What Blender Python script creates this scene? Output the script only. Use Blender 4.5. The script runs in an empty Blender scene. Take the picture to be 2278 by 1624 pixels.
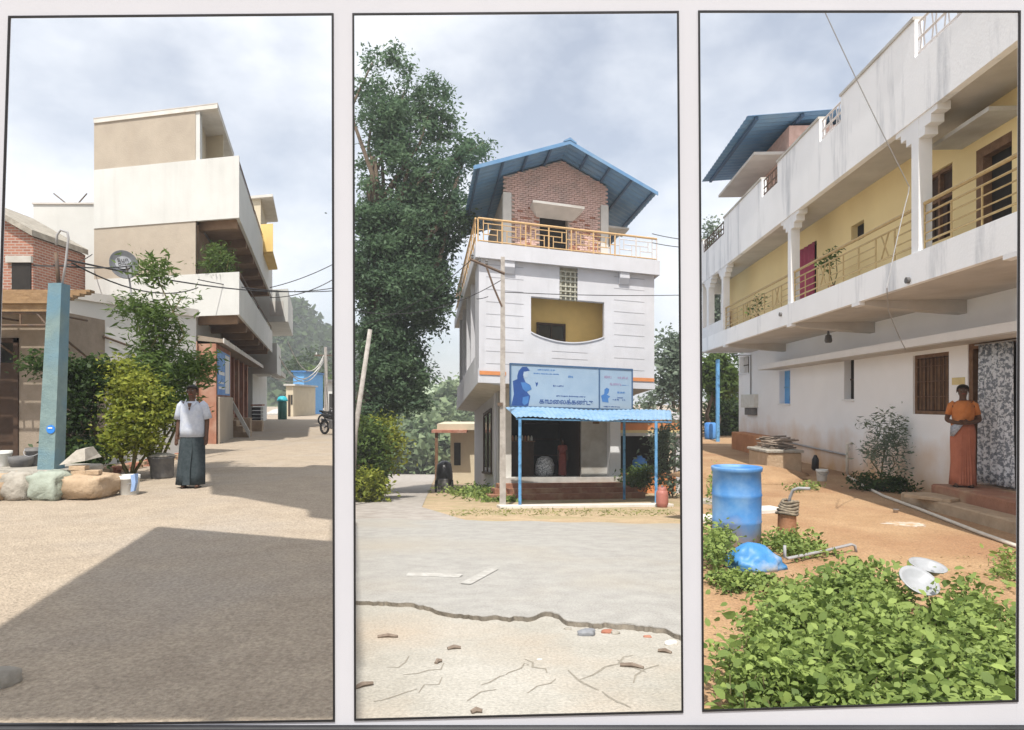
import bpy, bmesh, math, random
import numpy as np
from mathutils import Vector, Matrix
from mathutils import noise as mnoise

# ---------------------------------------------------------------- camera, sky, sun, exposure
S = bpy.context.scene
COL = S.collection
FPX, CX, HOR, EYE = 1500.0, 1138.5, 893.0, 1.4      # focal length and horizon in units of a 2277 px wide frame
cam_d = bpy.data.cameras.new('camera')
cam = bpy.data.objects.new('camera', cam_d)
COL.objects.link(cam)
cam.location = (0, 0, EYE)
cam.rotation_euler = (math.radians(90), 0, 0)
cam_d.sensor_width = 36.0
cam_d.lens = 36.0 * FPX / 2277.0
cam_d.shift_y = (HOR - 812.0) / 2277.0               # lens shift keeps the verticals upright
cam_d.clip_start = 0.05
cam_d.clip_end = 3000
S.camera = cam

SUN_EL = math.radians(60)
LX, LY = 0.12, 0.993                                # the way the light travels over the ground
world = bpy.data.worlds.new('World')
S.world = world
world.use_nodes = True
wn, wl = world.node_tree.nodes, world.node_tree.links
wn.clear()
w_out = wn.new('ShaderNodeOutputWorld')
w_bg = wn.new('ShaderNodeBackground')
w_sky = wn.new('ShaderNodeTexSky')
w_sky.sky_type = 'NISHITA'
w_sky.sun_disc = False
w_sky.sun_elevation = SUN_EL
w_sky.sun_rotation = math.atan2(-LX, -LY)
w_sky.altitude = 300
w_sky.air_density = 1.0
w_sky.dust_density = 3.0
w_sky.ozone_density = 1.0
w_tc = wn.new('ShaderNodeTexCoord')
w_map = wn.new('ShaderNodeMapping')
w_map.inputs['Location'].default_value = (3.1, 0.4, 1.7)
w_map.inputs['Scale'].default_value = (1.0, 1.0, 1.7)
w_n = wn.new('ShaderNodeTexNoise')
w_n.inputs['Scale'].default_value = 2.1
w_n.inputs['Detail'].default_value = 7
w_n.inputs['Roughness'].default_value = 0.55
w_ramp = wn.new('ShaderNodeValToRGB')
w_ramp.color_ramp.elements[0].position = 0.36
w_ramp.color_ramp.elements[0].color = (0.30, 0.30, 0.30, 1)
w_ramp.color_ramp.elements[1].position = 0.62
w_ramp.color_ramp.elements[1].color = (0.95, 0.95, 0.95, 1)
w_mix = wn.new('ShaderNodeMix')
w_mix.data_type = 'RGBA'
w_mix.inputs['B'].default_value = (8.3, 8.5, 8.8, 1)
wl.new(w_tc.outputs['Generated'], w_map.inputs['Vector'])
wl.new(w_map.outputs['Vector'], w_n.inputs['Vector'])
wl.new(w_n.outputs['Fac'], w_ramp.inputs['Fac'])
wl.new(w_ramp.outputs['Color'], w_mix.inputs['Factor'])
wl.new(w_sky.outputs['Color'], w_mix.inputs['A'])
wl.new(w_mix.outputs['Result'], w_bg.inputs['Color'])
w_bg.inputs['Strength'].default_value = 0.118
wl.new(w_bg.outputs['Background'], w_out.inputs['Surface'])

sun_d = bpy.data.lights.new('sun', 'SUN')
sun_d.energy = 4.5
sun_d.angle = math.radians(0.55)
sun_d.color = (1.0, 0.95, 0.87)
sun = bpy.data.objects.new('sun', sun_d)
COL.objects.link(sun)
L_VEC = Vector((LX * math.cos(SUN_EL), LY * math.cos(SUN_EL), -math.sin(SUN_EL))).normalized()
sun.rotation_euler = L_VEC.to_track_quat('-Z', 'Y').to_euler()
sun.location = (10, -20, 40)

S.view_settings.view_transform = 'Standard'
S.view_settings.look = 'None'
S.view_settings.exposure = 0.34
S.view_settings.gamma = 1.0
S.view_settings.use_curve_mapping = False

# ---------------------------------------------------------------- places
SLOPE = (1030.0 - HOR) / FPX                          # the lane side of the village runs downhill


def P(px, py, Y):
    return Vector(((px - CX) / FPX * Y, Y, EYE - (py - HOR) / FPX * Y))


def sst(a, b, x):
    t = min(1.0, max(0.0, (x - a) / (b - a)))
    return t * t * (3 - 2 * t)


def gz(x, y):
    """height of the ground: street level left, downhill lane middle, sunk yard right"""
    yy = max(y, 2.0)
    u = x / yy
    g2 = -SLOPE * min(max(y, 0.0), 110.0)
    g3 = -0.4 * sst(0.5, 2.5, y)
    w12 = sst(-0.259, -0.246, u)
    w23 = sst(0.258, 0.271, u)
    return g2 * w12 * (1 - w23) + g3 * w23


def G1(px, py):
    Y = FPX * 1.4 / (py - HOR)
    return Vector(((px - CX) / FPX * Y, Y, 0))


def G2(px, py):
    Y = FPX * 1.4 / (py - 1030.0)
    return Vector(((px - CX) / FPX * Y, Y, -SLOPE * Y))


def G3(px, py):
    Y = FPX * 1.8 / (py - HOR)
    return Vector(((px - CX) / FPX * Y, Y, -0.4))


# ---------------------------------------------------------------- materials
def lin(c):
    return tuple(((v / 255.0) / 12.92 if v / 255.0 <= 0.04045 else ((v / 255.0 + 0.055) / 1.055) ** 2.4) for v in c)


MATS = {}


def mat(name, c1, c2=None, scale=3.0, rough=0.85, bump=0.0, bscale=40.0, metal=0.0, lo=0.35, hi=0.65, c3=None, scale3=0.6, spec=0.3, grain=0.0, gscale=70.0):
    """c1/c2 linear albedos mixed by noise, c3 a broad stain"""
    m = bpy.data.materials.new(name)
    m.use_nodes = True
    n, l = m.node_tree.nodes, m.node_tree.links
    bs = n['Principled BSDF']
    bs.inputs['Roughness'].default_value = rough
    bs.inputs['Metallic'].default_value = metal
    bs.inputs['Specular IOR Level'].default_value = spec
    c2 = c2 or tuple(v * 0.86 for v in c1)
    geo = n.new('ShaderNodeNewGeometry')
    tn = n.new('ShaderNodeTexNoise')
    tn.inputs['Scale'].default_value = scale
    tn.inputs['Detail'].default_value = 8
    tn.inputs['Roughness'].default_value = 0.62
    l.new(geo.outputs['Position'], tn.inputs['Vector'])
    rp = n.new('ShaderNodeValToRGB')
    rp.color_ramp.elements[0].position = lo
    rp.color_ramp.elements[0].color = (*c1, 1)
    rp.color_ramp.elements[1].position = hi
    rp.color_ramp.elements[1].color = (*c2, 1)
    l.new(tn.outputs['Fac'], rp.inputs['Fac'])
    col = rp.outputs['Color']
    if c3:
        t3 = n.new('ShaderNodeTexNoise')
        t3.inputs['Scale'].default_value = scale3
        t3.inputs['Detail'].default_value = 6
        l.new(geo.outputs['Position'], t3.inputs['Vector'])
        r3 = n.new('ShaderNodeValToRGB')
        r3.color_ramp.elements[0].position = 0.48
        r3.color_ramp.elements[0].color = (0, 0, 0, 1)
        r3.color_ramp.elements[1].position = 0.70
        r3.color_ramp.elements[1].color = (1, 1, 1, 1)
        l.new(t3.outputs['Fac'], r3.inputs['Fac'])
        mx = n.new('ShaderNodeMix')
        mx.data_type = 'RGBA'
        mx.inputs['B'].default_value = (*c3, 1)
        l.new(r3.outputs['Color'], mx.inputs['Factor'])
        l.new(col, mx.inputs['A'])
        col = mx.outputs['Result']
    if grain > 0:                                               # fine grit
        tg = n.new('ShaderNodeTexNoise')
        tg.inputs['Scale'].default_value = gscale
        tg.inputs['Detail'].default_value = 3
        l.new(geo.outputs['Position'], tg.inputs['Vector'])
        mg = n.new('ShaderNodeMapRange')
        mg.inputs['From Min'].default_value = 0.3
        mg.inputs['From Max'].default_value = 0.7
        mg.inputs['To Min'].default_value = 1 - grain
        mg.inputs['To Max'].default_value = 1 + grain * 0.6
        l.new(tg.outputs['Fac'], mg.inputs['Value'])
        vm = n.new('ShaderNodeVectorMath')
        vm.operation = 'SCALE'
        l.new(col, vm.inputs[0])
        l.new(mg.outputs['Result'], vm.inputs['Scale'])
        col = vm.outputs['Vector']
    l.new(col, bs.inputs['Base Color'])
    if bump > 0:
        tb = n.new('ShaderNodeTexNoise')
        tb.inputs['Scale'].default_value = bscale
        tb.inputs['Detail'].default_value = 5
        l.new(geo.outputs['Position'], tb.inputs['Vector'])
        bp = n.new('ShaderNodeBump')
        bp.inputs['Strength'].default_value = bump
        bp.inputs['Distance'].default_value = 0.03
        l.new(tb.outputs['Fac'], bp.inputs['Height'])
        l.new(bp.outputs['Normal'], bs.inputs['Normal'])
    MATS[name] = m
    return m


def streaks(m, dark, amount=0.5, scale=1.6, zscale=0.12):
    """rain streaks running down a wall: noise stretched in height"""
    n, l = m.node_tree.nodes, m.node_tree.links
    bs = n['Principled BSDF']
    src = bs.inputs['Base Color'].links[0].from_socket
    geo = n.new('ShaderNodeNewGeometry')
    mp = n.new('ShaderNodeMapping')
    mp.inputs['Scale'].default_value = (scale, scale, zscale)
    l.new(geo.outputs['Position'], mp.inputs['Vector'])
    t = n.new('ShaderNodeTexNoise')
    t.inputs['Scale'].default_value = 1.0
    t.inputs['Detail'].default_value = 7
    t.inputs['Roughness'].default_value = 0.7
    l.new(mp.outputs['Vector'], t.inputs['Vector'])
    r = n.new('ShaderNodeValToRGB')
    r.color_ramp.elements[0].position = 0.54
    r.color_ramp.elements[0].color = (0, 0, 0, 1)
    r.color_ramp.elements[1].position = 0.78
    r.color_ramp.elements[1].color = (amount, amount, amount, 1)
    l.new(t.outputs['Fac'], r.inputs['Fac'])
    mx = n.new('ShaderNodeMix')
    mx.data_type = 'RGBA'
    mx.inputs['B'].default_value = (*dark, 1)
    l.new(r.outputs['Color'], mx.inputs['Factor'])
    l.new(src, mx.inputs['A'])
    l.new(mx.outputs['Result'], bs.inputs['Base Color'])
    return m


def zstain(m, colour, z0, z1, noise=1.2):
    """earth splashed up the foot of a wall (full at height z0, gone at z1)"""
    n, l = m.node_tree.nodes, m.node_tree.links
    bs = n['Principled BSDF']
    src = bs.inputs['Base Color'].links[0].from_socket
    geo = n.new('ShaderNodeNewGeometry')
    sx = n.new('ShaderNodeSeparateXYZ')
    l.new(geo.outputs['Position'], sx.inputs['Vector'])
    t = n.new('ShaderNodeTexNoise')
    t.inputs['Scale'].default_value = noise
    t.inputs['Detail'].default_value = 6
    l.new(geo.outputs['Position'], t.inputs['Vector'])
    ad = n.new('ShaderNodeMath')
    ad.operation = 'MULTIPLY_ADD'
    ad.inputs[1].default_value = (z1 - z0) * 1.2
    l.new(t.outputs['Fac'], ad.inputs[0])
    l.new(sx.outputs['Z'], ad.inputs[2])
    mr = n.new('ShaderNodeMapRange')
    off = (z1 - z0) * 0.6
    mr.inputs['From Min'].default_value = z0 + off
    mr.inputs['From Max'].default_value = z1 + off
    mr.inputs['To Min'].default_value = 1
    mr.inputs['To Max'].default_value = 0
    l.new(ad.outputs[0], mr.inputs['Value'])
    mx = n.new('ShaderNodeMix')
    mx.data_type = 'RGBA'
    mx.inputs['B'].default_value = (*colour, 1)
    l.new(mr.outputs['Result'], mx.inputs['Factor'])
    l.new(src, mx.inputs['A'])
    l.new(mx.outputs['Result'], bs.inputs['Base Color'])
    return m


def leafmat(name, dark, light, trans=0.35):
    m = bpy.data.materials.new(name)
    m.use_nodes = True
    n, l = m.node_tree.nodes, m.node_tree.links
    bs = n['Principled BSDF']
    out = n['Material Output']
    at = n.new('ShaderNodeAttribute')
    at.attribute_name = 'rnd'
    rp = n.new('ShaderNodeValToRGB')
    rp.color_ramp.elements[0].position = 0.0
    rp.color_ramp.elements[0].color = (*dark, 1)
    rp.color_ramp.elements[1].position = 1.0
    rp.color_ramp.elements[1].color = (*light, 1)
    l.new(at.outputs['Fac'], rp.inputs['Fac'])
    l.new(rp.outputs['Color'], bs.inputs['Base Color'])
    bs.inputs['Roughness'].default_value = 0.55
    bs.inputs['Specular IOR Level'].default_value = 0.25
    tr = n.new('ShaderNodeBsdfTranslucent')
    l.new(rp.outputs['Color'], tr.inputs['Color'])
    ms = n.new('ShaderNodeMixShader')
    ms.inputs['Fac'].default_value = trans
    l.new(bs.outputs['BSDF'], ms.inputs[1])
    l.new(tr.outputs['BSDF'], ms.inputs[2])
    l.new(ms.outputs['Shader'], out.inputs['Surface'])
    MATS[name] = m
    return m


# ---------------------------------------------------------------- mesh builder
WORLD_OFF = {}


class MB:
    def __init__(self, tf=None):
        self.v, self.f, self.tf = [], [], tf

    def pt(self, p):
        return Vector(self.tf(*p)) if self.tf else Vector(p)

    def add(self, verts, faces):
        o = len(self.v)
        self.v += [self.pt(p) for p in verts]
        self.f += [tuple(i + o for i in f) for f in faces]
        return self

    def box(self, x0, x1, y0, y1, z0, z1):
        return self.add([(x0, y0, z0), (x1, y0, z0), (x1, y1, z0), (x0, y1, z0), (x0, y0, z1), (x1, y0, z1), (x1, y1, z1), (x0, y1, z1)],
                        [(0, 3, 2, 1), (4, 5, 6, 7), (0, 1, 5, 4), (1, 2, 6, 5), (2, 3, 7, 6), (3, 0, 4, 7)])

    def bbox(self, x0, x1, y0, y1, z0, z1, c=0.01):
        """box with chamfered upright and top edges"""
        r0 = [(x0 + c, y0), (x1 - c, y0), (x1, y0 + c), (x1, y1 - c), (x1 - c, y1), (x0 + c, y1), (x0, y1 - c), (x0, y0 + c)]
        k = c * 2
        r1 = [(x0 + k, y0 + c), (x1 - k, y0 + c), (x1 - c, y0 + k), (x1 - c, y1 - k), (x1 - k, y1 - c), (x0 + k, y1 - c), (x0 + c, y1 - k), (x0 + c, y0 + k)]
        return self.loft([[(x, y, z0) for x, y in r0], [(x, y, z1 - c) for x, y in r0], [(x, y, z1) for x, y in r1]])

    def loft(self, rings, caps=True, closed=True):
        o = len(self.v)
        n = len(rings[0])
        for r in rings:
            self.v += [self.pt(p) for p in r]
        for k in range(len(rings) - 1):
            for i in range(n if closed else n - 1):
                j = (i + 1) % n
                self.f.append((o + k * n + i, o + k * n + j, o + (k + 1) * n + j, o + (k + 1) * n + i))
        if caps:
            self.f.append(tuple(o + i for i in reversed(range(n))))
            self.f.append(tuple(o + (len(rings) - 1) * n + i for i in range(n)))
        return self

    def plan(self, poly, z0, z1):
        return self.loft([[(x, y, z0) for x, y in poly], [(x, y, z1) for x, y in poly]])

    def front(self, poly, y0, y1):
        """polygon in (x, z) made thick from y0 to y1"""
        return self.loft([[(x, y0, z) for x, z in poly], [(x, y1, z) for x, z in poly]])

    def side(self, poly, x0, x1):
        return self.loft([[(x0, y, z) for y, z in poly], [(x1, y, z) for y, z in poly]])

    def tube(self, path, r, n=8, caps=True):
        pts = [self.pt(p) for p in path]
        tf, self.tf = self.tf, None
        rs = r if isinstance(r, (list, tuple)) else [r] * len(pts)
        rings = []
        up = None
        for i, p in enumerate(pts):
            d = (pts[min(i + 1, len(pts) - 1)] - pts[max(i - 1, 0)])
            d.normalize()
            if up is None:
                up = Vector((0, 0, 1)) if abs(d.z) < 0.9 else Vector((1, 0, 0))
            s = d.cross(up)
            s.normalize()
            up = s.cross(d)
            up.normalize()
            rings.append([tuple(p + (s * math.cos(2 * math.pi * k / n) + up * math.sin(2 * math.pi * k / n)) * rs[i]) for k in range(n)])
        self.loft(rings, caps)
        self.tf = tf
        return self

    def lathe(self, c, prof, n=24, caps=True, sx=1.0, sy=1.0, wob=None):
        rings = []
        for r, z in prof:
            ring = []
            for k in range(n):
                a = 2 * math.pi * k / n
                q = 1 + (wob(a, z) if wob else 0)
                ring.append((c[0] + r * q * sx * math.cos(a), c[1] + r * q * sy * math.sin(a), c[2] + z))
            rings.append(ring)
        return self.loft(rings, caps)

    def quad(self, a, b, c, d):
        return self.add([a, b, c, d], [(0, 1, 2, 3)])

    def build(self, name, material, parent=None, smooth=False, base=None, kind=None, solid=0):
        me = bpy.data.meshes.new(name)
        if parent is not None:
            off = WORLD_OFF[parent]
        elif base is not None:
            off = Vector(base)
        else:
            xs = [p.x for p in self.v]
            ys = [p.y for p in self.v]
            off = Vector(((min(xs) + max(xs)) / 2, (min(ys) + max(ys)) / 2, min(p.z for p in self.v)))
        me.from_pydata([tuple(p - off) for p in self.v], [], self.f)
        me.update()
        bm = bmesh.new()
        bm.from_mesh(me)
        bmesh.ops.recalc_face_normals(bm, faces=bm.faces)
        bm.to_mesh(me)
        bm.free()
        if smooth:
            for p in me.polygons:
                p.use_smooth = True
        me.materials.append(MATS[material] if isinstance(material, str) else material)
        o = bpy.data.objects.new(name, me)
        COL.objects.link(o)
        if parent is not None:
            o.parent = parent
        else:
            o.location = off
        WORLD_OFF[o] = off.copy()
        if kind:
            o['kind'] = kind
        if solid:
            md = o.modifiers.new('thick', 'SOLIDIFY')
            md.thickness = solid
        return o


def tag(o, label, cat, group=None):
    o['label'] = label
    o['category'] = cat
    if group:
        o['group'] = group
    return o


def thing(name, label, cat, loc, group=None):
    o = bpy.data.objects.new(name, None)
    COL.objects.link(o)
    o.empty_display_size = 0.2
    o.location = loc
    WORLD_OFF[o] = Vector(loc)
    return tag(o, label, cat, group)


def frame(o, u, v, slope=0.0, z0=0.0):
    u = Vector(u).normalized()
    v = Vector(v).normalized()

    def tf(a, b, h):
        x = o[0] + a * u.x + b * v.x
        y = o[1] + a * u.y + b * v.y
        return (x, y, z0 + h - slope * y)
    return tf


def yaw(loc, rz, s=1.0):
    c, q = math.cos(rz), math.sin(rz)

    def tf(x, y, z):
        return (loc[0] + s * (x * c - y * q), loc[1] + s * (x * q + y * c), loc[2] + s * z)
    return tf


def sag(a, b, drop, n=14):
    a, b = Vector(a), Vector(b)
    return [tuple(a.lerp(b, i / n) + Vector((0, 0, -drop * 4 * (i / n) * (1 - i / n)))) for i in range(n + 1)]


# ---------------------------------------------------------------- leaves
def leaves(name, pts, size, material, parent=None, base=None, seed=0, up=0.5, wide=0.45, kind=None, var=0.35, tone=None, hang=0.0, oval=False):
    """one folded leaf face per point"""
    rng = np.random.default_rng(seed)
    pts = np.asarray(pts, float)
    N = len(pts)
    d = rng.normal(size=(N, 3))
    d[:, 2] = d[:, 2] * 0.6 - hang
    d /= np.linalg.norm(d, axis=1)[:, None]
    nrm = rng.normal(size=(N, 3)) * (1 - up) + np.array([0, 0, 1.0]) * up
    s = np.cross(d, nrm)
    s /= np.maximum(np.linalg.norm(s, axis=1)[:, None], 1e-6)
    nn = np.cross(s, d)
    L = (size * (1 + var * rng.normal(size=N)).clip(0.35, 1.6))[:, None]
    W = L * wide
    K = 6 if oval else 4
    v = np.empty((N, K, 3))
    v[:, 0] = pts
    v[:, 1] = pts + d * L * 0.45 + s * W * 0.5 + nn * L * 0.10
    v[:, 2] = pts + d * L - nn * L * 0.08
    v[:, 3] = pts + d * L * 0.45 - s * W * 0.5 + nn * L * 0.10
    if oval:
        v[:, 1] = pts + d * L * 0.22 + s * W * 0.42 + nn * L * 0.07
        v[:, 2] = pts + d * L * 0.62 + s * W * 0.46 + nn * L * 0.08
        v[:, 3] = pts + d * L - nn * L * 0.10
        v[:, 4] = pts + d * L * 0.62 - s * W * 0.46 + nn * L * 0.08
        v[:, 5] = pts + d * L * 0.22 - s * W * 0.42 + nn * L * 0.07
    if parent is not None:
        off = WORLD_OFF[parent]
    else:
        off = Vector(base) if base is not None else Vector((float(pts[:, 0].mean()), float(pts[:, 1].mean()), float(pts[:, 2].min())))
    v -= np.array(off)
    me = bpy.data.meshes.new(name)
    me.vertices.add(N * K)
    me.vertices.foreach_set('co', v.reshape(-1))
    me.loops.add(N * K)
    me.loops.foreach_set('vertex_index', np.arange(N * K, dtype=np.int32))
    me.polygons.add(N)
    me.polygons.foreach_set('loop_start', np.arange(0, N * K, K, dtype=np.int32))
    me.update(calc_edges=True)
    at = me.attributes.new('rnd', 'FLOAT', 'FACE')
    r = rng.random(N)
    if tone is not None:
        r = (0.55 * np.asarray(tone) + 0.45 * r)
    at.data.foreach_set('value', r.astype(np.float32))
    me.materials.append(MATS[material])
    o = bpy.data.objects.new(name, me)
    COL.objects.link(o)
    if parent is not None:
        o.parent = parent
    else:
        o.location = off
    WORLD_OFF[o] = off.copy() if isinstance(off, Vector) else Vector(off)
    if kind:
        o['kind'] = kind
    return o


def clumps(blobs, n_clump, n_leaf, spread, seed, shell=0.35):
    """points for leaves: clumps scattered through ellipsoid blobs (cx,cy,cz,rx,ry,rz)"""
    rng = np.random.default_rng(seed)
    vol = np.array([b[3] * b[4] * b[5] for b in blobs]) ** 0.8
    pick = rng.choice(len(blobs), size=n_clump, p=vol / vol.sum())
    out, tone = [], []
    for k in pick:
        b = blobs[k]
        d = rng.normal(size=3)
        d /= np.linalg.norm(d)
        r = shell + (1 - shell) * rng.random() ** 0.6
        c = np.array(b[:3]) + d * r * np.array(b[3:6])
        sp = spread * (0.6 + 0.8 * rng.random())
        m = max(3, int(n_leaf * (0.5 + rng.random())))
        q = rng.normal(size=(m, 3)) * sp * np.array([1, 1, 0.7])
        out.append(c + q)
        tone.append(np.full(m, rng.random()))
    return np.concatenate(out), np.concatenate(tone)


def stem_tubes(mb, root, tops, r0, r1, bend=0.15, seed=0, n=6):
    rnd = random.Random(seed)
    for t in tops:
        a, b = Vector(root), Vector(t)
        k = (b - a).length * bend
        m1 = a.lerp(b, 0.35) + Vector((rnd.uniform(-k, k), rnd.uniform(-k, k), 0))
        m2 = a.lerp(b, 0.7) + Vector((rnd.uniform(-k, k), rnd.uniform(-k, k), 0))
        mb.tube([tuple(a), tuple(m1), tuple(m2), tuple(b)], [r0, r0 * 0.75 + r1 * 0.25, r0 * 0.4 + r1 * 0.6, r1], n)
    return mb


def shrub(name, label, base, blobs, n_clump, n_leaf, spread, size, leaf, bark, seed, group=None, wide=0.45, up=0.4, stem_r=0.02, cat='shrub', trunkname='stem', shell=0.3, hang=0.0):
    t = thing(name, label, cat, base, group)
    mb = MB()
    stem_tubes(mb, base, [(b[0], b[1], b[2]) for b in blobs], stem_r, stem_r * 0.35, 0.12, seed)
    mb.build(trunkname, bark, t, smooth=True)
    pts, tone = clumps(blobs, n_clump, n_leaf, spread, seed, shell)
    leaves('foliage', pts, size, leaf, t, seed=seed + 1, tone=tone, wide=wide, up=up, hang=hang)
    return t


# ---------------------------------------------------------------- palette
mat('paper', (0.475, 0.485, 0.53), (0.45, 0.46, 0.505), 3, 0.75, bump=0.05, bscale=400)
mat('black_edge', (0.012, 0.012, 0.014), None, 5, 0.6)
mat('plinth_black', (0.02, 0.02, 0.024), (0.05, 0.05, 0.055), 2, 0.6)
mat('ground', (0.40, 0.31, 0.21), (0.30, 0.23, 0.155), 0.9, 0.95, bump=0.5, bscale=16, c3=(0.33, 0.24, 0.15))
mat('street_dust', (0.435, 0.36, 0.275), (0.365, 0.30, 0.23), 2.4, 0.95, bump=0.8, bscale=55, c3=(0.40, 0.345, 0.285), scale3=0.5, grain=0.28, gscale=48)
mat('road', (0.40, 0.39, 0.365), (0.33, 0.32, 0.30), 3.5, 0.9, bump=0.3, bscale=110, c3=(0.38, 0.35, 0.30), scale3=0.35, grain=0.2, gscale=60)
mat('road_edge', (0.12, 0.105, 0.085), (0.2, 0.175, 0.14), 8, 0.95, bump=0.4)
mat('apron', (0.45, 0.43, 0.385), (0.37, 0.35, 0.305), 1.3, 0.95, bump=0.4, bscale=60, c3=(0.43, 0.365, 0.29), scale3=0.7, grain=0.2, gscale=50)
mat('shoulder', (0.50, 0.385, 0.25), (0.40, 0.30, 0.19), 2.2, 0.95, bump=0.5, bscale=40, c3=(0.36, 0.31, 0.17), scale3=1.0, grain=0.25, gscale=30)
mat('lane', (0.42, 0.39, 0.36), (0.30, 0.27, 0.24), 2.5, 0.95, bump=0.5, bscale=20)
mat('yard', (0.44, 0.29, 0.165), (0.35, 0.215, 0.115), 1.4, 0.95, bump=0.8, bscale=30, c3=(0.33, 0.185, 0.10), scale3=0.55, grain=0.25, gscale=42)
mat('faded_paint', (0.47, 0.465, 0.44), (0.38, 0.37, 0.345), 9, 0.9, lo=0.38, hi=0.55)
mat('crack', (0.22, 0.20, 0.165), (0.30, 0.275, 0.23), 20, 0.95)
mat('white_wall', (0.60, 0.605, 0.585), (0.545, 0.55, 0.53), 0.8, 0.9, bump=0.12, bscale=22)
streaks(MATS['white_wall'], (0.40, 0.40, 0.385), 0.4)
mat('white_wall_2', (0.60, 0.605, 0.64), (0.54, 0.545, 0.575), 1.2, 0.9, bump=0.15, bscale=30)
streaks(MATS['white_wall_2'], (0.38, 0.38, 0.40), 0.38, 2.2, 0.16)
mat('yard_wall', (0.90, 0.91, 0.93), (0.85, 0.86, 0.88), 0.9, 0.9, bump=0.1, bscale=25)
zstain(MATS['yard_wall'], (0.60, 0.38, 0.20), -0.45, 0.75)
mat('parapet_white', (0.90, 0.91, 0.93), (0.85, 0.86, 0.88), 0.9, 0.9, bump=0.1, bscale=25)
streaks(MATS['parapet_white'], (0.22, 0.25, 0.30), 0.75, 1.5, 0.22)
mat('slab_grey', (0.58, 0.55, 0.515), (0.48, 0.455, 0.425), 1.6, 0.9, bump=0.15)
mat('trim_white', (0.80, 0.81, 0.83), (0.74, 0.75, 0.77), 2, 0.85)
mat('tan_wall', (0.43, 0.375, 0.305), (0.375, 0.325, 0.265), 1.3, 0.9, bump=0.25, bscale=24)
streaks(MATS['tan_wall'], (0.36, 0.29, 0.215), 0.4, 1.2, 0.3)
mat('cream_wall', (0.58, 0.51, 0.38), (0.52, 0.455, 0.335), 1.5, 0.9)
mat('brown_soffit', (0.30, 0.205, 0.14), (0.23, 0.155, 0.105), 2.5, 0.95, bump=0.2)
mat('red_wall', (0.36, 0.175, 0.115), (0.28, 0.13, 0.085), 3.0, 0.9, bump=0.3, bscale=30, c3=(0.42, 0.28, 0.21), scale3=1.2)
mat('shop_brown', (0.30, 0.25, 0.20), (0.24, 0.20, 0.155), 3.5, 0.9, bump=0.3, bscale=30)
mat('plank', (0.33, 0.22, 0.12), (0.22, 0.14, 0.075), 5, 0.85, bump=0.3)
mat('rust_steel', (0.09, 0.07, 0.06), (0.15, 0.095, 0.06), 9, 0.7)
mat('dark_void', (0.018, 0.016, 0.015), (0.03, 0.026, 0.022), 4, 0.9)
m_ = mat('brick_tex', (0.40, 0.175, 0.115))
_n, _l = m_.node_tree.nodes, m_.node_tree.links
_g = _n.new('ShaderNodeNewGeometry')
_s = _n.new('ShaderNodeSeparateXYZ')
_c = _n.new('ShaderNodeCombineXYZ')
_l.new(_g.outputs['Position'], _s.inputs['Vector'])
_a = _n.new('ShaderNodeMath')
_l.new(_s.outputs['X'], _a.inputs[0])
_l.new(_s.outputs['Y'], _a.inputs[1])
_l.new(_a.outputs[0], _c.inputs['X'])
_l.new(_s.outputs['Z'], _c.inputs['Y'])
_b = _n.new('ShaderNodeTexBrick')
_b.inputs['Scale'].default_value = 1.0
_b.inputs['Brick Width'].default_value = 0.24
_b.inputs['Row Height'].default_value = 0.085
_b.inputs['Mortar Size'].default_value = 0.012
_b.inputs['Color1'].default_value = (0.36, 0.155, 0.10, 1)
_b.inputs['Color2'].default_value = (0.26, 0.105, 0.07, 1)
_b.inputs['Mortar'].default_value = (0.38, 0.33, 0.29, 1)
_l.new(_c.outputs['Vector'], _b.inputs['Vector'])
_l.new(_b.outputs['Color'], _n['Principled BSDF'].inputs['Base Color'])
mat('brick', (0.40, 0.175, 0.115), (0.29, 0.12, 0.08), 9, 0.9, bump=0.3, c3=(0.45, 0.27, 0.2), scale3=2.5)
mat('brick_pink', (0.70, 0.49, 0.43), (0.56, 0.37, 0.31), 7, 0.9, bump=0.3, c3=(0.50, 0.36, 0.31), scale3=2.0)
mat('mortar', (0.50, 0.44, 0.39), (0.40, 0.345, 0.30), 5, 0.95)
mat('concrete', (0.55, 0.54, 0.51), (0.45, 0.44, 0.41), 2, 0.9, bump=0.2, c3=(0.38, 0.35, 0.31), scale3=1.1)
mat('concrete_pale', (0.66, 0.64, 0.60), (0.56, 0.54, 0.50), 2.5, 0.9, bump=0.2)
mat('stone', (0.40, 0.37, 0.32), (0.26, 0.24, 0.205), 5, 0.95, bump=0.6, bscale=18)
mat('stone_green', (0.36, 0.40, 0.34), (0.27, 0.30, 0.25), 4, 0.95, bump=0.5, bscale=16)
mat('stone_tan', (0.46, 0.345, 0.235), (0.36, 0.265, 0.175), 4, 0.95, bump=0.6, bscale=16)
mat('pillar_blue', (0.20, 0.28, 0.28), (0.15, 0.22, 0.23), 6, 0.85, bump=0.3, c3=(0.12, 0.23, 0.31), scale3=1.3)
mat('sticker_blue', (0.03, 0.22, 0.70), None, 20, 0.6)
mat('poster_blue', (0.05, 0.17, 0.50), (0.16, 0.34, 0.68), 3.0, 0.6)
mat('poster_white', (0.70, 0.72, 0.75), None, 5, 0.6)
mat('dish_grey', (0.12, 0.125, 0.135), (0.08, 0.085, 0.09), 8, 0.55)
mat('dish_pale', (0.24, 0.25, 0.27), None, 8, 0.5)
mat('cable', (0.03, 0.03, 0.032), None, 5, 0.6)
mat('pipe_grey', (0.35, 0.35, 0.36), None, 8, 0.5)
mat('pvc', (0.66, 0.62, 0.54), (0.56, 0.51, 0.43), 6, 0.55)
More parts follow.
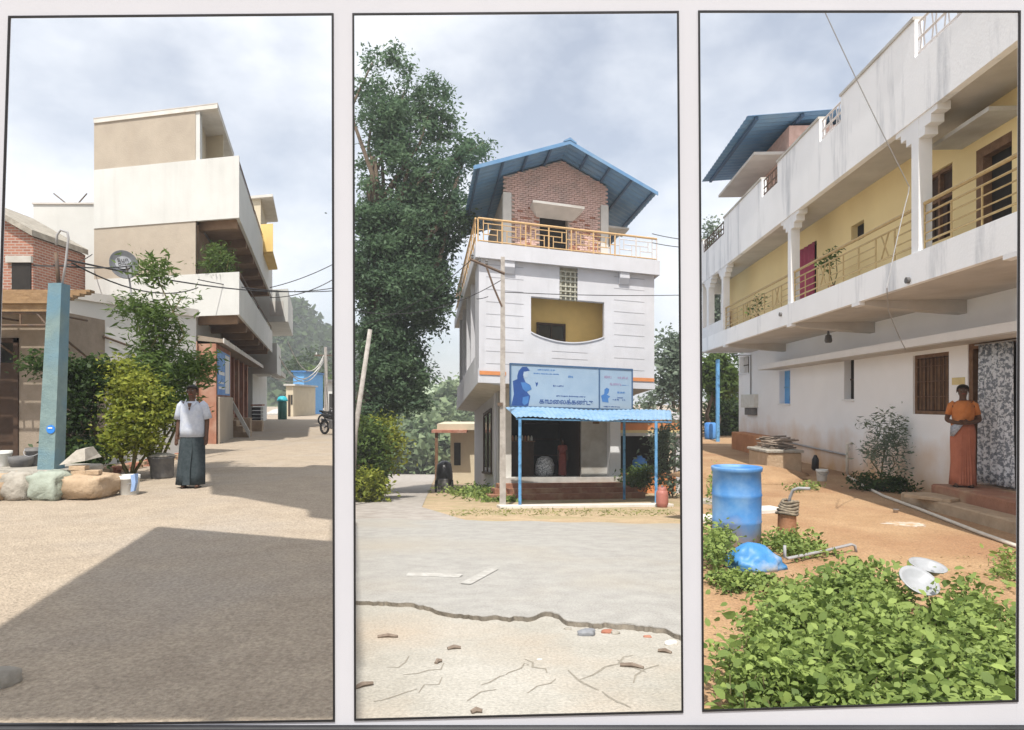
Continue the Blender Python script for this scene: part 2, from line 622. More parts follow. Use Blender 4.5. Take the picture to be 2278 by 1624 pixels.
mat('bucket_white', (0.68, 0.68, 0.65), (0.55, 0.54, 0.50), 5, 0.5)
mat('bucket_grey', (0.10, 0.10, 0.105), (0.17, 0.165, 0.16), 7, 0.7)
mat('cloth_blue', (0.25, 0.36, 0.58), None, 12, 0.9)
mat('sack', (0.42, 0.39, 0.34), (0.30, 0.275, 0.235), 8, 0.95)
mat('skin', (0.105, 0.055, 0.035), (0.085, 0.044, 0.028), 12, 0.6)
mat('hair', (0.012, 0.010, 0.009), None, 30, 0.6)
mat('eye_white', (0.20, 0.18, 0.16), None, 30, 0.4)
mat('shirt', (0.50, 0.53, 0.59), (0.42, 0.45, 0.51), 30, 0.9, c3=(0.40, 0.44, 0.54), scale3=9)
mat('lungi', (0.026, 0.038, 0.043), (0.048, 0.062, 0.07), 22, 0.9)
mat('sandal', (0.03, 0.022, 0.018), None, 10, 0.7)
mat('sari_orange', (0.52, 0.185, 0.055), (0.44, 0.15, 0.045), 10, 0.85)
mat('sari_rust', (0.42, 0.15, 0.09), (0.35, 0.12, 0.07), 9, 0.85)
mat('sari_grey', (0.40, 0.42, 0.46), (0.25, 0.27, 0.32), 28, 0.85, lo=0.45, hi=0.55)
mat('sari_red', (0.30, 0.07, 0.05), (0.22, 0.05, 0.04), 10, 0.85)
mat('blue_roof', (0.10, 0.22, 0.40), (0.14, 0.28, 0.46), 2.0, 0.5, metal=0.0, c3=(0.19, 0.31, 0.45), scale3=0.7)
mat('awning_blue', (0.22, 0.37, 0.53), (0.27, 0.42, 0.57), 3, 0.5, c3=(0.13, 0.29, 0.52), scale3=2.2)
mat('post_blue', (0.10, 0.30, 0.58), (0.16, 0.38, 0.64), 10, 0.5, c3=(0.05, 0.14, 0.28), scale3=6)
mat('rail_gold', (0.60, 0.40, 0.20), (0.52, 0.34, 0.165), 10, 0.55)
mat('rail_yard', (0.52, 0.39, 0.19), (0.42, 0.30, 0.14), 14, 0.55)
mat('rail_pale', (0.66, 0.62, 0.60), None, 10, 0.6)
mat('ochre', (0.74, 0.53, 0.20), (0.67, 0.48, 0.18), 2, 0.9)
mat('yellow_wall', (0.84, 0.68, 0.36), (0.79, 0.63, 0.33), 1.0, 0.9, bump=0.1)
mat('orange_band', (0.66, 0.26, 0.10), None, 4, 0.8)
mat('yellow_band', (0.70, 0.58, 0.30), None, 4, 0.8)
mat('wood', (0.21, 0.12, 0.065), (0.13, 0.07, 0.038), 7, 0.7, bump=0.3)
mat('wood_dark', (0.065, 0.038, 0.024), (0.045, 0.027, 0.018), 7, 0.7)
mat('glass_dark', (0.02, 0.024, 0.026), None, 3, 0.12, spec=0.6)
mat('groove', (0.36, 0.36, 0.385), None, 4, 0.9)
mat('jali', (0.50, 0.49, 0.40), (0.35, 0.34, 0.28), 12, 0.9)
mat('sign_sheet', (0.27, 0.36, 0.46), (0.31, 0.40, 0.49), 1.5, 0.6)
mat('sign_frame', (0.06, 0.12, 0.22), None, 6, 0.6)
mat('ink_blue', (0.022, 0.07, 0.24), None, 6, 0.7)
mat('ink_mid', (0.06, 0.18, 0.42), None, 6, 0.7)
mat('ink_pink', (0.30, 0.25, 0.37), None, 6, 0.7)
mat('ink_pale', (0.38, 0.46, 0.54), None, 6, 0.7)
mat('pole_concrete', (0.44, 0.41, 0.38), (0.31, 0.285, 0.26), 6, 0.9, bump=0.4)
mat('step_red', (0.33, 0.165, 0.105), (0.25, 0.12, 0.075), 4, 0.9, bump=0.4, c3=(0.42, 0.30, 0.19), scale3=1.8)
mat('gas_red', (0.42, 0.17, 0.14), (0.33, 0.13, 0.11), 6, 0.5)
mat('drum_blue', (0.055, 0.20, 0.50), (0.09, 0.27, 0.57), 3, 0.45, c3=(0.25, 0.42, 0.62), scale3=2.2)
zstain(MATS['drum_blue'], (0.36, 0.27, 0.19), -0.4, 0.0, 4.0)
mat('drum_plain', (0.055, 0.20, 0.55), (0.09, 0.27, 0.6), 3, 0.45)
mat('bag_blue', (0.05, 0.21, 0.48), (0.08, 0.26, 0.52), 4, 0.45, c3=(0.42, 0.45, 0.49), scale3=4.0)
mat('terracotta', (0.46, 0.23, 0.13), (0.38, 0.18, 0.10), 7, 0.9, bump=0.3)
mat('rope', (0.30, 0.25, 0.18), (0.12, 0.10, 0.08), 20, 0.95)
mat('basin', (0.36, 0.37, 0.39), (0.30, 0.31, 0.32), 6, 0.35)
mat('powder', (0.56, 0.50, 0.44), (0.44, 0.31, 0.19), 9, 0.95, lo=0.42, hi=0.58)
mat('curtain_print', (0.68, 0.70, 0.73), (0.20, 0.22, 0.25), 19, 0.9, lo=0.46, hi=0.54)
mat('curtain_red', (0.40, 0.075, 0.13), (0.32, 0.055, 0.10), 8, 0.85)
mat('cloth_red', (0.55, 0.07, 0.08), None, 8, 0.85)
mat('orange_plaster', (0.52, 0.24, 0.11), (0.42, 0.18, 0.08), 3, 0.95, bump=0.4)
mat('twig', (0.26, 0.21, 0.17), (0.16, 0.125, 0.10), 12, 0.95)
mat('bark', (0.16, 0.12, 0.085), (0.10, 0.075, 0.055), 8, 0.95, bump=0.6)
mat('stalk', (0.20, 0.17, 0.085), (0.13, 0.13, 0.05), 10, 0.9)
mat('far_green', (0.05, 0.075, 0.035), (0.085, 0.11, 0.05), 0.25, 1.0, bump=0.8, bscale=1.2)
mat('far_pale', (0.22, 0.29, 0.17), (0.30, 0.36, 0.22), 0.3, 1.0)
mat('blue_paint', (0.10, 0.32, 0.66), (0.16, 0.40, 0.72), 4, 0.8)
mat('teal_tank', (0.03, 0.42, 0.50), None, 6, 0.5)
mat('green_dark', (0.03, 0.13, 0.11), None, 6, 0.6)
mat('tyre', (0.018, 0.018, 0.019), None, 12, 0.9)
mat('bike_black', (0.03, 0.03, 0.034), None, 8, 0.35)
mat('chrome', (0.5, 0.5, 0.52), None, 8, 0.3, metal=0.8)
leafmat('leaf_dark', (0.020, 0.042, 0.014), (0.075, 0.125, 0.035))
leafmat('leaf_mid', (0.045, 0.085, 0.022), (0.17, 0.25, 0.065), 0.42)
leafmat('leaf_yellow', (0.13, 0.18, 0.03), (0.44, 0.46, 0.075), 0.45)
leafmat('leaf_weed', (0.05, 0.10, 0.022), (0.36, 0.46, 0.13))
leafmat('leaf_tree', (0.040, 0.085, 0.048), (0.18, 0.28, 0.15), 0.5)
leafmat('leaf_pale', (0.10, 0.16, 0.085), (0.28, 0.35, 0.19))
leafmat('leaf_grey', (0.10, 0.14, 0.10), (0.27, 0.34, 0.25), 0.45)
leafmat('dry_leaf', (0.22, 0.14, 0.06), (0.42, 0.32, 0.16))
leafmat('grass', (0.10, 0.14, 0.03), (0.32, 0.33, 0.10))

# ================================================================ GROUND
def sheet(name, material, ys, ulo, uhi, eps, nu=24, us=None, parent=None, jit=0.0, kind='structure'):
    mb = MB()
    rings = []
    rnd = random.Random(5)
    for y in ys:
        a = ulo(y) if callable(ulo) else ulo
        b = uhi(y) if callable(uhi) else uhi
        row = []
        cols = us if us else [a + (b - a) * i / nu for i in range(nu + 1)]
        for u in cols:
            x = u * max(y, 2.0)
            row.append((x, y, gz(x, y) + eps + rnd.uniform(-jit, jit)))
        rings.append(row)
    mb.loft(rings, caps=False, closed=False)
    o = mb.build(name, material, parent, smooth=True, base=(0, 0, 0) if parent is None else None)
    if kind and parent is None:
        o['kind'] = kind
    return o


US = [-40, -12, -5, -3, -2, -1.4, -1.0, -0.8, -0.6, -0.45, -0.35, -0.29] + [-0.260 + 0.015 * i / 10 for i in range(11)] + \
     [-0.2, -0.12, 0, 0.1, 0.2, 0.24] + [0.257 + 0.015 * i / 10 for i in range(11)] + [0.3, 0.4, 0.55, 0.75, 1.0, 1.4, 2, 3, 5, 12, 40]
YS = [-60, -25, -10, -4, -1, 0, 0.6, 1.2, 1.8, 2.4, 3, 3.6, 4.3, 5, 6, 7, 8, 9.5, 11, 13, 15, 17.5, 20, 23, 26, 30, 35, 40, 48, 58, 70, 85, 100, 115, 140, 180, 260, 420, 900, 2200]
sheet('ground', 'ground', YS, 0, 0, 0.0, us=US)
YN = [y for y in YS if 2.4 <= y <= 180]
sheet('street', 'street_dust', [1.2, 1.8] + YN, -1.3, -0.2602, 0.012, 20)
sheet('yard_ground', 'yard', [1.2, 1.8] + [y for y in YN if y <= 48], 0.2722, 1.3, 0.012, 20)


def road_near(u):
    """wavy broken edge of the road, as distance from the wall side"""
    px = CX + u * FPX
    pts = [(700, 1338), (790, 1346), (850, 1350), (920, 1352), (985, 1372), (1060, 1380), (1140, 1384), (1190, 1382), (1215, 1372), (1240, 1378), (1262, 1396), (1330, 1398), (1420, 1402), (1480, 1412), (1515, 1428), (1600, 1434)]
    for (a, ya), (b, yb) in zip(pts, pts[1:]):
        if a <= px <= b:
            t = (px - a) / (b - a)
            py = ya + (yb - ya) * t
            break
    else:
        py = pts[0][1] if px < 800 else pts[-1][1]
    return FPX * 1.4 / (py - 1030) + 0.03 * math.sin(u * 110 + 3 * math.sin(u * 41)) + 0.015 * math.sin(u * 367 + 2 * math.sin(u * 97))


def road_far(u):
    px = CX + u * FPX
    return FPX * 1.4 / (1157 + (px - 790) * 0.018 - 1030) + 0.12 * math.sin(u * 60)


u0, u1, NU, NV = -0.2455, 0.2575, 150, 16
mb = MB()
rings = []
for j in range(NV + 1):
    row = []
    for i in range(NU + 1):
        u = u0 + (u1 - u0) * i / NU
        a, b = road_near(u), road_far(u)
        y = a + (b - a) * (j / NV) ** 1.5
        x = u * y
        row.append((x, y, gz(x, y) + 0.045))
    rings.append(row)
mb.loft(rings, caps=False, closed=False)
road = mb.build('road', 'road', smooth=True, base=(0, 6, -0.6), kind='structure')
rc0 = random.Random(2)
mb = MB()
rings = []
for dz, dy in ((0.046, 0.03), (0.042, -0.01), (0.0, -0.05)):
    row = []
    for i in range(NU + 1):
        u = u0 + (u1 - u0) * i / NU
        k = 0.25 + 0.75 * sst(0.0, 0.10, u) * (0.6 + 0.4 * math.sin(u * 47)) + 0.18 * math.sin(u * 91 + 2 * math.sin(u * 33)) + 0.25 * rc0.random()
        y = road_near(u) + dy * k * (1 if dz < 0.045 else 1.0)
        x = u * y
        row.append((x, y, gz(x, y) + dz))
    rings.append(row)
mb.loft(rings, caps=False, closed=False)
mb.build('broken_edge', 'road_edge', road)

sheet('apron', 'apron', [1.2, 1.8, 2.4, 3, 3.6, 4.3, 5, 5.7, 6.4, 7.2], -0.2455, 0.2575, 0.010, 30)
sheet('road_shoulder', 'shoulder', [14, 15, 16, 17, 18, 19, 20, 21, 22, 24, 26, 28, 31], -0.2455, 0.2575, 0.014, 30)
# the lane beside the shop
mb = MB()
rings = []
for y in [16.0, 17.5, 19.5, 21, 23, 26, 30, 35, 41, 48, 58, 70, 85, 100, 110]:
    l_, r_ = -0.2445 * y, -0.105 * y - 0.6 + max(0, 21 - y) * 0.25
    rings.append([(l_ + (r_ - l_) * i / 6, y, gz(l_ + (r_ - l_) * i / 6, y) + 0.03) for i in range(7)])
mb.loft(rings, caps=False, closed=False)
mb.build('lane', 'lane', base=(-4, 20, -2), smooth=True, kind='structure')


# old painted line left on the road and cracks of the apron
def ribbon(mb, pts, w, eps, zone):
    rows = []
    g = [zone(px, py) for px, py in pts]
    for i, p in enumerate(g):
        d = g[min(i + 1, len(g) - 1)] - g[max(i - 1, 0)]
        d.z = 0
        d.normalize()
        s = Vector((-d.y, d.x, 0)) * (w if not isinstance(w, list) else w[i]) / 2
        rows.append([tuple(p + s + Vector((0, 0, eps))), tuple(p - s + Vector((0, 0, eps)))])
    mb.loft(rows, caps=False, closed=False)


mb = MB()
ribbon(mb, [(905, 1287), (960, 1288), (1025, 1291)], 0.16, 0.055, G2)
ribbon(mb, [(1035, 1309), (1062, 1294), (1098, 1274)], 0.13, 0.055, G2)
mb.build('painted_line', 'faded_paint', road)
apron_o = bpy.data.objects['apron']
rc = random.Random(11)
for (x, y, n, dx, dy, w) in [(1290, 1515, 7, 26, -12, 0.02), (1260, 1500, 5, 22, 14, 0.02), (1345, 1545, 5, 18, 10, 0.018), (860, 1490, 4, 22, -10, 0.014),
                             (900, 1510, 5, 30, -9, 0.014), (1160, 1470, 5, 20, 10, 0.018), (1400, 1520, 4, 25, -14, 0.016), (830, 1565, 5, 32, -8, 0.012),
                             (1030, 1560, 4, 28, -10, 0.012), (1180, 1540, 4, 25, -9, 0.012), (1380, 1470, 4, 20, 12, 0.018), (930, 1540, 4, 24, -11, 0.012), (1120, 1500, 5, 20, -7, 0.013), (1075, 1525, 4, 22, -9, 0.012)]:
    pts = []
    for k in range(n):
        pts.append((x + dx * k * 0.8 + rc.uniform(-9, 9), y + dy * k * 0.8 + rc.uniform(-6, 6)))
    mb = MB()
    ribbon(mb, pts, [0.8 * w * (0.3 + 0.9 * math.sin(math.pi * (k + 0.5) / n)) for k in range(n)], 0.0125, G2)
    mb.build('crack', 'crack', apron_o)

# ================================================================ THE BOARD WITH THREE OPENINGS
BD = 1.5
HOLES = [((22, 39), (740, 33), (743, 1602), (-28, 1613)), ((786, 33), (1507, 28), (1517, 1582), (790, 1600)), ((1554, 27), (2266, 27), (2261, 1558), (1563, 1580))]
TOP, BOT, LFT, RGT = -70, 1612.5, -150, 2430


def bp(p, d=BD):
    v = P(p[0], p[1], d)
    return (v.x, v.y, v.z)


board = thing('display_board', 'white upright board with three tall black edged openings on a black plinth', 'display board', (0, BD, 0))
mb = MB()


def plate(poly, d0, d1, grow=None):
    """plate between two depths; its far face keeps the same place so the reveals stay thin"""
    a = [bp(p) for p in poly]
    mb.loft([[(x, d0, z) for x, y, z in a], [(x, d1, z) for x, y, z in a]])


hl = HOLES
T0, T1 = BD, BD + 0.004
cols = [((LFT, TOP), (hl[0][0][0], TOP), hl[0][0], (LFT, hl[0][0][1])),
        ((LFT, hl[0][0][1]), hl[0][0], (hl[0][3][0], BOT), (LFT, BOT))]
for i, h in enumerate(hl):
    cols.append(((h[0][0], TOP), (h[1][0], TOP), h[1], h[0]))
    cols.append((h[3], h[2], (h[2][0], BOT), (h[3][0], BOT + (0.6 if i == 0 else 0))))
    if i < 2:
        g = hl[i + 1]
        cols.append(((h[1][0], TOP), (g[0][0], TOP), g[0], h[1]))
        cols.append((h[1], g[0], g[3], h[2]))
        cols.append((h[2], g[3], (g[3][0], BOT), (h[2][0], BOT)))
h = hl[2]
cols.append(((h[1][0], TOP), (RGT, TOP), (RGT, h[1][1]), h[1]))
cols.append((h[1], (RGT, h[1][1]), (RGT, BOT), (h[2][0], BOT)))
for c in cols:
    plate(c, T0, T1)
mb.build('sheet', 'paper', board)
for h in HOLES:
    for k in range(4):
        a, b = Vector((*h[k], 0)), Vector((*h[(k + 1) % 4], 0))
        d = (b - a).normalized()
        s = Vector((-d.y, d.x, 0)) * 2.1
        a, b = a - d * 2.1, b + d * 2.1
        if k in (1, 3):
            a, b = a + d * 4.25, b - d * 4.25
        mb = MB()
        q = [bp((p.x, p.y)) for p in (a + s, b + s, b - s, a - s)]
        mb.loft([[(x, BD - 0.003, z) for x, y, z in q], [(x, BD - 0.0004, z) for x, y, z in q]])
        mb.build('border_strip', 'black_edge', board)
zb = P(0, BOT, BD).z
mb = MB()
mb.bbox(P(LFT - 30, 0, BD).x, P(RGT + 30, 0, BD).x, BD - 0.012, BD + 0.016, 0.0, zb - 0.001, 0.003)
mb.build('plinth', 'plinth_black', board)


# ================================================================ UNSEEN TWO-LEVEL CANOPY (added only to throw the hard shadows on the street)
def shade_poly(pix, height):
    k = height / math.tan(SUN_EL) / math.hypot(LX, LY)
    return [(G1(px, py).x - LX * k, G1(px, py).y - LY * k) for px, py in pix]


shc = thing('added_shade_canopy', 'unseen two level canopy on posts added to cast the hard street shadows', 'canopy', (-2.5, -0.5, 0))
mb = MB()
mb.plan(shade_poly([(345, 1176), (763, 1212), (763, 1606), (-330, 1606)], 6.2), 6.2, 6.32)
mb.build('lower_shade_slab', 'concrete', shc)
mb = MB()
mb.plan(shade_poly([(470, 1101), (462, 1040), (672, 1041), (690, 1036), (763, 1038), (763, 1162), (686, 1152), (683, 1136), (527, 1107)], 8.6), 8.6, 8.72)
mb.build('upper_shade_slab', 'concrete', shc)
for x, h_ in ((-1.7, 8.42), (-3.3, 6.2)):
    mb = MB()
    mb.tube([(x, -0.5, 0), (x, -0.5, h_)], 0.05, 8)
    mb.build('post', 'rust_steel', shc)
mb = MB()
mb.loft([[(-1.75, -0.55, 8.42), (-1.65, -0.55, 8.42), (-1.65, -0.55, 8.598), (-1.75, -0.55, 8.598)], [(-2.95, 4.1, 8.42), (-2.85, 4.1, 8.42), (-2.85, 4.1, 8.598), (-2.95, 4.1, 8.598)]])
mb.build('long_beam', 'rust_steel', shc)

# ================================================================ STREET (left opening)
A = frame((-10.32, 22), (0.9706, -0.2408), (-0.2803, 0.9599))
H = thing('street_house', 'tall tan and white plastered house with long street balconies', 'house', A(0, 0, 0))
LEN = 17.5
mb = MB(A)
mb.box(-4.03, 0, 0, LEN, 0, 4.18)
mb.build('ground_storey', 'white_wall', H)
mb = MB(A)
mb.box(-4.03, 0, 0.004, LEN, 5.55, 7.28)
mb.build('middle_storey', 'tan_wall', H)
mb = MB(A)
mb.box(-4.03, 1.63, -0.02, 0.10, 4.18, 5.55)
mb.box(1.53, 1.63, 0.10, LEN, 4.18, 5.35)
mb.build('lower_parapet', 'white_wall', H)
mb = MB(A)
mb.box(-4.03, 1.53, 0.10, LEN, 4.30, 4.45)
mb.build('lower_balcony_slab', 'slab_grey', H)
mb = MB(A)
mb.box(-4.03, 1.63, -0.03, 0.10, 7.28, 9.27)
mb.box(1.51, 1.63, 0.10, LEN, 7.28, 8.9)
mb.build('upper_parapet', 'white_wall', H)
mb = MB(A)
mb.box(-4.0, 1.51, 0.10, LEN, 7.42, 7.58)
mb.build('upper_balcony_slab', 'slab_grey', H)
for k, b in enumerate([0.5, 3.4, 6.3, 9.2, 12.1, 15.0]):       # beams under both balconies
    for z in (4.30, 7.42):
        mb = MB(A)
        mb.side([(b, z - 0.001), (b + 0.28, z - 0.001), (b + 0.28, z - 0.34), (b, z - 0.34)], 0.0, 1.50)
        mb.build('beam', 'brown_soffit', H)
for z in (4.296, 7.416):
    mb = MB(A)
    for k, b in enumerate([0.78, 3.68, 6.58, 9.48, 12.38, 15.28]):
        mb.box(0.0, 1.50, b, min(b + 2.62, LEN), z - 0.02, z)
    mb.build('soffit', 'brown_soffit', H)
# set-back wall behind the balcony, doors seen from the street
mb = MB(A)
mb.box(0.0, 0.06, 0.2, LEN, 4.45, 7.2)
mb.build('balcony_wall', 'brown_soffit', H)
for b in (2.2, 5.2, 8.2, 11.4, 14.4):
    mb = MB(A)
    mb.box(0.06, 0.10, b, b + 1.0, 4.47, 6.6)
    d = mb.build('door', 'wood_dark', H)
    mb = MB(A)
    mb.box(0.06, 0.13, b - 0.08, b - 0.003, 4.47, 6.7)
    mb.box(0.06, 0.13, b + 1.003, b + 1.08, 4.47, 6.7)
    mb.box(0.06, 0.13, b - 0.08, b + 1.08, 6.703, 6.78)
    mb.build('frame', 'wood', d)
# top room at the front with its thin roof slab
mb = MB(A)
mb.box(-4.03, -0.001, 0.0, 4.2, 9.271, 10.86)
mb.build('top_room_wall', 'tan_wall', H)
mb = MB(A)
mb.box(0.0, 0.16, 0.02, 0.5, 9.0, 10.86)
mb.build('corner_post', 'white_wall', H)
mb = MB(A)
mb.box(0.0, 0.02, 0.5, 4.2, 9.0, 10.86)
mb.build('recess_wall', 'cream_wall', H)
mb = MB(A)
mb.box(0.02, 0.7, 2.2, 2.3, 9.0, 10.86)
mb.build('recess_cross_wall', 'cream_wall', H)
mb = MB(A)
mb.box(-4.03, 0.83, -0.05, 4.6, 10.86, 11.0)
r = mb.build('roof_slab', 'concrete_pale', H)
mb = MB(A)
mb.box(-4.04, 0.84, -0.06, 4.61, 11.001, 11.03)
mb.build('roof_edge', 'slab_grey', r)
mb = MB(A)
mb.box(-4.03, 1.2, 0.1, LEN, 8.6, 8.66)
mb.build('terrace_floor', 'slab_grey', H)
# second roof room further along
mb = MB(A)
mb.box(-1.2, 1.5, 10.4, 14.5, 8.2, 10.9)
mb.build('rear_roof_room', 'cream_wall', H)
mb = MB(A)
mb.box(-1.3, 2.15, 10.2, 14.8, 10.9, 11.02)
mb.build('rear_roof_slab', 'concrete_pale', H)
mb = MB(A)
mb.box(1.5, 2.15, 10.4, 10.5, 8.4, 9.7)
mb.box(1.5, 2.15, 10.5, 14.4, 8.3, 8.4)
mb.build('rear_room_balcony', 'ochre', H)
for (b0, b1) in ((0.3, 5.9), (6.2, 11.5), (11.8, 17.2)):        # steel handrails on the upper parapet
    mb = MB(A)
    mb.tube([(1.57, b0, 8.9), (1.57, b0, 9.22), (1.57, b1, 9.22), (1.57, b1, 8.9)], 0.025, 6)
    mb.tube([(1.57, b0, 9.06), (1.57, b1, 9.06)], 0.018, 6)
    mb.build('handrail', 'rust_steel', H)
for (b0, b1) in ((0.6, 8.0), (8.4, 17.0)):
    mb = MB(A)
    mb.tube([(1.57, b0, 5.35), (1.57, b0, 5.62), (1.57, b1, 5.62), (1.57, b1, 5.35)], 0.025, 6)
    mb.build('handrail', 'rust_steel', H)
mb = MB(A)                                                      # sunshade over the shops
mb.add([(0.0, 0.15, 3.40), (1.02, 0.10, 3.30), (1.02, LEN, 3.30), (0.0, LEN, 3.40), (0, 0.15, 3.58), (1.02, 0.10, 3.42), (1.02, LEN, 3.42), (0, LEN, 3.58)],
       [(0, 3, 2, 1), (4, 5, 6, 7), (0, 1, 5, 4), (1, 2, 6, 5), (2, 3, 7, 6), (3, 0, 4, 7)])
ss = mb.build('sunshade', 'shop_brown', H)
mb = MB(A)
mb.box(1.021, 1.06, 0.08, LEN, 3.29, 3.45)
mb.build('fascia', 'concrete_pale', ss)
mb = MB(A)
mb.box(0.003, 0.05, 0.02, LEN, 0.0, 3.36)
mb.build('red_plaster', 'red_wall', H)
mb = MB(A)
mb.box(0.051, 0.75, 0.15, 4.2, 0.0, 3.29)
mb.build('porch_block', 'red_wall', H)
for b, w in ((5.9, 0.45), (7.6, 0.4), (9.4, 0.5), (11.6, 0.5), (13.6, 0.5)):
    mb = MB(A)
    mb.box(0.05, 0.42, b, b + w, 0.0, 3.3)
    mb.build('shop_pier', 'red_wall', H)
for b0, b1 in ((4.3, 5.85), (6.4, 7.55), (8.1, 9.35), (10.0, 11.5), (12.2, 13.5), (14.2, 17.0)):
    mb = MB(A)
    mb.box(0.052, 0.09, b0 + 0.05, b1 - 0.05, 1.0, 2.9)
    d = mb.build('shop_shutter', 'shop_brown', H)
    mb = MB(A)
    mb.box(0.09, 0.12, b0 + 0.4, b1 - 0.4, 1.5, 2.6)
    mb.build('dark_opening', 'dark_void', d)
mb = MB(A)
mb.box(0.755, 0.775, 0.35, 3.7, 1.62, 3.12)
p = tag(mb.build('wall_poster', 'poster_blue', None), 'tall blue and white poster on the red shop pier', 'poster')
mb = MB(A)
mb.box(0.776, 0.781, 2.3, 3.5, 1.68, 3.05)
mb.build('white_panel', 'poster_white', p)
mb = MB(A)
mb.box(0.776, 0.781, 0.6, 2.1, 1.82, 1.90)
mb.box(0.776, 0.781, 0.6, 1.9, 2.0, 2.06)
mb.box(0.776, 0.781, 0.7, 2.1, 2.3, 2.42)
mb.build('print_line', 'poster_white', p)
# steps, side wall of the steps, black opening
st = thing('shop_steps', 'worn concrete steps with a sloping rail wall beside the red shop', 'steps', A(0.9, 5.0, 0))
for k in range(4):
    mb = MB(A)
    mb.bbox(0.10, 1.5 - 0.28 * k, 4.6, 5.8, 0.22 * k, 0.22 * (k + 1), 0.012)
    mb.build('step', 'stone_tan', st)
mb = MB(A)
mb.loft([[(0.60, 4.3, 1.75), (0.60, 4.55, 1.75), (0.60, 4.55, 1.45), (0.60, 4.3, 1.45)], [(1.55, 4.3, 0.25), (1.55, 4.55, 0.25), (1.55, 4.55, 0.0), (1.55, 4.3, 0.0)]])
mb.build('side_rail', 'concrete', st)
mb = MB(A)
mb.bbox(0.76, 0.86, 0.3, 4.1, 0, 1.55, 0.02)
t_ = tag(mb.build('masonry_block', 'tan_wall', None), 'pinkish plastered block below the blue poster', 'masonry block')
bc = thing('bread_crate', 'stack of dark slatted crates on the shop front', 'crate stack', A(0.8, 15.7, 0))
mb = MB(A)
mb.box(0.52, 1.15, 14.85, 16.75, 0.0, 0.12)
mb.build('base', 'red_wall', bc)
for k in range(5):
    mb = MB(A)
    mb.box(0.55, 1.1, 14.9, 16.7, 0.13 + 0.2 * k, 0.28 + 0.2 * k)
    mb.build('crate', 'bike_black', bc)
mb = MB(A)
mb.bbox(0.50, 1.2, 14.8, 16.8, 1.16, 1.24, 0.01)
mb.build('shelf_top', 'red_wall', bc)
for k, (b0, b1, h) in enumerate(((7.0, 7.8, 0.7), (10.0, 11.0, 0.5))):
    mb = MB(A)
    mb.bbox(0.45, 1.3 + 0.3 * k, b0, b1, 0, h, 0.02)
    tag(mb.build('entrance_step', 'stone_tan', None), ['tall tan block of an entrance further up the street', 'low tan block of the last entrance up the street'][k], 'step')

# white house beyond
D_ = thing('white_house', 'plain white house with jutting upper floor beyond the tan house', 'house', A(0, 24, 0))
mb = MB(A)
mb.box(-4, 0.3, 18.0, 30, 0, 3.4)
mb.build('lower_wall', 'white_wall', D_)
mb = MB(A)
mb.box(-4, 1.9, 17.9, 22.5, 3.0, 4.75)
mb.build('lower_balcony', 'white_wall', D_)
mb = MB(A)
mb.box(-4, 1.2, 18.0, 24, 4.75, 6.0)
mb.build('upper_wall', 'white_wall', D_)
mb = MB(A)
mb.box(-4, 2.6, 18.2, 27, 6.0, 7.9)
up = mb.build('upper_storey', 'white_wall', D_)
mb = MB(A)
mb.box(1.4, 2.3, 18.17, 18.2, 6.35, 7.2)
mb.build('window', 'slab_grey', up)
mb = MB(A)
mb.box(1.0, 1.9, 22.51, 30, 3.1, 3.4)
mb.build('ledge', 'concrete', D_)
# far houses of the street
def far_house(name, label, px0, px1, py0, Y, wallm, trim, door=None):
    a, b = P(px0, py0, Y), P(px1, py0, Y)
    t = thing(name, label, 'house', ((a.x + b.x) / 2, Y, 0))
    m = MB()
    m.box(a.x, b.x, Y, Y + 7, 0, a.z)
    w = m.build('wall', wallm, t)
    m = MB()
    m.box(a.x - 0.15, b.x + 0.25, Y - 0.25, Y + 7.1, a.z, a.z + 0.16)
    m.build('roof_slab', trim, t)
    m = MB()
    m.box(a.x + (b.x - a.x) * 0.3, a.x + (b.x - a.x) * 0.62, Y - 0.03, Y, 0, 2.0)
    m.build('door', door or 'wood_dark', t)
    m = MB()
    m.box(a.x + (b.x - a.x) * 0.68, a.x + (b.x - a.x) * 0.92, Y - 0.03, Y, 1.1, 2.0)
    wn_ = m.build('window', 'dark_void', t)
    return t


far_house('blue_house', 'bright blue house at the far end of the street', 652, 676, 828, 70, 'blue_paint', 'ink_mid', 'post_blue')
far_house('cream_house', 'small cream house before the bright blue one', 636, 652, 858, 62, 'cream_wall', 'concrete')
wt = thing('water_tank', 'dark green street tank with turquoise lid', 'water tank', P(628, 0, 52) * 1)
wt.location = (P(628, 0, 52).x, 52, 0)
WORLD_OFF[wt] = Vector(wt.location)
mb = MB()
mb.lathe((P(628, 0, 52).x, 52, 0), [(0.33, 0), (0.33, 1.35), (0.28, 1.4)], 16)
mb.build('body', 'green_dark', wt, smooth=True)
mb = MB()
mb.lathe((P(628, 0, 52).x, 52, 1.4), [(0.40, 0), (0.40, 0.12), (0.3, 0.35), (0.1, 0.42)], 16)
mb.build('lid', 'teal_tank', wt, smooth=True)
g = G1(620, 922)
mb = MB()
mb.lathe((g.x, g.y, 0), [(1.6, 0.0), (1.2, 0.25), (0.7, 0.5), (0.2, 0.62)], 18, wob=lambda a, z: 0.15 * math.sin(3 * a) + 0.08 * math.sin(7 * a + z * 9))
tag(mb.build('gravel_heap', 'concrete', None, smooth=True), 'low grey heap of gravel beside the street steps', 'heap')

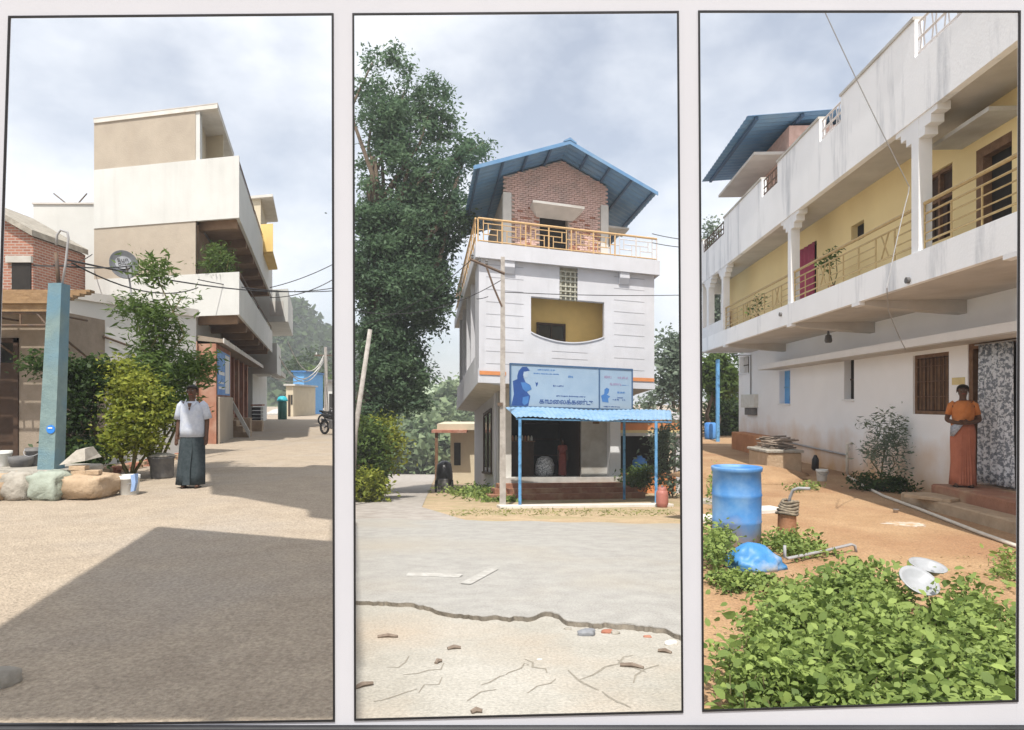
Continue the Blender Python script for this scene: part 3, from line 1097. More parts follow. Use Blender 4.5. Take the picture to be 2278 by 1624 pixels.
# front boundary wall and lower block beside the pillar
a0, a1 = P(147, 0, 14.0), P(436, 0, 17.2)
uu = (a1 - a0)
uu.z = 0
wl_ = uu.length
Wf = frame((a0.x, a0.y), (uu.x, uu.y), (-uu.y, uu.x))
wt_ = thing('front_annexe', 'low white annexe with stained front behind the shrubs', 'building', Wf(wl_ / 2, 0, 0))
mb = MB(Wf)
mb.box(0, wl_, 0, 3.0, 0, 3.55)
mb.build('wall', 'white_wall', wt_)
mb = MB(Wf)
mb.box(-0.04, wl_ + 0.02, -0.07, 3.05, 3.551, 3.74)
mb.build('coping', 'concrete_pale', wt_)
mb = MB(Wf)
mb.box(-0.02, wl_, -0.05, 0, 2.28, 2.42)
mb.build('band', 'concrete_pale', wt_)
for x0, x1, z0, z1 in ((0.05, 0.55, 2.92, 2.70), (0.80, 1.45, 2.82, 2.66)):
    mb = MB(Wf)
    mb.tube([(x0, -0.05, z0), (x1, -0.05, z1)], 0.025, 6)
    mb.build('drain_pipe', 'rust_steel', wt_)
mb = MB(Wf)
mb.box(0.62, 0.98, -0.02, 0.0, 1.9, 2.26)
w_ = mb.build('window', 'pillar_blue', wt_)
mb = MB(Wf)
mb.box(0.58, 1.02, -0.05, -0.021, 2.2, 2.27)
mb.build('lintel', 'bike_black', w_)

# white building behind, stained at the top
c0, c1 = P(74, 455, 24.5), P(207, 455, 24.5)
bw = thing('rear_white_building', 'white building with rust stained top behind the pillar', 'building', ((c0.x + c1.x) / 2, 24.5, 0))
mb = MB()
mb.box(c0.x, c1.x + 0.6, 24.5, 29, 0, c0.z)
mb.build('wall', 'white_wall', bw)
mb = MB()
mb.box(c0.x - 0.03, c1.x + 0.6, 24.45, 29, c0.z + 0.001, c0.z + 0.06)
mb.build('roof_edge', 'slab_grey', bw)
for px, q in ((150, 0.5), (172, -0.35)):
    e = P(px, 455, 24.6)
    mb = MB()
    mb.tube([(e.x, e.y, e.z), (e.x - q, e.y, e.z + 0.4)], 0.022, 6)
    mb.build('rebar', 'rust_steel', bw)

# unfinished brick building, far left
c0, c1 = P(-60, 486, 20.5), P(74, 540, 20.5)
bb = thing('brick_building', 'unfinished red brick building with dark window hole and grey sloping roof', 'building', (c1.x - 1, 20.5, 0))
mb = MB()
zl, zr = P(0, 486, 20.5).z, P(0, 528, 20.5).z
mb.front([(c0.x, 0), (c1.x, 0), (c1.x, zr), (c0.x, zl + 0.5)], 20.5, 23)
mb.build('wall', 'brick_tex', bb)
mb = MB()
mb.front([(c0.x, zl + 0.51), (c1.x + 0.1, zr), (c1.x + 0.1, zr + 0.18), (c0.x, zl + 0.7)], 20.3, 23)
mb.build('roof', 'stone', bb)
mb = MB()
e0, e1 = P(28, 585, 20.5), P(70, 668, 20.5)
mb.box(e0.x, e1.x, 20.46, 20.5, e1.z, e0.z)
wo = mb.build('window_hole', 'dark_void', bb)
mb = MB()
mb.box(e0.x - 0.15, e1.x + 0.05, 20.40, 20.5, e0.z, e0.z + 0.2)
mb.build('lintel', 'concrete', wo)

# roadside shop with plank awning
sx0, sx1 = P(-190, 0, 13.2).x, P(122, 0, 13.2).x
sh = thing('roadside_shop', 'brown plastered shop with dark doorway and plank awning', 'shop', ((sx0 + sx1) / 2, 13.2, 0))
zt = P(0, 690, 13.2).z
dx0, dx1 = P(-70, 0, 13.2).x, P(42, 0, 13.2).x
dz1 = P(0, 752, 13.2).z
mb = MB()
mb.box(dx1, sx1, 13.2, 13.4, 0, zt)
mb.box(sx0, dx0, 13.2, 13.4, 0, zt)
mb.box(dx0, dx1, 13.2, 13.4, dz1, zt)
mb.build('wall', 'shop_brown', sh)
mb = MB()
mb.box(sx0, sx1, 15.0, 15.1, 0, zt)
mb.box(sx0, sx1, 13.4, 15.0, zt - 0.1, zt)
mb.box(sx0, sx0 + 0.1, 13.4, 15.0, 0, zt - 0.1)
mb.box(sx1 - 0.1, sx1, 13.4, 15.0, 0, zt - 0.1)
mb.build('inner_room', 'shop_brown', sh)
mb = MB()
mb.box(dx1 - 0.09, dx1, 13.17, 13.26, 0, dz1)
mb.box(dx0, dx1, 13.17, 13.26, dz1 - 0.09, dz1)
mb.build('door_frame', 'wood_dark', sh)
mb = MB()
mb.box(dx0 + 0.02, dx1 - 0.1, 13.36, 13.40, 0, dz1 * 0.82)
mb.build('door', 'wood_dark', sh)
ax1 = P(120, 0, 12.0).x
for k in range(7):                                              # planks of the awning, edge to the street
    z_ = P(0, 672, 12.0).z
    mb = MB()
    y0 = 12.0 + k * 0.17
    mb.box(sx0, ax1 + 0.02 * (k % 3), y0, y0 + 0.155, z_ + 0.06 * k - 0.02, z_ + 0.06 * k + 0.03)
    mb.build('plank', 'plank', sh)
zl = P(0, 724, 12.1).z
zu = P(0, 697, 12.1).z
mb = MB()
mb.tube([(sx0, 12.1, zl), (P(112, 0, 12.1).x, 12.1, zl)], 0.022, 6)
mb.tube([(sx0, 12.1, zu), (P(112, 0, 12.1).x, 12.1, zu)], 0.022, 6)
for px in (-40, 46, 82):
    x = P(px, 0, 12.1).x
    mb.tube([(x, 12.1, zu), (x + (0.18 if px == 82 else 0), 12.1, zl)], 0.02, 6)
for px in (-60, 108):
    x = P(px, 0, 12.1).x
    mb.tube([(x, 12.1, zl), (x, 13.2, zl - 0.5)], 0.02, 6)
    mb.tube([(x, 12.1, zu), (x, 13.2, zu)], 0.02, 6)
mb.build('awning_truss', 'rust_steel', sh)
mb = MB()
mb.front([(sx0, zu + 0.03), (P(114, 0, 12.08).x, zu + 0.03), (P(114, 0, 12.08).x, P(0, 676, 12.05).z), (sx0, P(0, 674, 12.05).z)], 12.06, 12.075)
mb.build('awning_board', 'plank', sh)

# blue green pillar on its stone foot
pb, pt_ = P(113, 1062, 10.0), P(132, 632, 10.0)
pl = thing('blue_pillar', 'weathered blue green concrete pillar with round blue sticker', 'pillar', (pb.x, 10.0, 0))
mb = MB()
w0, w1 = 0.125, 0.098
zf = 0.30
mb.loft([[(pb.x - w0, 9.88, zf), (pb.x + w0, 9.88, zf), (pb.x + w0, 10.12, zf), (pb.x - w0, 10.12, zf)],
         [(pt_.x - w1, 9.9, pt_.z), (pt_.x + w1, 9.9, pt_.z), (pt_.x + w1, 10.1, pt_.z), (pt_.x - w1, 10.1, pt_.z)]])
mb.build('shaft', 'pillar_blue', pl)
s_ = P(112, 955, 9.87)
mb = MB()
mb.loft([[(s_.x + 0.062 * math.cos(a), 9.872, s_.z + 0.062 * math.sin(a)) for a in [k * math.pi / 10 for k in range(20)]],
         [(s_.x + 0.062 * math.cos(a), 9.884, s_.z + 0.062 * math.sin(a)) for a in [k * math.pi / 10 for k in range(20)]]])
mb.build('sticker', 'sticker_blue', pl)
mb = MB()
mb.box(s_.x - 0.035, s_.x + 0.03, 9.866, 9.8715, s_.z + 0.01, s_.z + 0.03)
mb.build('sticker_print', 'poster_white', pl)
mb = MB()
q = [P(138, 634, 9.95), P(146, 585, 9.95), P(152, 530, 9.95), P(150, 517, 9.95), P(135, 512, 9.95), P(127, 522, 9.95), P(125, 545, 9.95)]
mb.tube([tuple(p) for p in q], 0.016, 8)
mb.build('hook_pipe', 'pipe_grey', pl, smooth=True)
mb = MB()
mb.tube([tuple(P(124, 562, 10)), tuple(P(131, 634, 10))], 0.028, 8)
mb.build('short_pipe', 'rust_steel', pl, smooth=True)
# low stone wall and its stones
sw = thing('stone_wall', 'low rubble wall of grey green stones under the blue pillar', 'wall', (P(60, 0, 9.8).x, 9.8, 0))
rs = random.Random(3)


def boulder(cx, cy, cz, rx, ry, rz, seed, n=14, pw=0.5):
    r_ = random.Random(seed)
    ph = [r_.uniform(0, 6.3) for _ in range(4)]
    rings = []
    n = max(n, 26)
    for j in range(1, 14):
        th = math.pi * j / 14
        row = []
        for i in range(n):
            a = 2 * math.pi * i / n
            q = 1 + 0.13 * math.sin(2 * a + ph[0]) + 0.09 * math.sin(3 * a + 2 * th + ph[1]) + 0.05 * math.sin(5 * a + ph[2] + th)
            sx = math.copysign(abs(math.cos(a)) ** pw, math.cos(a)) * math.sin(th) ** (pw * 0.9)
            sy = math.copysign(abs(math.sin(a)) ** pw, math.sin(a)) * math.sin(th) ** (pw * 0.9)
            nv = mnoise.noise(Vector((sx * 2.3 + seed, sy * 2.3, th * 2.0))) * 0.16 + mnoise.noise(Vector((sx * 6 + seed, sy * 6, th * 5))) * 0.09 + mnoise.noise(Vector((sx * 15 + seed, sy * 15, th * 12))) * 0.04
            q += nv
            row.append((cx + rx * q * sx, cy + ry * q * sy, cz - rz * math.copysign(abs(math.cos(th)) ** 0.7, math.cos(th)) * (1 + 0.06 * math.sin(a + ph[3]) + nv)))
        rings.append(row)
    return MB().loft(rings)


stones = [(-60, 0.22, 0.20, 'stone'), (-18, 0.2, 0.2, 'stone'), (8, 0.13, 0.19, 'stone_tan'), (50, 0.22, 0.2, 'stone'), (103, 0.27, 0.21, 'stone_green')]
for i, (px, rx, rz, m_) in enumerate(stones):
    c = P(px, 0, 9.55)
    boulder(c.x, 9.62, 0.20, rx, 0.24, rz, 40 + i).build('stone', m_, sw, smooth=True)
mb = MB()
mb.bbox(P(-90, 0, 9.9).x, P(140, 0, 9.9).x, 9.72, 10.9, 0, 0.40, 0.02)
mb.build('wall_core', 'stone', sw)
mb = boulder(P(188, 0, 9.6).x, 9.75, 0.17, 0.31, 0.3, 0.185, 77)
tag(mb.build('cut_rock', 'stone_tan', None, smooth=True), 'large tan block of rock at the street edge under stacked bricks', 'rock')
bk = thing('brick_stack', 'few tan bricks stacked on the large rock', 'bricks', (P(185, 0, 9.7).x, 9.7, 0.35))
for k, (px, dz) in enumerate(((180, 0.0), (176, 0.065), (205, 0.0))):
    c = P(px, 0, 9.7)
    m_ = MB(yaw((c.x, 9.7, 0.352 + dz), 0.1 * k - 0.1))
    m_.bbox(-0.115, 0.115, -0.06, 0.06, 0, 0.062, 0.006)
    m_.build('brick', 'stone_tan', bk)
mb = MB()
c = P(183, 1030, 9.8)
mb.loft([[(c.x - 0.22, 9.62, 0.49), (c.x + 0.14, 9.64, 0.55), (c.x + 0.16, 10.0, 0.58), (c.x - 0.2, 10.0, 0.52)],
         [(c.x - 0.16, 9.66, 0.56), (c.x + 0.13, 9.66, 0.60), (c.x + 0.13, 9.98, 0.63), (c.x - 0.15, 9.96, 0.6)],
         [(c.x - 0.02, 9.7, 0.70), (c.x + 0.10, 9.7, 0.72), (c.x + 0.10, 9.9, 0.74), (c.x - 0.02, 9.9, 0.72)]])
tag(mb.build('folded_sack', 'sack', None), 'grey folded sack lying on the brick stack', 'sack')
# brick edging running back to the black tub
be = thing('brick_edging', 'uneven row of red brown bricks edging the shrub bed', 'edging', (P(270, 0, 11).x, 11, 0))
for k in range(15):
    px = 214 + k * 13
    py = 1062 - k * 3.0
    for j in range(2):
        g = G1(px + rs.uniform(-3, 3) + 4 * j, py)
        m_ = MB(yaw((g.x, g.y + 0.25, 0.075 * j), rs.uniform(-0.5, 0.4)))
        m_.bbox(-0.11, 0.11, -0.055, 0.055, 0, 0.072, 0.008)
        m_.build('brick', 'brick' if k % 3 else 'stone_tan', be)


def bucket(name, label, loc, r0, r1, h, m_, handle=True, rim='bucket_white', tilt=0):
    t = thing(name, label, 'bucket', loc)
    m = MB()
    m.lathe(loc, [(r0 * 0.96, 0.0), (r0, 0.01), (r0 + (r1 - r0) * 0.8, h * 0.8), (r1 * 1.04, h * 0.82), (r1 * 1.04, h * 0.86), (r1, h * 0.87), (r1 * 1.03, h), (r1 * 0.96, h), (r1 * 0.93, h * 0.9), (r0 * 0.92, 0.02)], 24)
    m.build('body', m_, t, smooth=True)
    if handle:
        m = MB()
        m.tube([(loc[0] + r1 * 1.06 * math.cos(a), loc[1] - 0.03 - 0.10 * math.sin(a), loc[2] + h * 0.9 - h * 0.35 * math.sin(a)) for a in [k * math.pi / 10 for k in range(11)]], 0.006, 6)
        m.build('handle', 'pipe_grey', t)
    return t


g = G1(278, 1103)
bkt = bucket('bucket', 'dirty white plastic bucket with blue rag beside the brick edging', (g.x, g.y + 0.1, 0), 0.125, 0.15, 0.30, 'bucket_white')
mb = MB()
mb.loft([[(g.x + 0.10, g.y - 0.04, 0.31), (g.x + 0.16, g.y - 0.03, 0.33), (g.x + 0.17, g.y + 0.05, 0.33), (g.x + 0.11, g.y + 0.05, 0.31)],
         [(g.x + 0.13, g.y - 0.06, 0.2), (g.x + 0.185, g.y - 0.05, 0.2), (g.x + 0.18, g.y + 0.02, 0.2), (g.x + 0.15, g.y + 0.02, 0.2)],
         [(g.x + 0.125, g.y - 0.08, 0.07), (g.x + 0.17, g.y - 0.075, 0.08), (g.x + 0.17, g.y - 0.02, 0.08), (g.x + 0.15, g.y - 0.02, 0.08)]])
tag(mb.build('blue_rag', 'cloth_blue', None), 'pale blue rag hanging over the dirty white bucket', 'rag')
g = G1(354, 1066)
tb = thing('tub', 'old dark metal tub with torn grey lid behind the standing man', 'tub', (g.x, g.y + 0.1, 0))
mb = MB()
mb.lathe((g.x, g.y + 0.1, 0), [(0.17, 0), (0.19, 0.05), (0.20, 0.36), (0.215, 0.37), (0.215, 0.40), (0.19, 0.40), (0.18, 0.1)], 24)
mb.build('body', 'bucket_grey', tb, smooth=True)
mb = MB()
mb.lathe((g.x, g.y + 0.1, 0.40), [(0.20, 0.0), (0.22, 0.02), (0.12, 0.06), (0.02, 0.07)], 18, wob=lambda a, z: 0.10 * math.sin(5 * a))
mb.build('lid', 'sack', tb, smooth=True)
g = P(6, 0, 10.4)
bucket('bucket', 'clean white pail on the stone wall by the shop door', (g.x, 10.4, 0.40), 0.10, 0.125, 0.24, 'bucket_white', False)
g = P(48, 0, 10.35)
mb = MB()
mb.lathe((g.x, 10.35, 0.40), [(0.14, 0), (0.17, 0.1), (0.175, 0.16), (0.16, 0.16), (0.14, 0.05)], 22)
tag(mb.build('basin', 'bucket_grey', None, smooth=True), 'shallow dark basin on the stone wall', 'basin')
g = P(78, 0, 10.5)
bucket('bucket', 'dark pail standing behind the shallow basin on the stone wall', (g.x, 10.5, 0.40), 0.11, 0.13, 0.28, 'bucket_grey', True)
g = G1(-2, 1528)
tag(boulder(g.x, g.y, 0.04, 0.085, 0.07, 0.05, 91, pw=0.9).build('roadside_stone', 'stone', None, smooth=True), 'lone grey stone lying in the shaded open street', 'stone')

# satellite dish
dc = P(276, 588, 14.6)
dt = thing('satellite_dish', 'grey oval satellite dish on a thin mast above the annexe', 'satellite dish', (dc.x + 0.12, 14.6, 3.74))
mb = MB()
mb.tube([tuple(P(293, 660, 14.65)), tuple(P(286, 610, 14.65)), tuple(P(281, 590, 14.63))], 0.02, 8)
mb.build('mast', 'pipe_grey', dt)
ax = Vector((0.45, -0.82, 0.34)).normalized()
sd = ax.cross(Vector((0, 0, 1))).normalized()
su = sd.cross(ax).normalized()
roll = math.radians(-14)
s2 = sd * math.cos(roll) + su * math.sin(roll)
u2 = su * math.cos(roll) - sd * math.sin(roll)
rings = []
for rr, dd in ((0.02, -0.07), (0.3, -0.062), (0.6, -0.045), (0.85, -0.018), (1.0, 0.0), (1.03, 0.004), (1.03, -0.012), (0.85, -0.035), (0.5, -0.068), (0.02, -0.085)):
    rings.append([tuple(dc + s2 * 0.27 * rr * math.cos(a) + u2 * 0.34 * rr * math.sin(a) + ax * dd) for a in [k * 2 * math.pi / 32 for k in range(32)]])
mb = MB()
mb.loft(rings)
mb.build('reflector', 'dish_grey', dt, smooth=True)
mb = MB()
for ww in ((0.16,),):
    mb.loft([[tuple(dc + s2 * 0.17 * math.cos(a) + u2 * (0.06 + 0.16 * math.sin(a)) + ax * (-0.052 + 0.02 * abs(math.sin(a)))) for a in [k * 2 * math.pi / 20 for k in range(20)]],
             [tuple(dc + s2 * 0.165 * math.cos(a) + u2 * (0.06 + 0.155 * math.sin(a)) + ax * (-0.046 + 0.02 * abs(math.sin(a)))) for a in [k * 2 * math.pi / 20 for k in range(20)]]])
mb.build('printed_field', 'dish_pale', dt)
mb = MB()
fe = dc + ax * 0.32 - u2 * 0.26
mb.tube([tuple(dc - u2 * 0.33), tuple(fe)], 0.01, 6)
mb.tube([tuple(fe), tuple(fe - ax * 0.09)], 0.03, 10)
mb.build('feed_arm', 'bucket_grey', dt)


def text(name, body, size, material, parent, origin, right, up, ext=0.004, align='CENTER', offset=0.0):
    cu = bpy.data.curves.new(name, 'FONT')
    cu.body = body
    cu.size = size
    cu.extrude = ext
    cu.align_x = align
    cu.align_y = 'CENTER'
    cu.offset = offset
    cu.resolution_u = 3
    tmp = bpy.data.objects.new(name + '_curve', cu)
    COL.objects.link(tmp)
    dg = bpy.context.evaluated_depsgraph_get()
    me = bpy.data.meshes.new_from_object(tmp.evaluated_get(dg))
    bpy.data.objects.remove(tmp)
    bpy.data.curves.remove(cu)
    r_, u_ = Vector(right).normalized(), Vector(up).normalized()
    n_ = r_.cross(u_)
    off = WORLD_OFF[parent]
    for v in me.vertices:
        c = v.co
        v.co = Vector(origin) + r_ * c.x + u_ * c.y + n_ * c.z - off
    me.materials.clear()
    me.materials.append(MATS[material])
    o = bpy.data.objects.new(name, me)
    COL.objects.link(o)
    o.parent = parent
    WORLD_OFF[o] = off.copy()
    return o


text('lettering', 'Sun', 0.15, 'bike_black', dt, dc + u2 * 0.115 - ax * 0.012, -s2, u2)
text('lettering', 'Direct', 0.085, 'bike_black', dt, dc + u2 * 0.02 - ax * 0.03, -s2, u2)

# plants of the shrub bed
def blob(px, py, Y, wx, wz, wy=None):
    c = P(px, py, Y)
    k = Y / FPX
    return (c.x, c.y, c.z, wx * k, (wy if wy else wx) * k, wz * k)


shrub('oleander', 'tall dark narrow leaved shrub rising in the bed against the annexe', (P(350, 0, 13).x, 12.9, 0),
      [blob(345, 750, 12.9, 48, 90), blob(345, 850, 12.8, 62, 70), blob(430, 815, 12.8, 45, 38), blob(300, 690, 12.9, 38, 24), blob(345, 610, 13, 26, 32), blob(405, 660, 13, 14, 22), blob(380, 900, 12.6, 45, 60)],
      300, 28, 0.13, 0.145, 'leaf_mid', 'stalk', 21, wide=0.22, up=0.3, stem_r=0.03)
shrub('golden_shrub', 'bright yellow green bushy shrub in the bed beside the dark vine', (P(290, 0, 12.2).x, 12.2, 0),
      [blob(300, 870, 12.2, 62, 62), blob(265, 840, 12.2, 38, 50), blob(290, 960, 12.0, 60, 62), blob(345, 920, 12.0, 35, 50), blob(250, 990, 12.0, 35, 35)],
      300, 30, 0.11, 0.08, 'leaf_yellow', 'stalk', 22, wide=0.55, up=0.45, stem_r=0.03)
shrub('dark_vine', 'dark leafy climber beside the blue pillar', (P(180, 0, 12).x, 11.9, 0),
      [blob(175, 880, 11.8, 42, 70), blob(165, 975, 11.8, 40, 60), blob(200, 830, 11.9, 32, 34), blob(190, 1020, 11.5, 35, 30), blob(110, 812, 11.4, 44, 13)],
      230, 30, 0.11, 0.085, 'leaf_dark', 'bark', 23, wide=0.55, up=0.4, stem_r=0.025)
mb = MB()
stem_tubes(mb, (P(222, 0, 12).x, 12.0, 0), [tuple(P(212, 900, 12.0))], 0.06, 0.03, 0.05, 4)
tag(mb.build('bare_trunk', 'bark', None, smooth=True), 'bare brown trunk standing between the dark vine and golden shrub', 'trunk')
e = A(0.75, 0.35, 5.56)
pp = thing('potted_plant', 'bushy green potted plant on the corner of the first balcony', 'potted plant', (e[0], e[1], e[2] - 0.55))
mb = MB()
mb.lathe((e[0], e[1], e[2] - 0.55), [(0.16, -0.56), (0.24, 0.0), (0.26, 0.02), (0.22, 0.02)], 16)
mb.build('pot', 'terracotta', pp, smooth=True)
mb = MB()
stem_tubes(mb, (e[0], e[1], e[2] - 0.55), [(e[0] + 0.1, e[1], e[2] + 0.8), (e[0] - 0.25, e[1], e[2] + 0.5), (e[0] + 0.4, e[1], e[2] + 0.6)], 0.025, 0.01, 0.1, 5)
mb.build('stem', 'stalk', pp)
pts, tone = clumps([(e[0], e[1], e[2] + 0.5, 0.5, 0.4, 0.55), (e[0] + 0.15, e[1], e[2] + 0.1, 0.4, 0.3, 0.3)], 70, 22, 0.11, 31)
leaves('foliage', pts, 0.16, 'leaf_mid', pp, seed=32, wide=0.2, up=0.25, tone=tone)
e = P(362, 600, 15.0)
mb = MB()
rings = [[(e.x + (0.11 + 0.012 * math.cos(b)) * math.cos(a), e.y + 0.012 * math.sin(b), e.z + (0.11 + 0.012 * math.cos(b)) * math.sin(a)) for b in [j * math.pi / 3 for j in range(6)]] for a in [k * math.pi / 12 for k in range(25)]]
mb.loft(rings, caps=False)
mb.tube([(e.x, e.y, e.z - 0.11), (e.x - 0.02, e.y + 0.05, 3.74)], 0.012, 6)
tag(mb.build('hoop', 'bucket_white', None, smooth=True), 'pale ring on a stick above the annexe roof among the leaves', 'hoop')

# ================================================================ PEOPLE
def skin_body(name, joints, edges, material, parent, tf, sub=2):
    """one continuous surface grown over a skeleton; joints = {key: (x, y, z, r)}"""
    keys = list(joints)
    me = bpy.data.meshes.new(name)
    me.from_pydata([joints[k][:3] for k in keys], [(keys.index(a), keys.index(b)) for a, b in edges], [])
    o = bpy.data.objects.new(name + '_tmp', me)
    COL.objects.link(o)
    md = o.modifiers.new('skin', 'SKIN')
    md.use_smooth_shade = True
    for i, k in enumerate(keys):
        r = joints[k][3]
        me.skin_vertices[0].data[i].radius = (r, r) if not isinstance(r, tuple) else r
        me.skin_vertices[0].data[i].use_root = (i == 0)
    sb = o.modifiers.new('sub', 'SUBSURF')
    sb.levels = sb.render_levels = sub
    dg = bpy.context.evaluated_depsgraph_get()
    m2 = bpy.data.meshes.new_from_object(o.evaluated_get(dg))
    bpy.data.objects.remove(o)
    off = WORLD_OFF[parent]
    for v in m2.vertices:
        v.co = Vector(tf(*v.co)) - off
    for p in m2.polygons:
        p.use_smooth = True
    m2.materials.clear()
    m2.materials.append(MATS[material])
    ob = bpy.data.objects.new(name, m2)
    COL.objects.link(ob)
    ob.parent = parent
    WORLD_OFF[ob] = off.copy()
    return ob


def ell(cx, cy, z, rx, ry, n=28, fold=0.0, k=9, ph=0.0):
    return [(cx + rx * (1 + fold * math.sin(k * a + ph)) * math.cos(a), cy + ry * (1 + fold * math.sin(k * a + ph)) * math.sin(a), z) for a in [2 * math.pi * i / n for i in range(n)]]


def base_skeleton(arms, lean=0.0):
    J = {'pelvis': (0, 0, 0.88, 0.115), 'waist': (0, 0, 1.03, 0.105), 'chest': (0, 0, 1.22, 0.125), 'base': (0, 0.005, 1.355, 0.058),
         'neck': (0, -0.005, 1.41, 0.05), 'jaw': (0, -0.022, 1.455, 0.058), 'head': (0, -0.008, 1.525, 0.078), 'crown': (0, 0.0, 1.585, 0.062)}
    E = [('pelvis', 'waist'), ('waist', 'chest'), ('chest', 'base'), ('base', 'neck'), ('neck', 'jaw'), ('jaw', 'head'), ('head', 'crown')]
    for s, t in ((-1, 'l'), (1, 'r')):
        J['hip' + t] = (0.085 * s, 0, 0.80, 0.085)
        J['knee' + t] = (0.09 * s, -0.015, 0.45, 0.056)
        J['calf' + t] = (0.09 * s, 0.015, 0.30, 0.05)
        J['ankle' + t] = (0.09 * s, 0.02, 0.075, 0.034)
        J['ball' + t] = (0.10 * s, -0.09, 0.035, 0.034)
        J['toe' + t] = (0.105 * s, -0.15, 0.026, 0.026)
        E += [('pelvis', 'hip' + t), ('hip' + t, 'knee' + t), ('knee' + t, 'calf' + t), ('calf' + t, 'ankle' + t), ('ankle' + t, 'ball' + t), ('ball' + t, 'toe' + t)]
        sh, el, wr, hd = arms[t]
        J['sh' + t] = (*sh, 0.052)
        J['el' + t] = (*el, 0.04)
        J['wr' + t] = (*wr, 0.027)
        J['pa' + t] = (*hd, 0.03)
        E += [('chest', 'sh' + t), ('sh' + t, 'el' + t), ('el' + t, 'wr' + t), ('wr' + t, 'pa' + t)]
        d = (Vector(hd) - Vector(wr)).normalized()
        side = d.cross(Vector((0, 1, 0.2)))
        if side.length < 0.1:
            side = Vector((1, 0, 0))
        side.normalize()
        curl = d.cross(side).normalized() * (0.018 if s > 0 else -0.018)
        for q, ln in enumerate((0.062, 0.072, 0.068, 0.052)):
            b = Vector(hd) + side * (0.013 * (q - 1.5)) + d * 0.03
            m = b + d * ln * 0.55
            e = b + d * ln + curl
            J[f'f{q}a{t}'] = (*b, 0.0095)
            J[f'f{q}b{t}'] = (*m, 0.0085)
            J[f'f{q}c{t}'] = (*e, 0.0075)
            E += [('pa' + t, f'f{q}a{t}'), (f'f{q}a{t}', f'f{q}b{t}'), (f'f{q}b{t}', f'f{q}c{t}')]
        b = Vector(wr).lerp(Vector(hd), 0.6) + side * (-0.032 * s)
        J['th1' + t] = (*b, 0.011)
        J['th2' + t] = (*(b + d * 0.035 + side * (-0.012 * s)), 0.009)
        E += [('wr' + t, 'th1' + t), ('th1' + t, 'th2' + t)]
    return J, E


def face(t, tf, hair_long):
    for s in (-1, 1):
        m = MB(tf)
        m.lathe((0.03 * s, -0.082, 1.53), [(0.002, -0.008), (0.011, -0.004), (0.012, 0.0), (0.011, 0.004), (0.002, 0.008)], 10)
        e = m.build('eye', 'eye_white', t, smooth=True)
        m = MB(tf)
        m.lathe((0.03 * s, -0.0925, 1.53), [(0.001, -0.005), (0.0055, 0.0), (0.001, 0.005)], 8)
        m.build('pupil', 'hair', e, smooth=True)
        m = MB(tf)
        m.lathe((0.080 * s, 0.005, 1.515), [(0.004, -0.03), (0.013, -0.015), (0.016, 0.012), (0.008, 0.03)], 10, sx=0.6)
        m.build('ear', 'skin', t, smooth=True)
        m = MB(tf)
        m.tube([(0.015 * s, -0.089, 1.550), (0.032 * s, -0.088, 1.556), (0.05 * s, -0.076, 1.550)], 0.004, 6)
        m.build('eyebrow', 'hair', t)
    m = MB(tf)
    m.loft([[(-0.008, -0.082, 1.54), (0.008, -0.082, 1.54), (0.008, -0.07, 1.54), (-0.008, -0.07, 1.54)],
            [(-0.014, -0.106, 1.502), (0.014, -0.106, 1.502), (0.016, -0.07, 1.502), (-0.016, -0.07, 1.502)],
            [(-0.012, -0.09, 1.494), (0.012, -0.09, 1.494), (0.014, -0.07, 1.494), (-0.014, -0.07, 1.494)]])
    m.build('nose', 'skin', t, smooth=True)
    m = MB(tf)
    m.tube([(-0.024, -0.078, 1.470), (0, -0.086, 1.472), (0.024, -0.078, 1.470)], 0.006, 6)
    m.build('mouth', 'sari_red', t)
    m = MB(tf)
    rings = []
    for j in range(7):
        th = math.pi * 0.52 * (1 - j / 6.0)
        rings.append([(0.086 * math.sin(th) * math.cos(a) * (1.0), 0.008 + 0.094 * math.sin(th) * math.sin(a), 1.545 + 0.080 * math.cos(th) + 0.038 * max(0.0, -math.sin(a)) ** 0.7 * max(0.0, 1 - j / 4.0) - 0.05 * max(0.0, math.sin(a)) * max(0.0, 1 - j / 3.0)) for a in [2 * math.pi * i / 20 for i in range(20)]])
    m.loft(rings)
    hr = m.build('hair', 'hair', t, smooth=True)
    if hair_long:
        m = MB(tf)
        m.lathe((0, 0.115, 1.49), [(0.01, -0.05), (0.045, -0.03), (0.05, 0.01), (0.03, 0.045), (0.005, 0.055)], 14)
        m.build('bun', 'hair', hr, smooth=True)


def sleeve(m, a, b, r0, r1):
    m.tube([a, tuple(Vector(a).lerp(Vector(b), 0.5)), b], [r0, (r0 + r1) / 2, r1], 14)


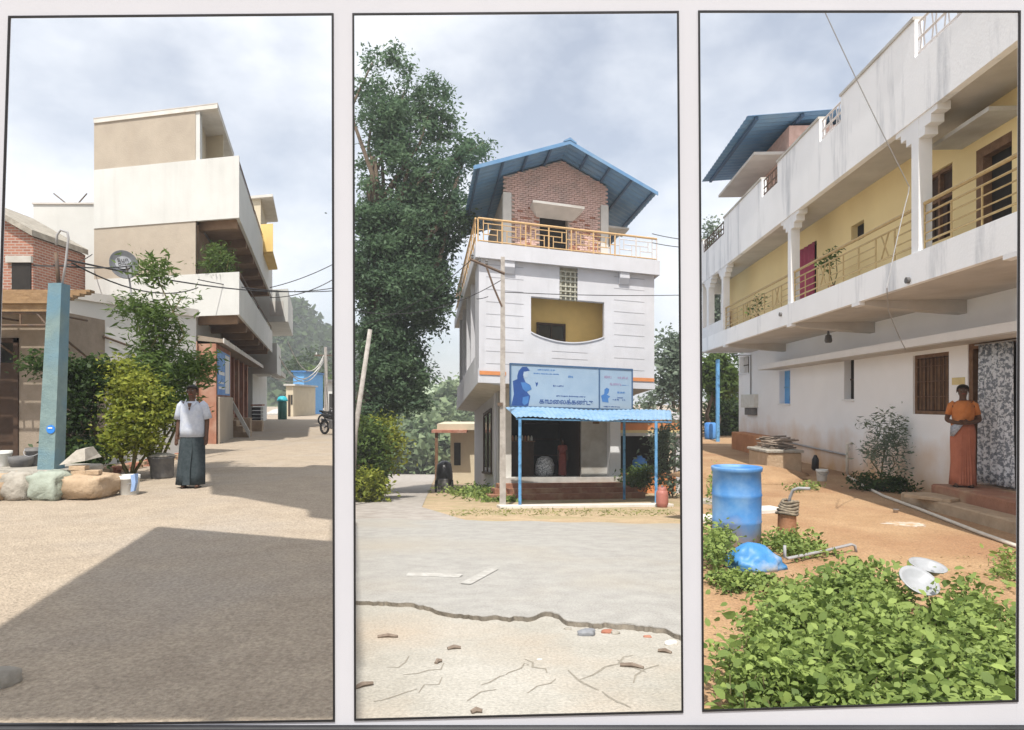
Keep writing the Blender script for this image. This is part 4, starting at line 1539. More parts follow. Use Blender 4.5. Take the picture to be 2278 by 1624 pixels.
def man(loc, rz, s, label):
    t = thing('person', label, 'person', loc)
    tf = yaw(loc, rz, s)
    arms = {'l': ((-0.165, 0.0, 1.315), (-0.215, 0.03, 1.06), (-0.225, -0.02, 0.83), (-0.226, -0.035, 0.765)),
            'r': ((0.165, 0.0, 1.315), (0.212, 0.03, 1.06), (0.222, -0.02, 0.83), (0.223, -0.035, 0.765))}
    J, E = base_skeleton(arms)
    skin_body('body', J, E, 'skin', t, tf)
    face(t, tf, False)
    m = MB(tf)
    m.loft([ell(0, 0, 0.80, 0.192, 0.140, fold=0.03, k=7), ell(0, 0, 0.92, 0.186, 0.135, fold=0.02, k=6, ph=1), ell(0, 0, 1.06, 0.180, 0.130, fold=0.02, k=5, ph=2), ell(0, 0, 1.20, 0.186, 0.132),
            ell(0, 0, 1.29, 0.178, 0.118), ell(0, 0.0, 1.338, 0.122, 0.088), ell(0, 0.005, 1.366, 0.066, 0.060)], caps=False)
    so = m.build('shirt', 'shirt', t, smooth=True, solid=0.006)
    for sg in (-1, 1):
        m = MB(tf)
        m.tube([(0.125 * sg, 0, 1.335), (0.172 * sg, 0.004, 1.285), (0.205 * sg, 0.02, 1.17), (0.222 * sg, 0.03, 1.085)], [0.062, 0.068, 0.066, 0.070], 14, caps=False)
        m.build('sleeve', 'shirt', so, smooth=True, solid=0.005)
        m = MB(tf)
        m.loft([[(0.0, -0.125, 1.27), (0.03 * sg, -0.115, 1.30), (0.07 * sg, -0.075, 1.36), (0.062 * sg, -0.06, 1.40)], [(0.004 * sg, -0.135, 1.265), (0.055 * sg, -0.128, 1.29), (0.092 * sg, -0.088, 1.35), (0.072 * sg, -0.068, 1.40)]], caps=False, closed=False)
        m.build('collar', 'shirt', so, solid=0.004)
    m = MB(tf)
    m.add([(-0.032, -0.118, 1.335), (0.032, -0.118, 1.335), (0.006, -0.139, 1.22), (-0.006, -0.139, 1.22)], [(0, 1, 2, 3)])
    m.build('open_neck', 'skin', so)
    m = MB(tf)
    m.loft([ell(0, 0, 0.90, 0.168, 0.122), ell(-0.005, 0, 0.70, 0.190, 0.135, fold=0.02, k=5), ell(-0.012, 0, 0.45, 0.196, 0.140, fold=0.035, k=6, ph=0.5), ell(-0.02, -0.005, 0.22, 0.205, 0.148, fold=0.05, k=6, ph=0.8), ell(-0.03, -0.008, 0.05, 0.212, 0.155, fold=0.06, k=6, ph=1.0)], caps=False)
    lg = m.build('lungi', 'lungi', t, smooth=True, solid=0.006)
    m = MB(tf)
    m.loft([[(-0.03, -0.125, 0.88), (0.03, -0.128, 0.88)], [(-0.05, -0.147, 0.6), (0.045, -0.147, 0.6)], [(-0.075, -0.165, 0.3), (0.02, -0.166, 0.3)], [(-0.09, -0.18, 0.06), (0.02, -0.18, 0.06)]], caps=False, closed=False)
    m.build('front_fold', 'lungi', lg, solid=0.008)
    for sg in (-1, 1):
        m = MB(tf)
        m.loft([ell(0.10 * sg, -0.06, 0.0, 0.042, 0.115, 16), ell(0.10 * sg, -0.06, 0.016, 0.044, 0.118, 16)])
        m.build('sandal', 'sandal', t)
    return t


def woman(loc, rz, s, label, top, skirt, pallu, folded):
    t = thing('person', label, 'person', loc)
    tf = yaw(loc, rz, s)
    if folded:
        arms = {'l': ((-0.145, 0.0, 1.30), (-0.225, -0.01, 1.05), (-0.06, -0.165, 1.005), (0.0, -0.178, 1.01)),
                'r': ((0.145, 0.0, 1.30), (0.225, -0.01, 1.05), (0.06, -0.175, 1.015), (0.0, -0.192, 1.025))}
    else:
        arms = {'l': ((-0.145, 0.0, 1.30), (-0.19, 0.02, 1.06), (-0.20, -0.04, 0.84), (-0.20, -0.06, 0.775)),
                'r': ((0.145, 0.0, 1.30), (0.19, 0.02, 1.06), (0.20, -0.04, 0.84), (0.20, -0.06, 0.775))}
    J, E = base_skeleton(arms)
    skin_body('body', J, E, 'skin', t, tf)
    face(t, tf, True)
    m = MB(tf)
    m.loft([ell(0, 0, 0.97, 0.140, 0.110), ell(0, 0, 1.08, 0.148, 0.112), ell(0, -0.01, 1.19, 0.165, 0.125), ell(0, 0, 1.28, 0.160, 0.105), ell(0, 0.0, 1.335, 0.115, 0.082), ell(0, 0.005, 1.365, 0.068, 0.062)], caps=False)
    bl = m.build('blouse', top, t, smooth=True, solid=0.005)
    for sg in (-1, 1):
        el = arms['l' if sg < 0 else 'r'][1]
        sh = arms['l' if sg < 0 else 'r'][0]
        m = MB(tf)
        m.tube([(0.11 * sg, 0, 1.325), tuple(Vector(sh) + Vector((0.012 * sg, 0, -0.01))), tuple(Vector(sh).lerp(Vector(el), 0.65))], [0.052, 0.056, 0.050], 12, caps=False)
        m.build('sleeve', top, bl, smooth=True, solid=0.004)
    m = MB(tf)
    m.loft([ell(0, 0, 1.02, 0.142, 0.112), ell(0, 0, 0.88, 0.172, 0.132), ell(0, 0, 0.72, 0.176, 0.138, fold=0.01, k=8), ell(0, 0, 0.45, 0.170, 0.136, fold=0.03, k=8), ell(0, 0, 0.2, 0.174, 0.14, fold=0.045, k=9, ph=0.4), ell(0, 0, 0.03, 0.184, 0.148, fold=0.055, k=9, ph=0.7)], caps=False)
    sk = m.build('sari_skirt', skirt, t, smooth=True, solid=0.006)
    for q in range(5):
        x = -0.045 + 0.022 * q
        m = MB(tf)
        m.loft([[(x, -0.128, 0.95), (x + 0.018, -0.136, 0.95)], [(x * 1.3, -0.148, 0.6), (x * 1.3 + 0.022, -0.156, 0.6)], [(x * 1.7, -0.158, 0.05), (x * 1.7 + 0.026, -0.168, 0.05)]], caps=False, closed=False)
        m.build('pleat', skirt, sk, solid=0.005)
    m = MB(tf)                                                   # the cloth that crosses the chest to the shoulder
    m.loft([[(-0.155, -0.03, 0.90), (-0.165, 0.02, 1.0)], [(-0.10, -0.125, 0.95), (-0.12, -0.115, 1.06)], [(0.0, -0.142, 1.04), (-0.02, -0.142, 1.18)], [(0.09, -0.128, 1.14), (0.03, -0.128, 1.28)], [(0.135, -0.07, 1.29), (0.055, -0.08, 1.345)],
            [(0.135, 0.02, 1.36), (0.06, 0.02, 1.375)], [(0.13, 0.11, 1.24), (0.03, 0.12, 1.26)], [(0.12, 0.15, 0.8), (0.0, 0.16, 0.8)]], caps=False, closed=False)
    m.build('sari_drape', pallu, t, smooth=True, solid=0.006)
    m = MB(tf)
    m.loft([[(-0.172, -0.04, 0.96), (-0.176, -0.03, 0.80)], [(-0.13, -0.118, 0.99), (-0.14, -0.12, 0.80)], [(-0.05, -0.145, 1.02), (-0.09, -0.152, 0.88)], [(0.02, -0.148, 1.035), (-0.02, -0.152, 0.98)]], caps=False, closed=False)
    m.build('waist_cloth', 'sari_grey' if folded else pallu, t, smooth=True, solid=0.006)
    for sg in (-1, 1):
        m = MB(tf)
        m.loft([ell(0.10 * sg, -0.06, 0.0, 0.038, 0.105, 16), ell(0.10 * sg, -0.06, 0.014, 0.04, 0.108, 16)])
        m.build('sandal', 'sandal', t)
    return t


g = G1(428, 1086)
man((g.x, g.y, 0.013), 0.10, 1.02, 'man in a white short sleeved shirt and dark checked lungi standing in the street')

# ================================================================ RIGHT SIDE AND FAR END OF THE STREET
def motorbike(name, label, loc, rz, s=1.0):
    t = thing(name, label, 'motorcycle', loc, 'motorcycles parked along the street')
    tf = yaw(loc, rz, s)
    for y in (-0.62, 0.62):
        m = MB(tf)
        rings = []
        for i in range(21):
            a = 2 * math.pi * i / 20
            rings.append([((0.05 * math.cos(b)), y + (0.26 + 0.05 * math.sin(b)) * math.cos(a), 0.31 + (0.26 + 0.05 * math.sin(b)) * math.sin(a)) for b in [j * math.pi / 4 for j in range(8)]])
        m.loft(rings, caps=False)
        w = m.build('wheel', 'tyre', t, smooth=True)
        m = MB(tf)
        for i in range(6):
            a = math.pi * i / 6
            m.tube([(0, y - 0.23 * math.cos(a), 0.31 - 0.23 * math.sin(a)), (0, y + 0.23 * math.cos(a), 0.31 + 0.23 * math.sin(a))], 0.012, 5)
        m.build('spoke', 'chrome', w)
    m = MB(tf)
    m.loft([[(x * 0.5, -0.30, z) for x, z in ((-0.1, 0.70), (0.1, 0.70), (0.08, 0.80), (-0.08, 0.80))], [(x, -0.12, z) for x, z in ((-0.13, 0.68), (0.13, 0.68), (0.12, 0.90), (-0.12, 0.90))],
            [(x, 0.05, z) for x, z in ((-0.11, 0.69), (0.11, 0.69), (0.09, 0.84), (-0.09, 0.84))]])
    m.build('tank', 'bike_black', t, smooth=True)
    m = MB(tf)
    m.loft([[(-0.1, 0.05, 0.72), (0.1, 0.05, 0.72), (0.09, 0.05, 0.80), (-0.09, 0.05, 0.80)], [(-0.14, 0.35, 0.72), (0.14, 0.35, 0.72), (0.13, 0.35, 0.82), (-0.13, 0.35, 0.82)], [(-0.11, 0.72, 0.78), (0.11, 0.72, 0.78), (0.10, 0.72, 0.87), (-0.10, 0.72, 0.87)]])
    m.build('seat', 'tyre', t)
    m = MB(tf)
    m.bbox(-0.14, 0.14, -0.22, 0.18, 0.28, 0.62, 0.03)
    m.build('engine', 'bucket_grey', t)
    m = MB(tf)
    m.tube([(-0.34, -0.30, 1.02), (-0.18, -0.38, 0.98), (0.18, -0.38, 0.98), (0.34, -0.30, 1.02)], 0.016, 6)
    m.tube([(0.0, -0.38, 0.98), (0, -0.62, 0.32)], 0.03, 6)
    m.build('handlebar', 'chrome', t)
    m = MB(tf)
    m.tube([(0, -0.35, 0.85), (0, -0.52, 0.87)], [0.07, 0.09], 12)
    m.build('headlamp', 'chrome', t)
    m = MB(tf)
    m.tube([(0, -0.25, 0.68), (0, 0.1, 0.35), (0, 0.62, 0.31)], 0.03, 6)
    m.tube([(0, 0.1, 0.66), (0, 0.62, 0.72)], 0.025, 6)
    m.build('chassis', 'bike_black', t)
    m = MB(tf)
    m.tube([(0.16, 0.0, 0.3), (0.17, 0.4, 0.27), (0.17, 0.8, 0.36)], [0.03, 0.045, 0.05], 8)
    m.build('exhaust', 'chrome', t)
    return t


for k, (px, py, rz, lab) in enumerate(((742, 968, 0.9, 'black motorcycle parked across from the red shop steps'), (734, 947, 1.1, 'black motorcycle parked close behind another one in the street'),
                                       (702, 914, 0.7, 'black motorcycle parked at the foot of the far concrete pole'))):
    g = G1(px, py)
    motorbike('motorcycle', lab, (g.x, g.y, 0.013), rz)

g = G1(726, 931)
up_ = thing('utility_pole', 'concrete utility pole with bundled wires at the far end of the street', 'utility pole', (g.x, g.y, 0))
mb = MB()
top = P(724, 772, g.y)
mb.loft([ell(g.x, g.y, 0, 0.19, 0.16, 8), ell(top.x, g.y, top.z, 0.12, 0.11, 8)])
mb.build('shaft', 'pole_concrete', up_)
mb = MB()
mb.box(top.x - 0.9, top.x + 0.9, g.y - 0.06, g.y + 0.06, top.z - 0.75, top.z - 0.63)
mb.build('crossarm', 'rust_steel', up_)
for k in range(3):
    mb = MB()
    mb.lathe((top.x - 0.75 + 0.75 * k, g.y, top.z - 0.63), [(0.05, 0), (0.07, 0.08), (0.04, 0.16), (0.05, 0.2)], 8)
    mb.build('insulator', 'bucket_white', up_)
WG = 'overhead wires of the street'
for k, (a, b, d) in enumerate(((P(720, 796, g.y), P(622, 800, 45), 1.5), (P(720, 800, g.y), P(612, 776, 40), 1.9), (P(720, 790, g.y), P(640, 760, 44), 1.6), (P(720, 805, g.y), P(600, 835, 38), 0.9))):
    mb = MB()
    mb.tube(sag(a, b, d), 0.035, 5)
    tag(mb.build('street_wire', 'concrete', None), ['grey wire bundle from the street pole to the white house front', 'most sagging grey wire bundle across the far street', 'highest grey wire bundle from the street pole to the upper white storey', 'lowest short grey wire from the street pole to the tan house'][k], 'wire', WG)
lw = [((148, 578), (745, 640), 12.0, 30, 0.35), ((120, 590), (300, 590), 10.2, 15.0, 0.05), ((160, 585), (440, 640), 11, 18, 0.3), ((600, 662), (765, 606), 25, 26, 0.25), ((600, 640), (765, 575), 26, 26, 0.12), ((440, 622), (765, 645), 21, 26, 0.2), ((75, 590), (205, 566), 12, 24, 0.15)]
for k, ((ax_, ay_), (bx_, by_), Ya, Yb, d) in enumerate(lw):
    mb = MB()
    mb.tube(sag(P(ax_, ay_, Ya), P(bx_, by_, Yb), d), 0.009 + 0.0003 * Yb, 5)
    tag(mb.build('power_line', 'cable', None), ['long power line crossing the whole street below the tan house', 'short power line from the blue pillar to the satellite dish', 'power line sagging over the annexe to the first balcony', 'slack power line rising from the street balconies across the sky', 'upper fine power line against the sky beyond the balconies', 'power line from the first balcony out over the street', 'power line across the rear white building'][k], 'wire', 'thin power lines across the street')

# wall and sheds on the right, dark gate
g = P(735, 0, 60)
bsh = thing('street_shed', 'small white and dark roadside shed beside the far concrete pole', 'shed', (g.x + 0.4, 62, 0))
mb = MB()
mb.box(P(728, 0, 62).x, P(760, 0, 62).x, 62, 66, 0, 3.2)
mb.build('wall', 'white_wall', bsh)
mb = MB()
mb.box(P(726, 0, 62).x, P(762, 0, 62).x, 61.5, 66.2, 3.2, 3.4)
mb.build('roof', 'bucket_grey', bsh)
mb = MB()
mb.box(P(732, 0, 62).x, P(748, 0, 62).x, 61.96, 62, 0, 2.1)
mb.build('door', 'dark_void', bsh)

# ---- hills and woods
def hill(name, cx, cy, w, d, hgt, z0, seed, material):
    r_ = random.Random(seed)
    ph = [r_.uniform(0, 6.28) for _ in range(8)]
    m = MB()
    rings = []
    for j in range(18):
        v = -1 + 2 * j / 17
        row = []
        for i in range(41):
            u = -1 + 2 * i / 40
            e_ = max(0.0, 1 - u * u) ** 1.2 * max(0.0, 1 - v * v)
            q = 1 + 0.16 * math.sin(5 * u + ph[0]) + 0.10 * math.sin(11 * u + 3 * v + ph[1]) + 0.06 * math.sin(19 * u + ph[2])
            row.append((cx + u * w, cy + v * d, z0 + hgt * e_ * q))
        rings.append(row)
    m.loft(rings, caps=False, closed=False)
    return m.build(name, material, None, smooth=True, base=(cx, cy, z0), kind='structure')


def hill_points(cx, cy, w, d, hgt, z0, seed, n, thick):
    r_ = random.Random(seed)
    ph = [r_.uniform(0, 6.28) for _ in range(8)]
    rng = np.random.default_rng(seed)
    v = rng.uniform(-0.95, 0.1, n)
    u = rng.uniform(-0.97, 0.97, n)
    e_ = np.maximum(0, 1 - u * u) ** 1.2 * np.maximum(0, 1 - v * v)
    q = 1 + 0.16 * np.sin(5 * u + ph[0]) + 0.10 * np.sin(11 * u + 3 * v + ph[1]) + 0.06 * np.sin(19 * u + ph[2])
    k = np.sin(u * 43 + v * 31) * np.sin(u * 71 - v * 57)
    z = z0 + hgt * e_ * q + np.abs(rng.normal(size=n)) * thick * (1 + 0.6 * k)
    return np.stack([cx + u * w, cy + v * d, z], 1), np.clip(0.5 + 0.5 * k + rng.normal(size=n) * 0.15, 0, 1)


c = P(668, 0, 240)
hill('hill', c.x + 4, 240, 48, 60, 29, -2, 3, 'far_green')
pts, tone = hill_points(c.x + 4, 240, 48, 60, 29, -2, 3, 9000, 1.0)
leaves('hill_wood', pts, 2.1, 'leaf_dark', seed=9, tone=tone, wide=0.8, up=0.5, kind='stuff')
c = P(700, 0, 85)
shrub('street_end_tree', 'green tree closing the far end of the street behind the blue house', (c.x, 86, 0), [(c.x - 0.5, 86, 3.2, 2.4, 2.0, 2.6), (c.x + 1.6, 87, 2.4, 2.2, 2, 2.2), (c.x - 1.5, 86, 1.6, 1.6, 1.6, 1.6)], 120, 22, 0.4, 0.42, 'leaf_mid', 'bark', 51, cat='tree', trunkname='trunk', stem_r=0.14)
c = P(690, 0, 100)
shrub('street_end_tree', 'dark tree behind the lighter one at the far street end', (c.x, 104, 0), [(c.x, 104, 5.0, 5, 3, 4.2), (c.x + 4, 104, 4.0, 4, 3, 3.6)], 140, 22, 0.6, 0.6, 'leaf_dark', 'bark', 52, cat='tree', trunkname='trunk', stem_r=0.2)

# ================================================================ SHOP HOUSE (middle opening)
B = frame((-1.225, 25.0), (3.04, 1.0), (-0.144, 1.0), SLOPE)
U_ = Vector((3.04, 1.0, 0)).normalized()
U_s = Vector((U_.x, U_.y, -SLOPE * U_.y)).normalized()
DEP = 13.0
WID = 7.35
HB = thing('shop_house', 'white three storey shop house with brick top room under a blue gable roof', 'house', B(3.6, 1.6, 0))


def bpart(name, boxes, material, parent=HB, smooth=False):
    if len(boxes) > 1 and name in ('front_wall_head', 'inner_side_wall', 'orange_band', 'upper_left_wall', 'terrace_edge', 'slab_face'):
        return [bpart(name, [q], material, parent, smooth) for q in boxes][0]
    m = MB(B)
    for b in boxes:
        m.box(*b)
    return m.build(name, material, parent, smooth)


PL = 0.84                                                       # platform height of the shop
bpart('side_wall', [(1.0, 1.25, 1.6, DEP, 0, 4.4)], 'white_wall_2')
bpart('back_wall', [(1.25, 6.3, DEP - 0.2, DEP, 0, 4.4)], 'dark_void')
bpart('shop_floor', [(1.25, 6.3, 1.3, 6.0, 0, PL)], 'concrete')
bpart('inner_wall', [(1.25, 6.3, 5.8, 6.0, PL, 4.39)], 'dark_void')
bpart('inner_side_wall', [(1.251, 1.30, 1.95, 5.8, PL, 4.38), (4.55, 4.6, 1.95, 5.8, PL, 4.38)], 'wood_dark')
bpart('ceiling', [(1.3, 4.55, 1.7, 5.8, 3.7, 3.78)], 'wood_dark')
bpart('front_pier', [(1.0, 1.48, 1.45, 1.95, 0.3, 4.39)], 'concrete_pale')
bpart('front_pier', [(5.78, 6.25, 1.25, 1.75, 0.3, 4.39)], 'trim_white')
bpart('front_panel', [(4.6, 5.78, 1.75, 1.9, PL, 4.39)], 'concrete')
bpart('right_wall', [(6.05, 6.3, 1.76, DEP, 0, 4.4)], 'white_wall_2')
bpart('lintel_beam', [(1.48, 5.78, 1.5, 1.74, 3.65, 4.39)], 'concrete_pale')
bpart('upper_slab', [(0.0, WID, 0.0, DEP, 4.4, 4.62)], 'slab_grey')
bpart('slab_face', [(-0.01, WID + 0.01, -0.03, -0.001, 4.38, 4.62), (-0.04, -0.011, -0.03, DEP, 4.38, 4.9)], 'white_wall_2')
bpart('orange_band', [(0.02, 1.05, -0.05, -0.031, 4.68, 4.82), (6.25, WID - 0.02, -0.05, -0.031, 4.68, 4.82)], 'orange_band')
# soffit bracket that slopes up under the left overhang
m = MB(B)
m.add([(0.0, 0.02, 4.395), (0.99, 0.02, 4.395), (0.99, DEP, 4.395), (0.0, DEP, 4.395), (0.99, 0.02, 4.30), (0.99, DEP, 4.30)], [(0, 1, 2, 3), (1, 4, 5, 2), (0, 4, 1), (3, 2, 5), (0, 3, 5, 4)])
m.build('soffit', 'slab_grey', HB)

# first-floor front with the curved opening
oa0, oa1, oz1, oz0 = 2.05, 5.12, 7.74, 6.35


def pix_h(py, Y):
    return (1030 - py) / FPX * Y + 1.4


bpart('front_wall_left', [(0, oa0, 0, 0.22, 4.62, 8.98)], 'white_wall_2')
bpart('front_wall_right', [(oa1, WID, 0, 0.22, 4.62, 8.98)], 'white_wall_2')
bpart('front_wall_head', [(oa0, 3.22, 0, 0.22, oz1, 8.98), (3.98, oa1, 0, 0.22, oz1, 8.98)], 'white_wall_2')
arc = [(oa0 + (oa1 - oa0) * k / 20, oz0 - 0.32 * math.sin(math.pi * k / 20) ** 0.8) for k in range(21)]
m = MB(B)
m.front([(oa0, 4.62)] + [(oa1, 4.62)] + list(reversed(arc)), 0.0, 0.22)
m.build('front_wall_apron', 'white_wall_2', HB)
m = MB(B)
m.front([(x, z + 0.001) for x, z in arc] + [(x, z + 0.05) for x, z in reversed(arc)], -0.04, 0.25)
m.build('curved_sill', 'white_wall_2', HB)
for zz in [8.85 - 0.19 * k for k in range(6)]:                   # pierced screen above the opening
    bpart('screen_bar', [(3.22, 3.98, 0.05, 0.16, zz - 0.05, zz)], 'jali')
for k in range(4):
    bpart('screen_upright', [(3.26 + 0.2 * k, 3.32 + 0.2 * k, 0.07, 0.14, oz1, 8.84)], 'jali')
bpart('screen_back', [(3.22, 3.98, 0.18, 0.22, oz1, 8.98)], 'jali')
bpart('balcony_back_wall', [(0.2, WID - 0.2, 1.05, 1.2, 4.62, 8.98)], 'ochre')
bpart('balcony_side_wall', [(oa1 + 0.25, oa1 + 0.35, 0.22, 1.05, 4.62, 8.98)], 'slab_grey')
wd = bpart('window', [(2.55, 3.62, 1.0, 1.05, 5.4, 6.9)], 'glass_dark')
bpart('frame', [(2.47, 2.55, 0.95, 1.05, 5.35, 6.98), (3.62, 3.70, 0.95, 1.05, 5.35, 6.98), (2.55, 3.62, 0.95, 1.05, 6.9, 6.98), (3.06, 3.11, 0.96, 1.0, 5.4, 6.9), (2.55, 3.62, 0.965, 0.995, 6.3, 6.35)], 'wood_dark', wd)
for side in (0, 1):                                             # shallow horizontal lines of the plaster
    zz = 5.1
    while zz < 8.9:
        if side == 0:
            bpart('plaster_line', [(0.28, 1.75, -0.006, -0.0005, zz, zz + 0.022)], 'groove')
        else:
            bpart('plaster_line', [(5.55, WID - 0.45, -0.006, -0.0005, zz, zz + 0.022)], 'groove')
        zz += 0.46
for zz in (5.15, 5.42, 5.69):
    bpart('plaster_line', [(2.9, 4.4, -0.006, -0.0005, zz, zz + 0.02)], 'groove')
# sides of the first floor
bpart('upper_left_wall', [(0, 0.2, 0.221, 1.6, 4.62, 8.98), (0.9, 1.1, 1.75, DEP, 4.62, 8.98)], 'white_wall_2')
bpart('upper_right_wall', [(WID - 0.2, WID, 0.221, DEP, 4.62, 8.98)], 'white_wall_2')
bpart('side_parapet', [(0.0, 0.14, 1.75, DEP, 4.62, 5.6)], 'white_wall_2')
for b in (3.6, 6.0, 8.4, 10.8):
    bpart('side_column', [(0.0, 0.22, b, b + 0.24, 5.61, 8.98)], 'white_wall_2')
for b in (2.2, 5.0, 7.4, 9.8):
    bpart('side_window', [(0.86, 0.9, b, b + 0.9, 5.2, 7.2)], 'dark_void')
# roof terrace
bpart('terrace_slab', [(-0.12, WID + 0.12, -0.22, DEP, 8.98, 9.12)], 'slab_grey')
bpart('terrace_edge', [(-0.15, WID + 0.15, -0.26, -0.221, 8.95, 9.52), (-0.16, -0.121, -0.22, DEP, 8.95, 9.4), (WID + 0.121, WID + 0.16, -0.22, DEP, 8.95, 9.4)], 'white_wall_2')
for a in (0.95, 5.75):
    m = MB(B)
    m.side([(-0.20, 8.979), (-0.001, 8.979), (-0.001, 8.5), (-0.06, 8.5), (-0.20, 8.72)], a, a + 0.42)
    m.build('bracket', 'white_wall_2', HB)
# railing of the terrace, golden bars in a broken key pattern
rl = thing('terrace_railing', 'golden metal terrace railing with angular key pattern below the brick room', 'railing', B(3.6, -0.15, 9.52))
m = MB(B)
m.tube([(-0.05, -0.15, 10.42), (WID + 0.05, -0.15, 10.42)], 0.045, 8)
m.build('top_rail', 'rail_gold', rl)
m = MB(B)
m.tube([(-0.05, -0.15, 9.60), (WID + 0.05, -0.15, 9.60)], 0.028, 6)
m.build('bottom_rail', 'rail_gold', rl)
for k in range(9):
    a = -0.05 + k * (WID + 0.1) / 8
    m = MB(B)
    m.tube([(a, -0.15, 9.5), (a, -0.15, 10.42)], 0.032, 6)
    m.build('post', 'rail_gold' if k < 7 else 'rail_pale', rl)
W8 = (WID + 0.1) / 8
for k in range(8):
    a = -0.05 + k * W8
    f = (lambda q: a + W8 * q) if k % 2 == 0 else (lambda q: a + W8 * (1 - q))
    mm_ = 'rail_gold' if k < 6 else 'rail_pale'
    for pth in ([(f(0.22), 9.6), (f(0.22), 10.42)], [(f(0.42), 9.85), (f(0.42), 10.25)], [(f(0.22), 10.25), (f(1.0), 10.25)], [(f(0.42), 10.05), (f(1.0), 10.05)], [(f(0.22), 9.85), (f(0.8), 9.85)], [(f(0.8), 9.6), (f(0.8), 10.05)], [(f(0.0), 10.0), (f(0.22), 10.0)]):
        m = MB(B)
        m.tube([(x, -0.15, z) for x, z in pth], 0.02, 5)
        m.build('bar', mm_, rl)
m = MB(B)
m.tube([(-0.14, -0.1, 10.42), (-0.14, DEP - 1, 10.42)], 0.04, 6)
m.tube([(-0.14, -0.1, 9.75), (-0.14, DEP - 1, 9.75)], 0.03, 6)
for k in range(14):
    m.tube([(-0.14, 0.8 * k, 9.4), (-0.14, 0.8 * k, 10.42)], 0.025, 5)
m.build('side_rail', 'rail_gold', rl)

# brick room
bw0, ba0, ba1 = 2.5, 1.3, 6.06
ROOF_L, ROOF_R, RID = -0.1, 7.9, 3.9
EZ, RZ = 12.78, 14.35


def roofz(a):
    return EZ + (RZ - EZ) * (1 - abs(a - RID) / 4.0)


BR = bpart('brick_room_core', [(ba0 + 0.06, 2.9, bw0 + 0.05, 9.0, 9.12, 12.9), (4.2, ba1 - 0.06, bw0 + 0.05, 9.0, 9.12, 12.9), (2.9, 4.2, bw0 + 0.05, 9.0, 11.95, 13.2), (2.9, 4.2, 6, 9, 9.12, 11.9)], 'mortar')
m = MB(B)
m.front([(ba0 + 0.05, 12.901), (ba1 - 0.05, 12.901), (ba1 - 0.05, roofz(ba1) - 0.05), (RID, roofz(RID) - 0.06), (ba0 + 0.05, roofz(ba0) - 0.05)], bw0 + 0.05, bw0 + 0.3)
m.build('gable_core', 'mortar', HB)
bpart('door_opening', [(2.9, 4.2, bw0 + 0.6, bw0 + 0.66, 9.12, 11.95)], 'dark_void')
bpart('door_shade', [(2.45, 4.75, bw0 - 0.75, bw0 - 0.02, 12.06, 12.13)], 'concrete')
m = MB(B)
m.loft([[(2.45, bw0 - 0.75, 12.03), (4.75, bw0 - 0.75, 12.03), (4.4, bw0 - 0.02, 11.72), (2.75, bw0 - 0.02, 11.72)], [(2.45, bw0 - 0.75, 12.058), (4.75, bw0 - 0.75, 12.058), (4.75, bw0 - 0.02, 12.058), (2.45, bw0 - 0.02, 12.058)]])
m.build('door_shade_under', 'slab_grey', HB)
bpart('corner_column', [(ba0 - 0.02, ba0 + 0.34, bw0 - 0.03, bw0 + 0.34, 9.12, 12.6)], 'concrete_pale')
bpart('corner_column', [(ba1 - 0.34, ba1 + 0.02, bw0 - 0.03, bw0 + 0.34, 9.12, 12.6)], 'concrete_pale')
bpart('side_ledge', [(ba1 + 0.02, ba1 + 1.1, bw0 + 0.2, bw0 + 1.2, 11.75, 11.83)], 'concrete')
# bricks, the largest 300 each on its own
bme = bpy.data.meshes.new('brick')
bmx = bmesh.new()
bmesh.ops.create_cube(bmx, size=1.0)
for v in bmx.verts:
    v.co = Vector((v.co.x * 0.225, v.co.y * 0.09, v.co.z * 0.072))
bmx.to_mesh(bme)
bmx.free()
bme.materials.append(MATS['brick_pink'])
bme2 = bme.copy()
bme2.materials.clear()
bme2.materials.append(MATS['brick'])
rb = random.Random(8)
rotz = math.atan2(U_.y, U_.x)
offH = WORLD_OFF[HB]
count = 0
rest = MB()
z = 9.17
row = 0
while z < 14.25:
    a = ba0 + 0.1 + (0.125 if row % 2 else 0.0)
    while a < ba1 - 0.1:
        ok = z < roofz(a) - 0.12
        if z < 12.6 and (a < ba0 + 0.46 or a > ba1 - 0.46):
            ok = False
        if 2.78 < a < 4.32 and z < 12.0:
            ok = False
        if ok:
            pr = rb.uniform(0.0, 0.014)
            w = B(a, bw0 + 0.035 - pr, z)
            if count < 300 and z > 9.5:
                o = bpy.data.objects.new('brick', bme if rb.random() < 0.75 else bme2)
                COL.objects.link(o)
                o.parent = BR
                o.location = Vector(w) - WORLD_OFF[BR]
                o.rotation_euler = (0, 0.035, rotz + rb.uniform(-0.01, 0.01))
                count += 1
            else:
                c_, s_ = math.cos(rotz), math.sin(rotz)
                o0 = len(rest.v)
                for v in bme.vertices:
                    rest.v.append(Vector((w[0] + v.co.x * c_ - v.co.y * s_, w[1] + v.co.x * s_ + v.co.y * c_, w[2] + v.co.z)))
                for pgn in bme.polygons:
                    rest.f.append(tuple(o0 + i for i in pgn.vertices))
        a += 0.245
    z += 0.088
    row += 1
ro = rest.build('upper_bricks', 'brick_pink', BR)
ro['kind'] = 'stuff'
# blue gable roof: corrugated sheets on purlins
RF0, RF1 = 1.0, 9.2


def roof_plane(a_e, a_r, material, name):
    m = MB(B)
    rings = []
    n = 44
    for i in range(n + 1):
        b = RF0 + (RF1 - RF0) * i / n
        dz = 0.035 * (1 if i % 2 else 0)
        rings.append([(a_e, b, EZ + dz), ((a_e + a_r) / 2, b, (EZ + RZ) / 2 + dz), (a_r, b, RZ + dz)])
    m.loft(rings, caps=False, closed=False)
    return m.build(name, material, HB, solid=0.012)


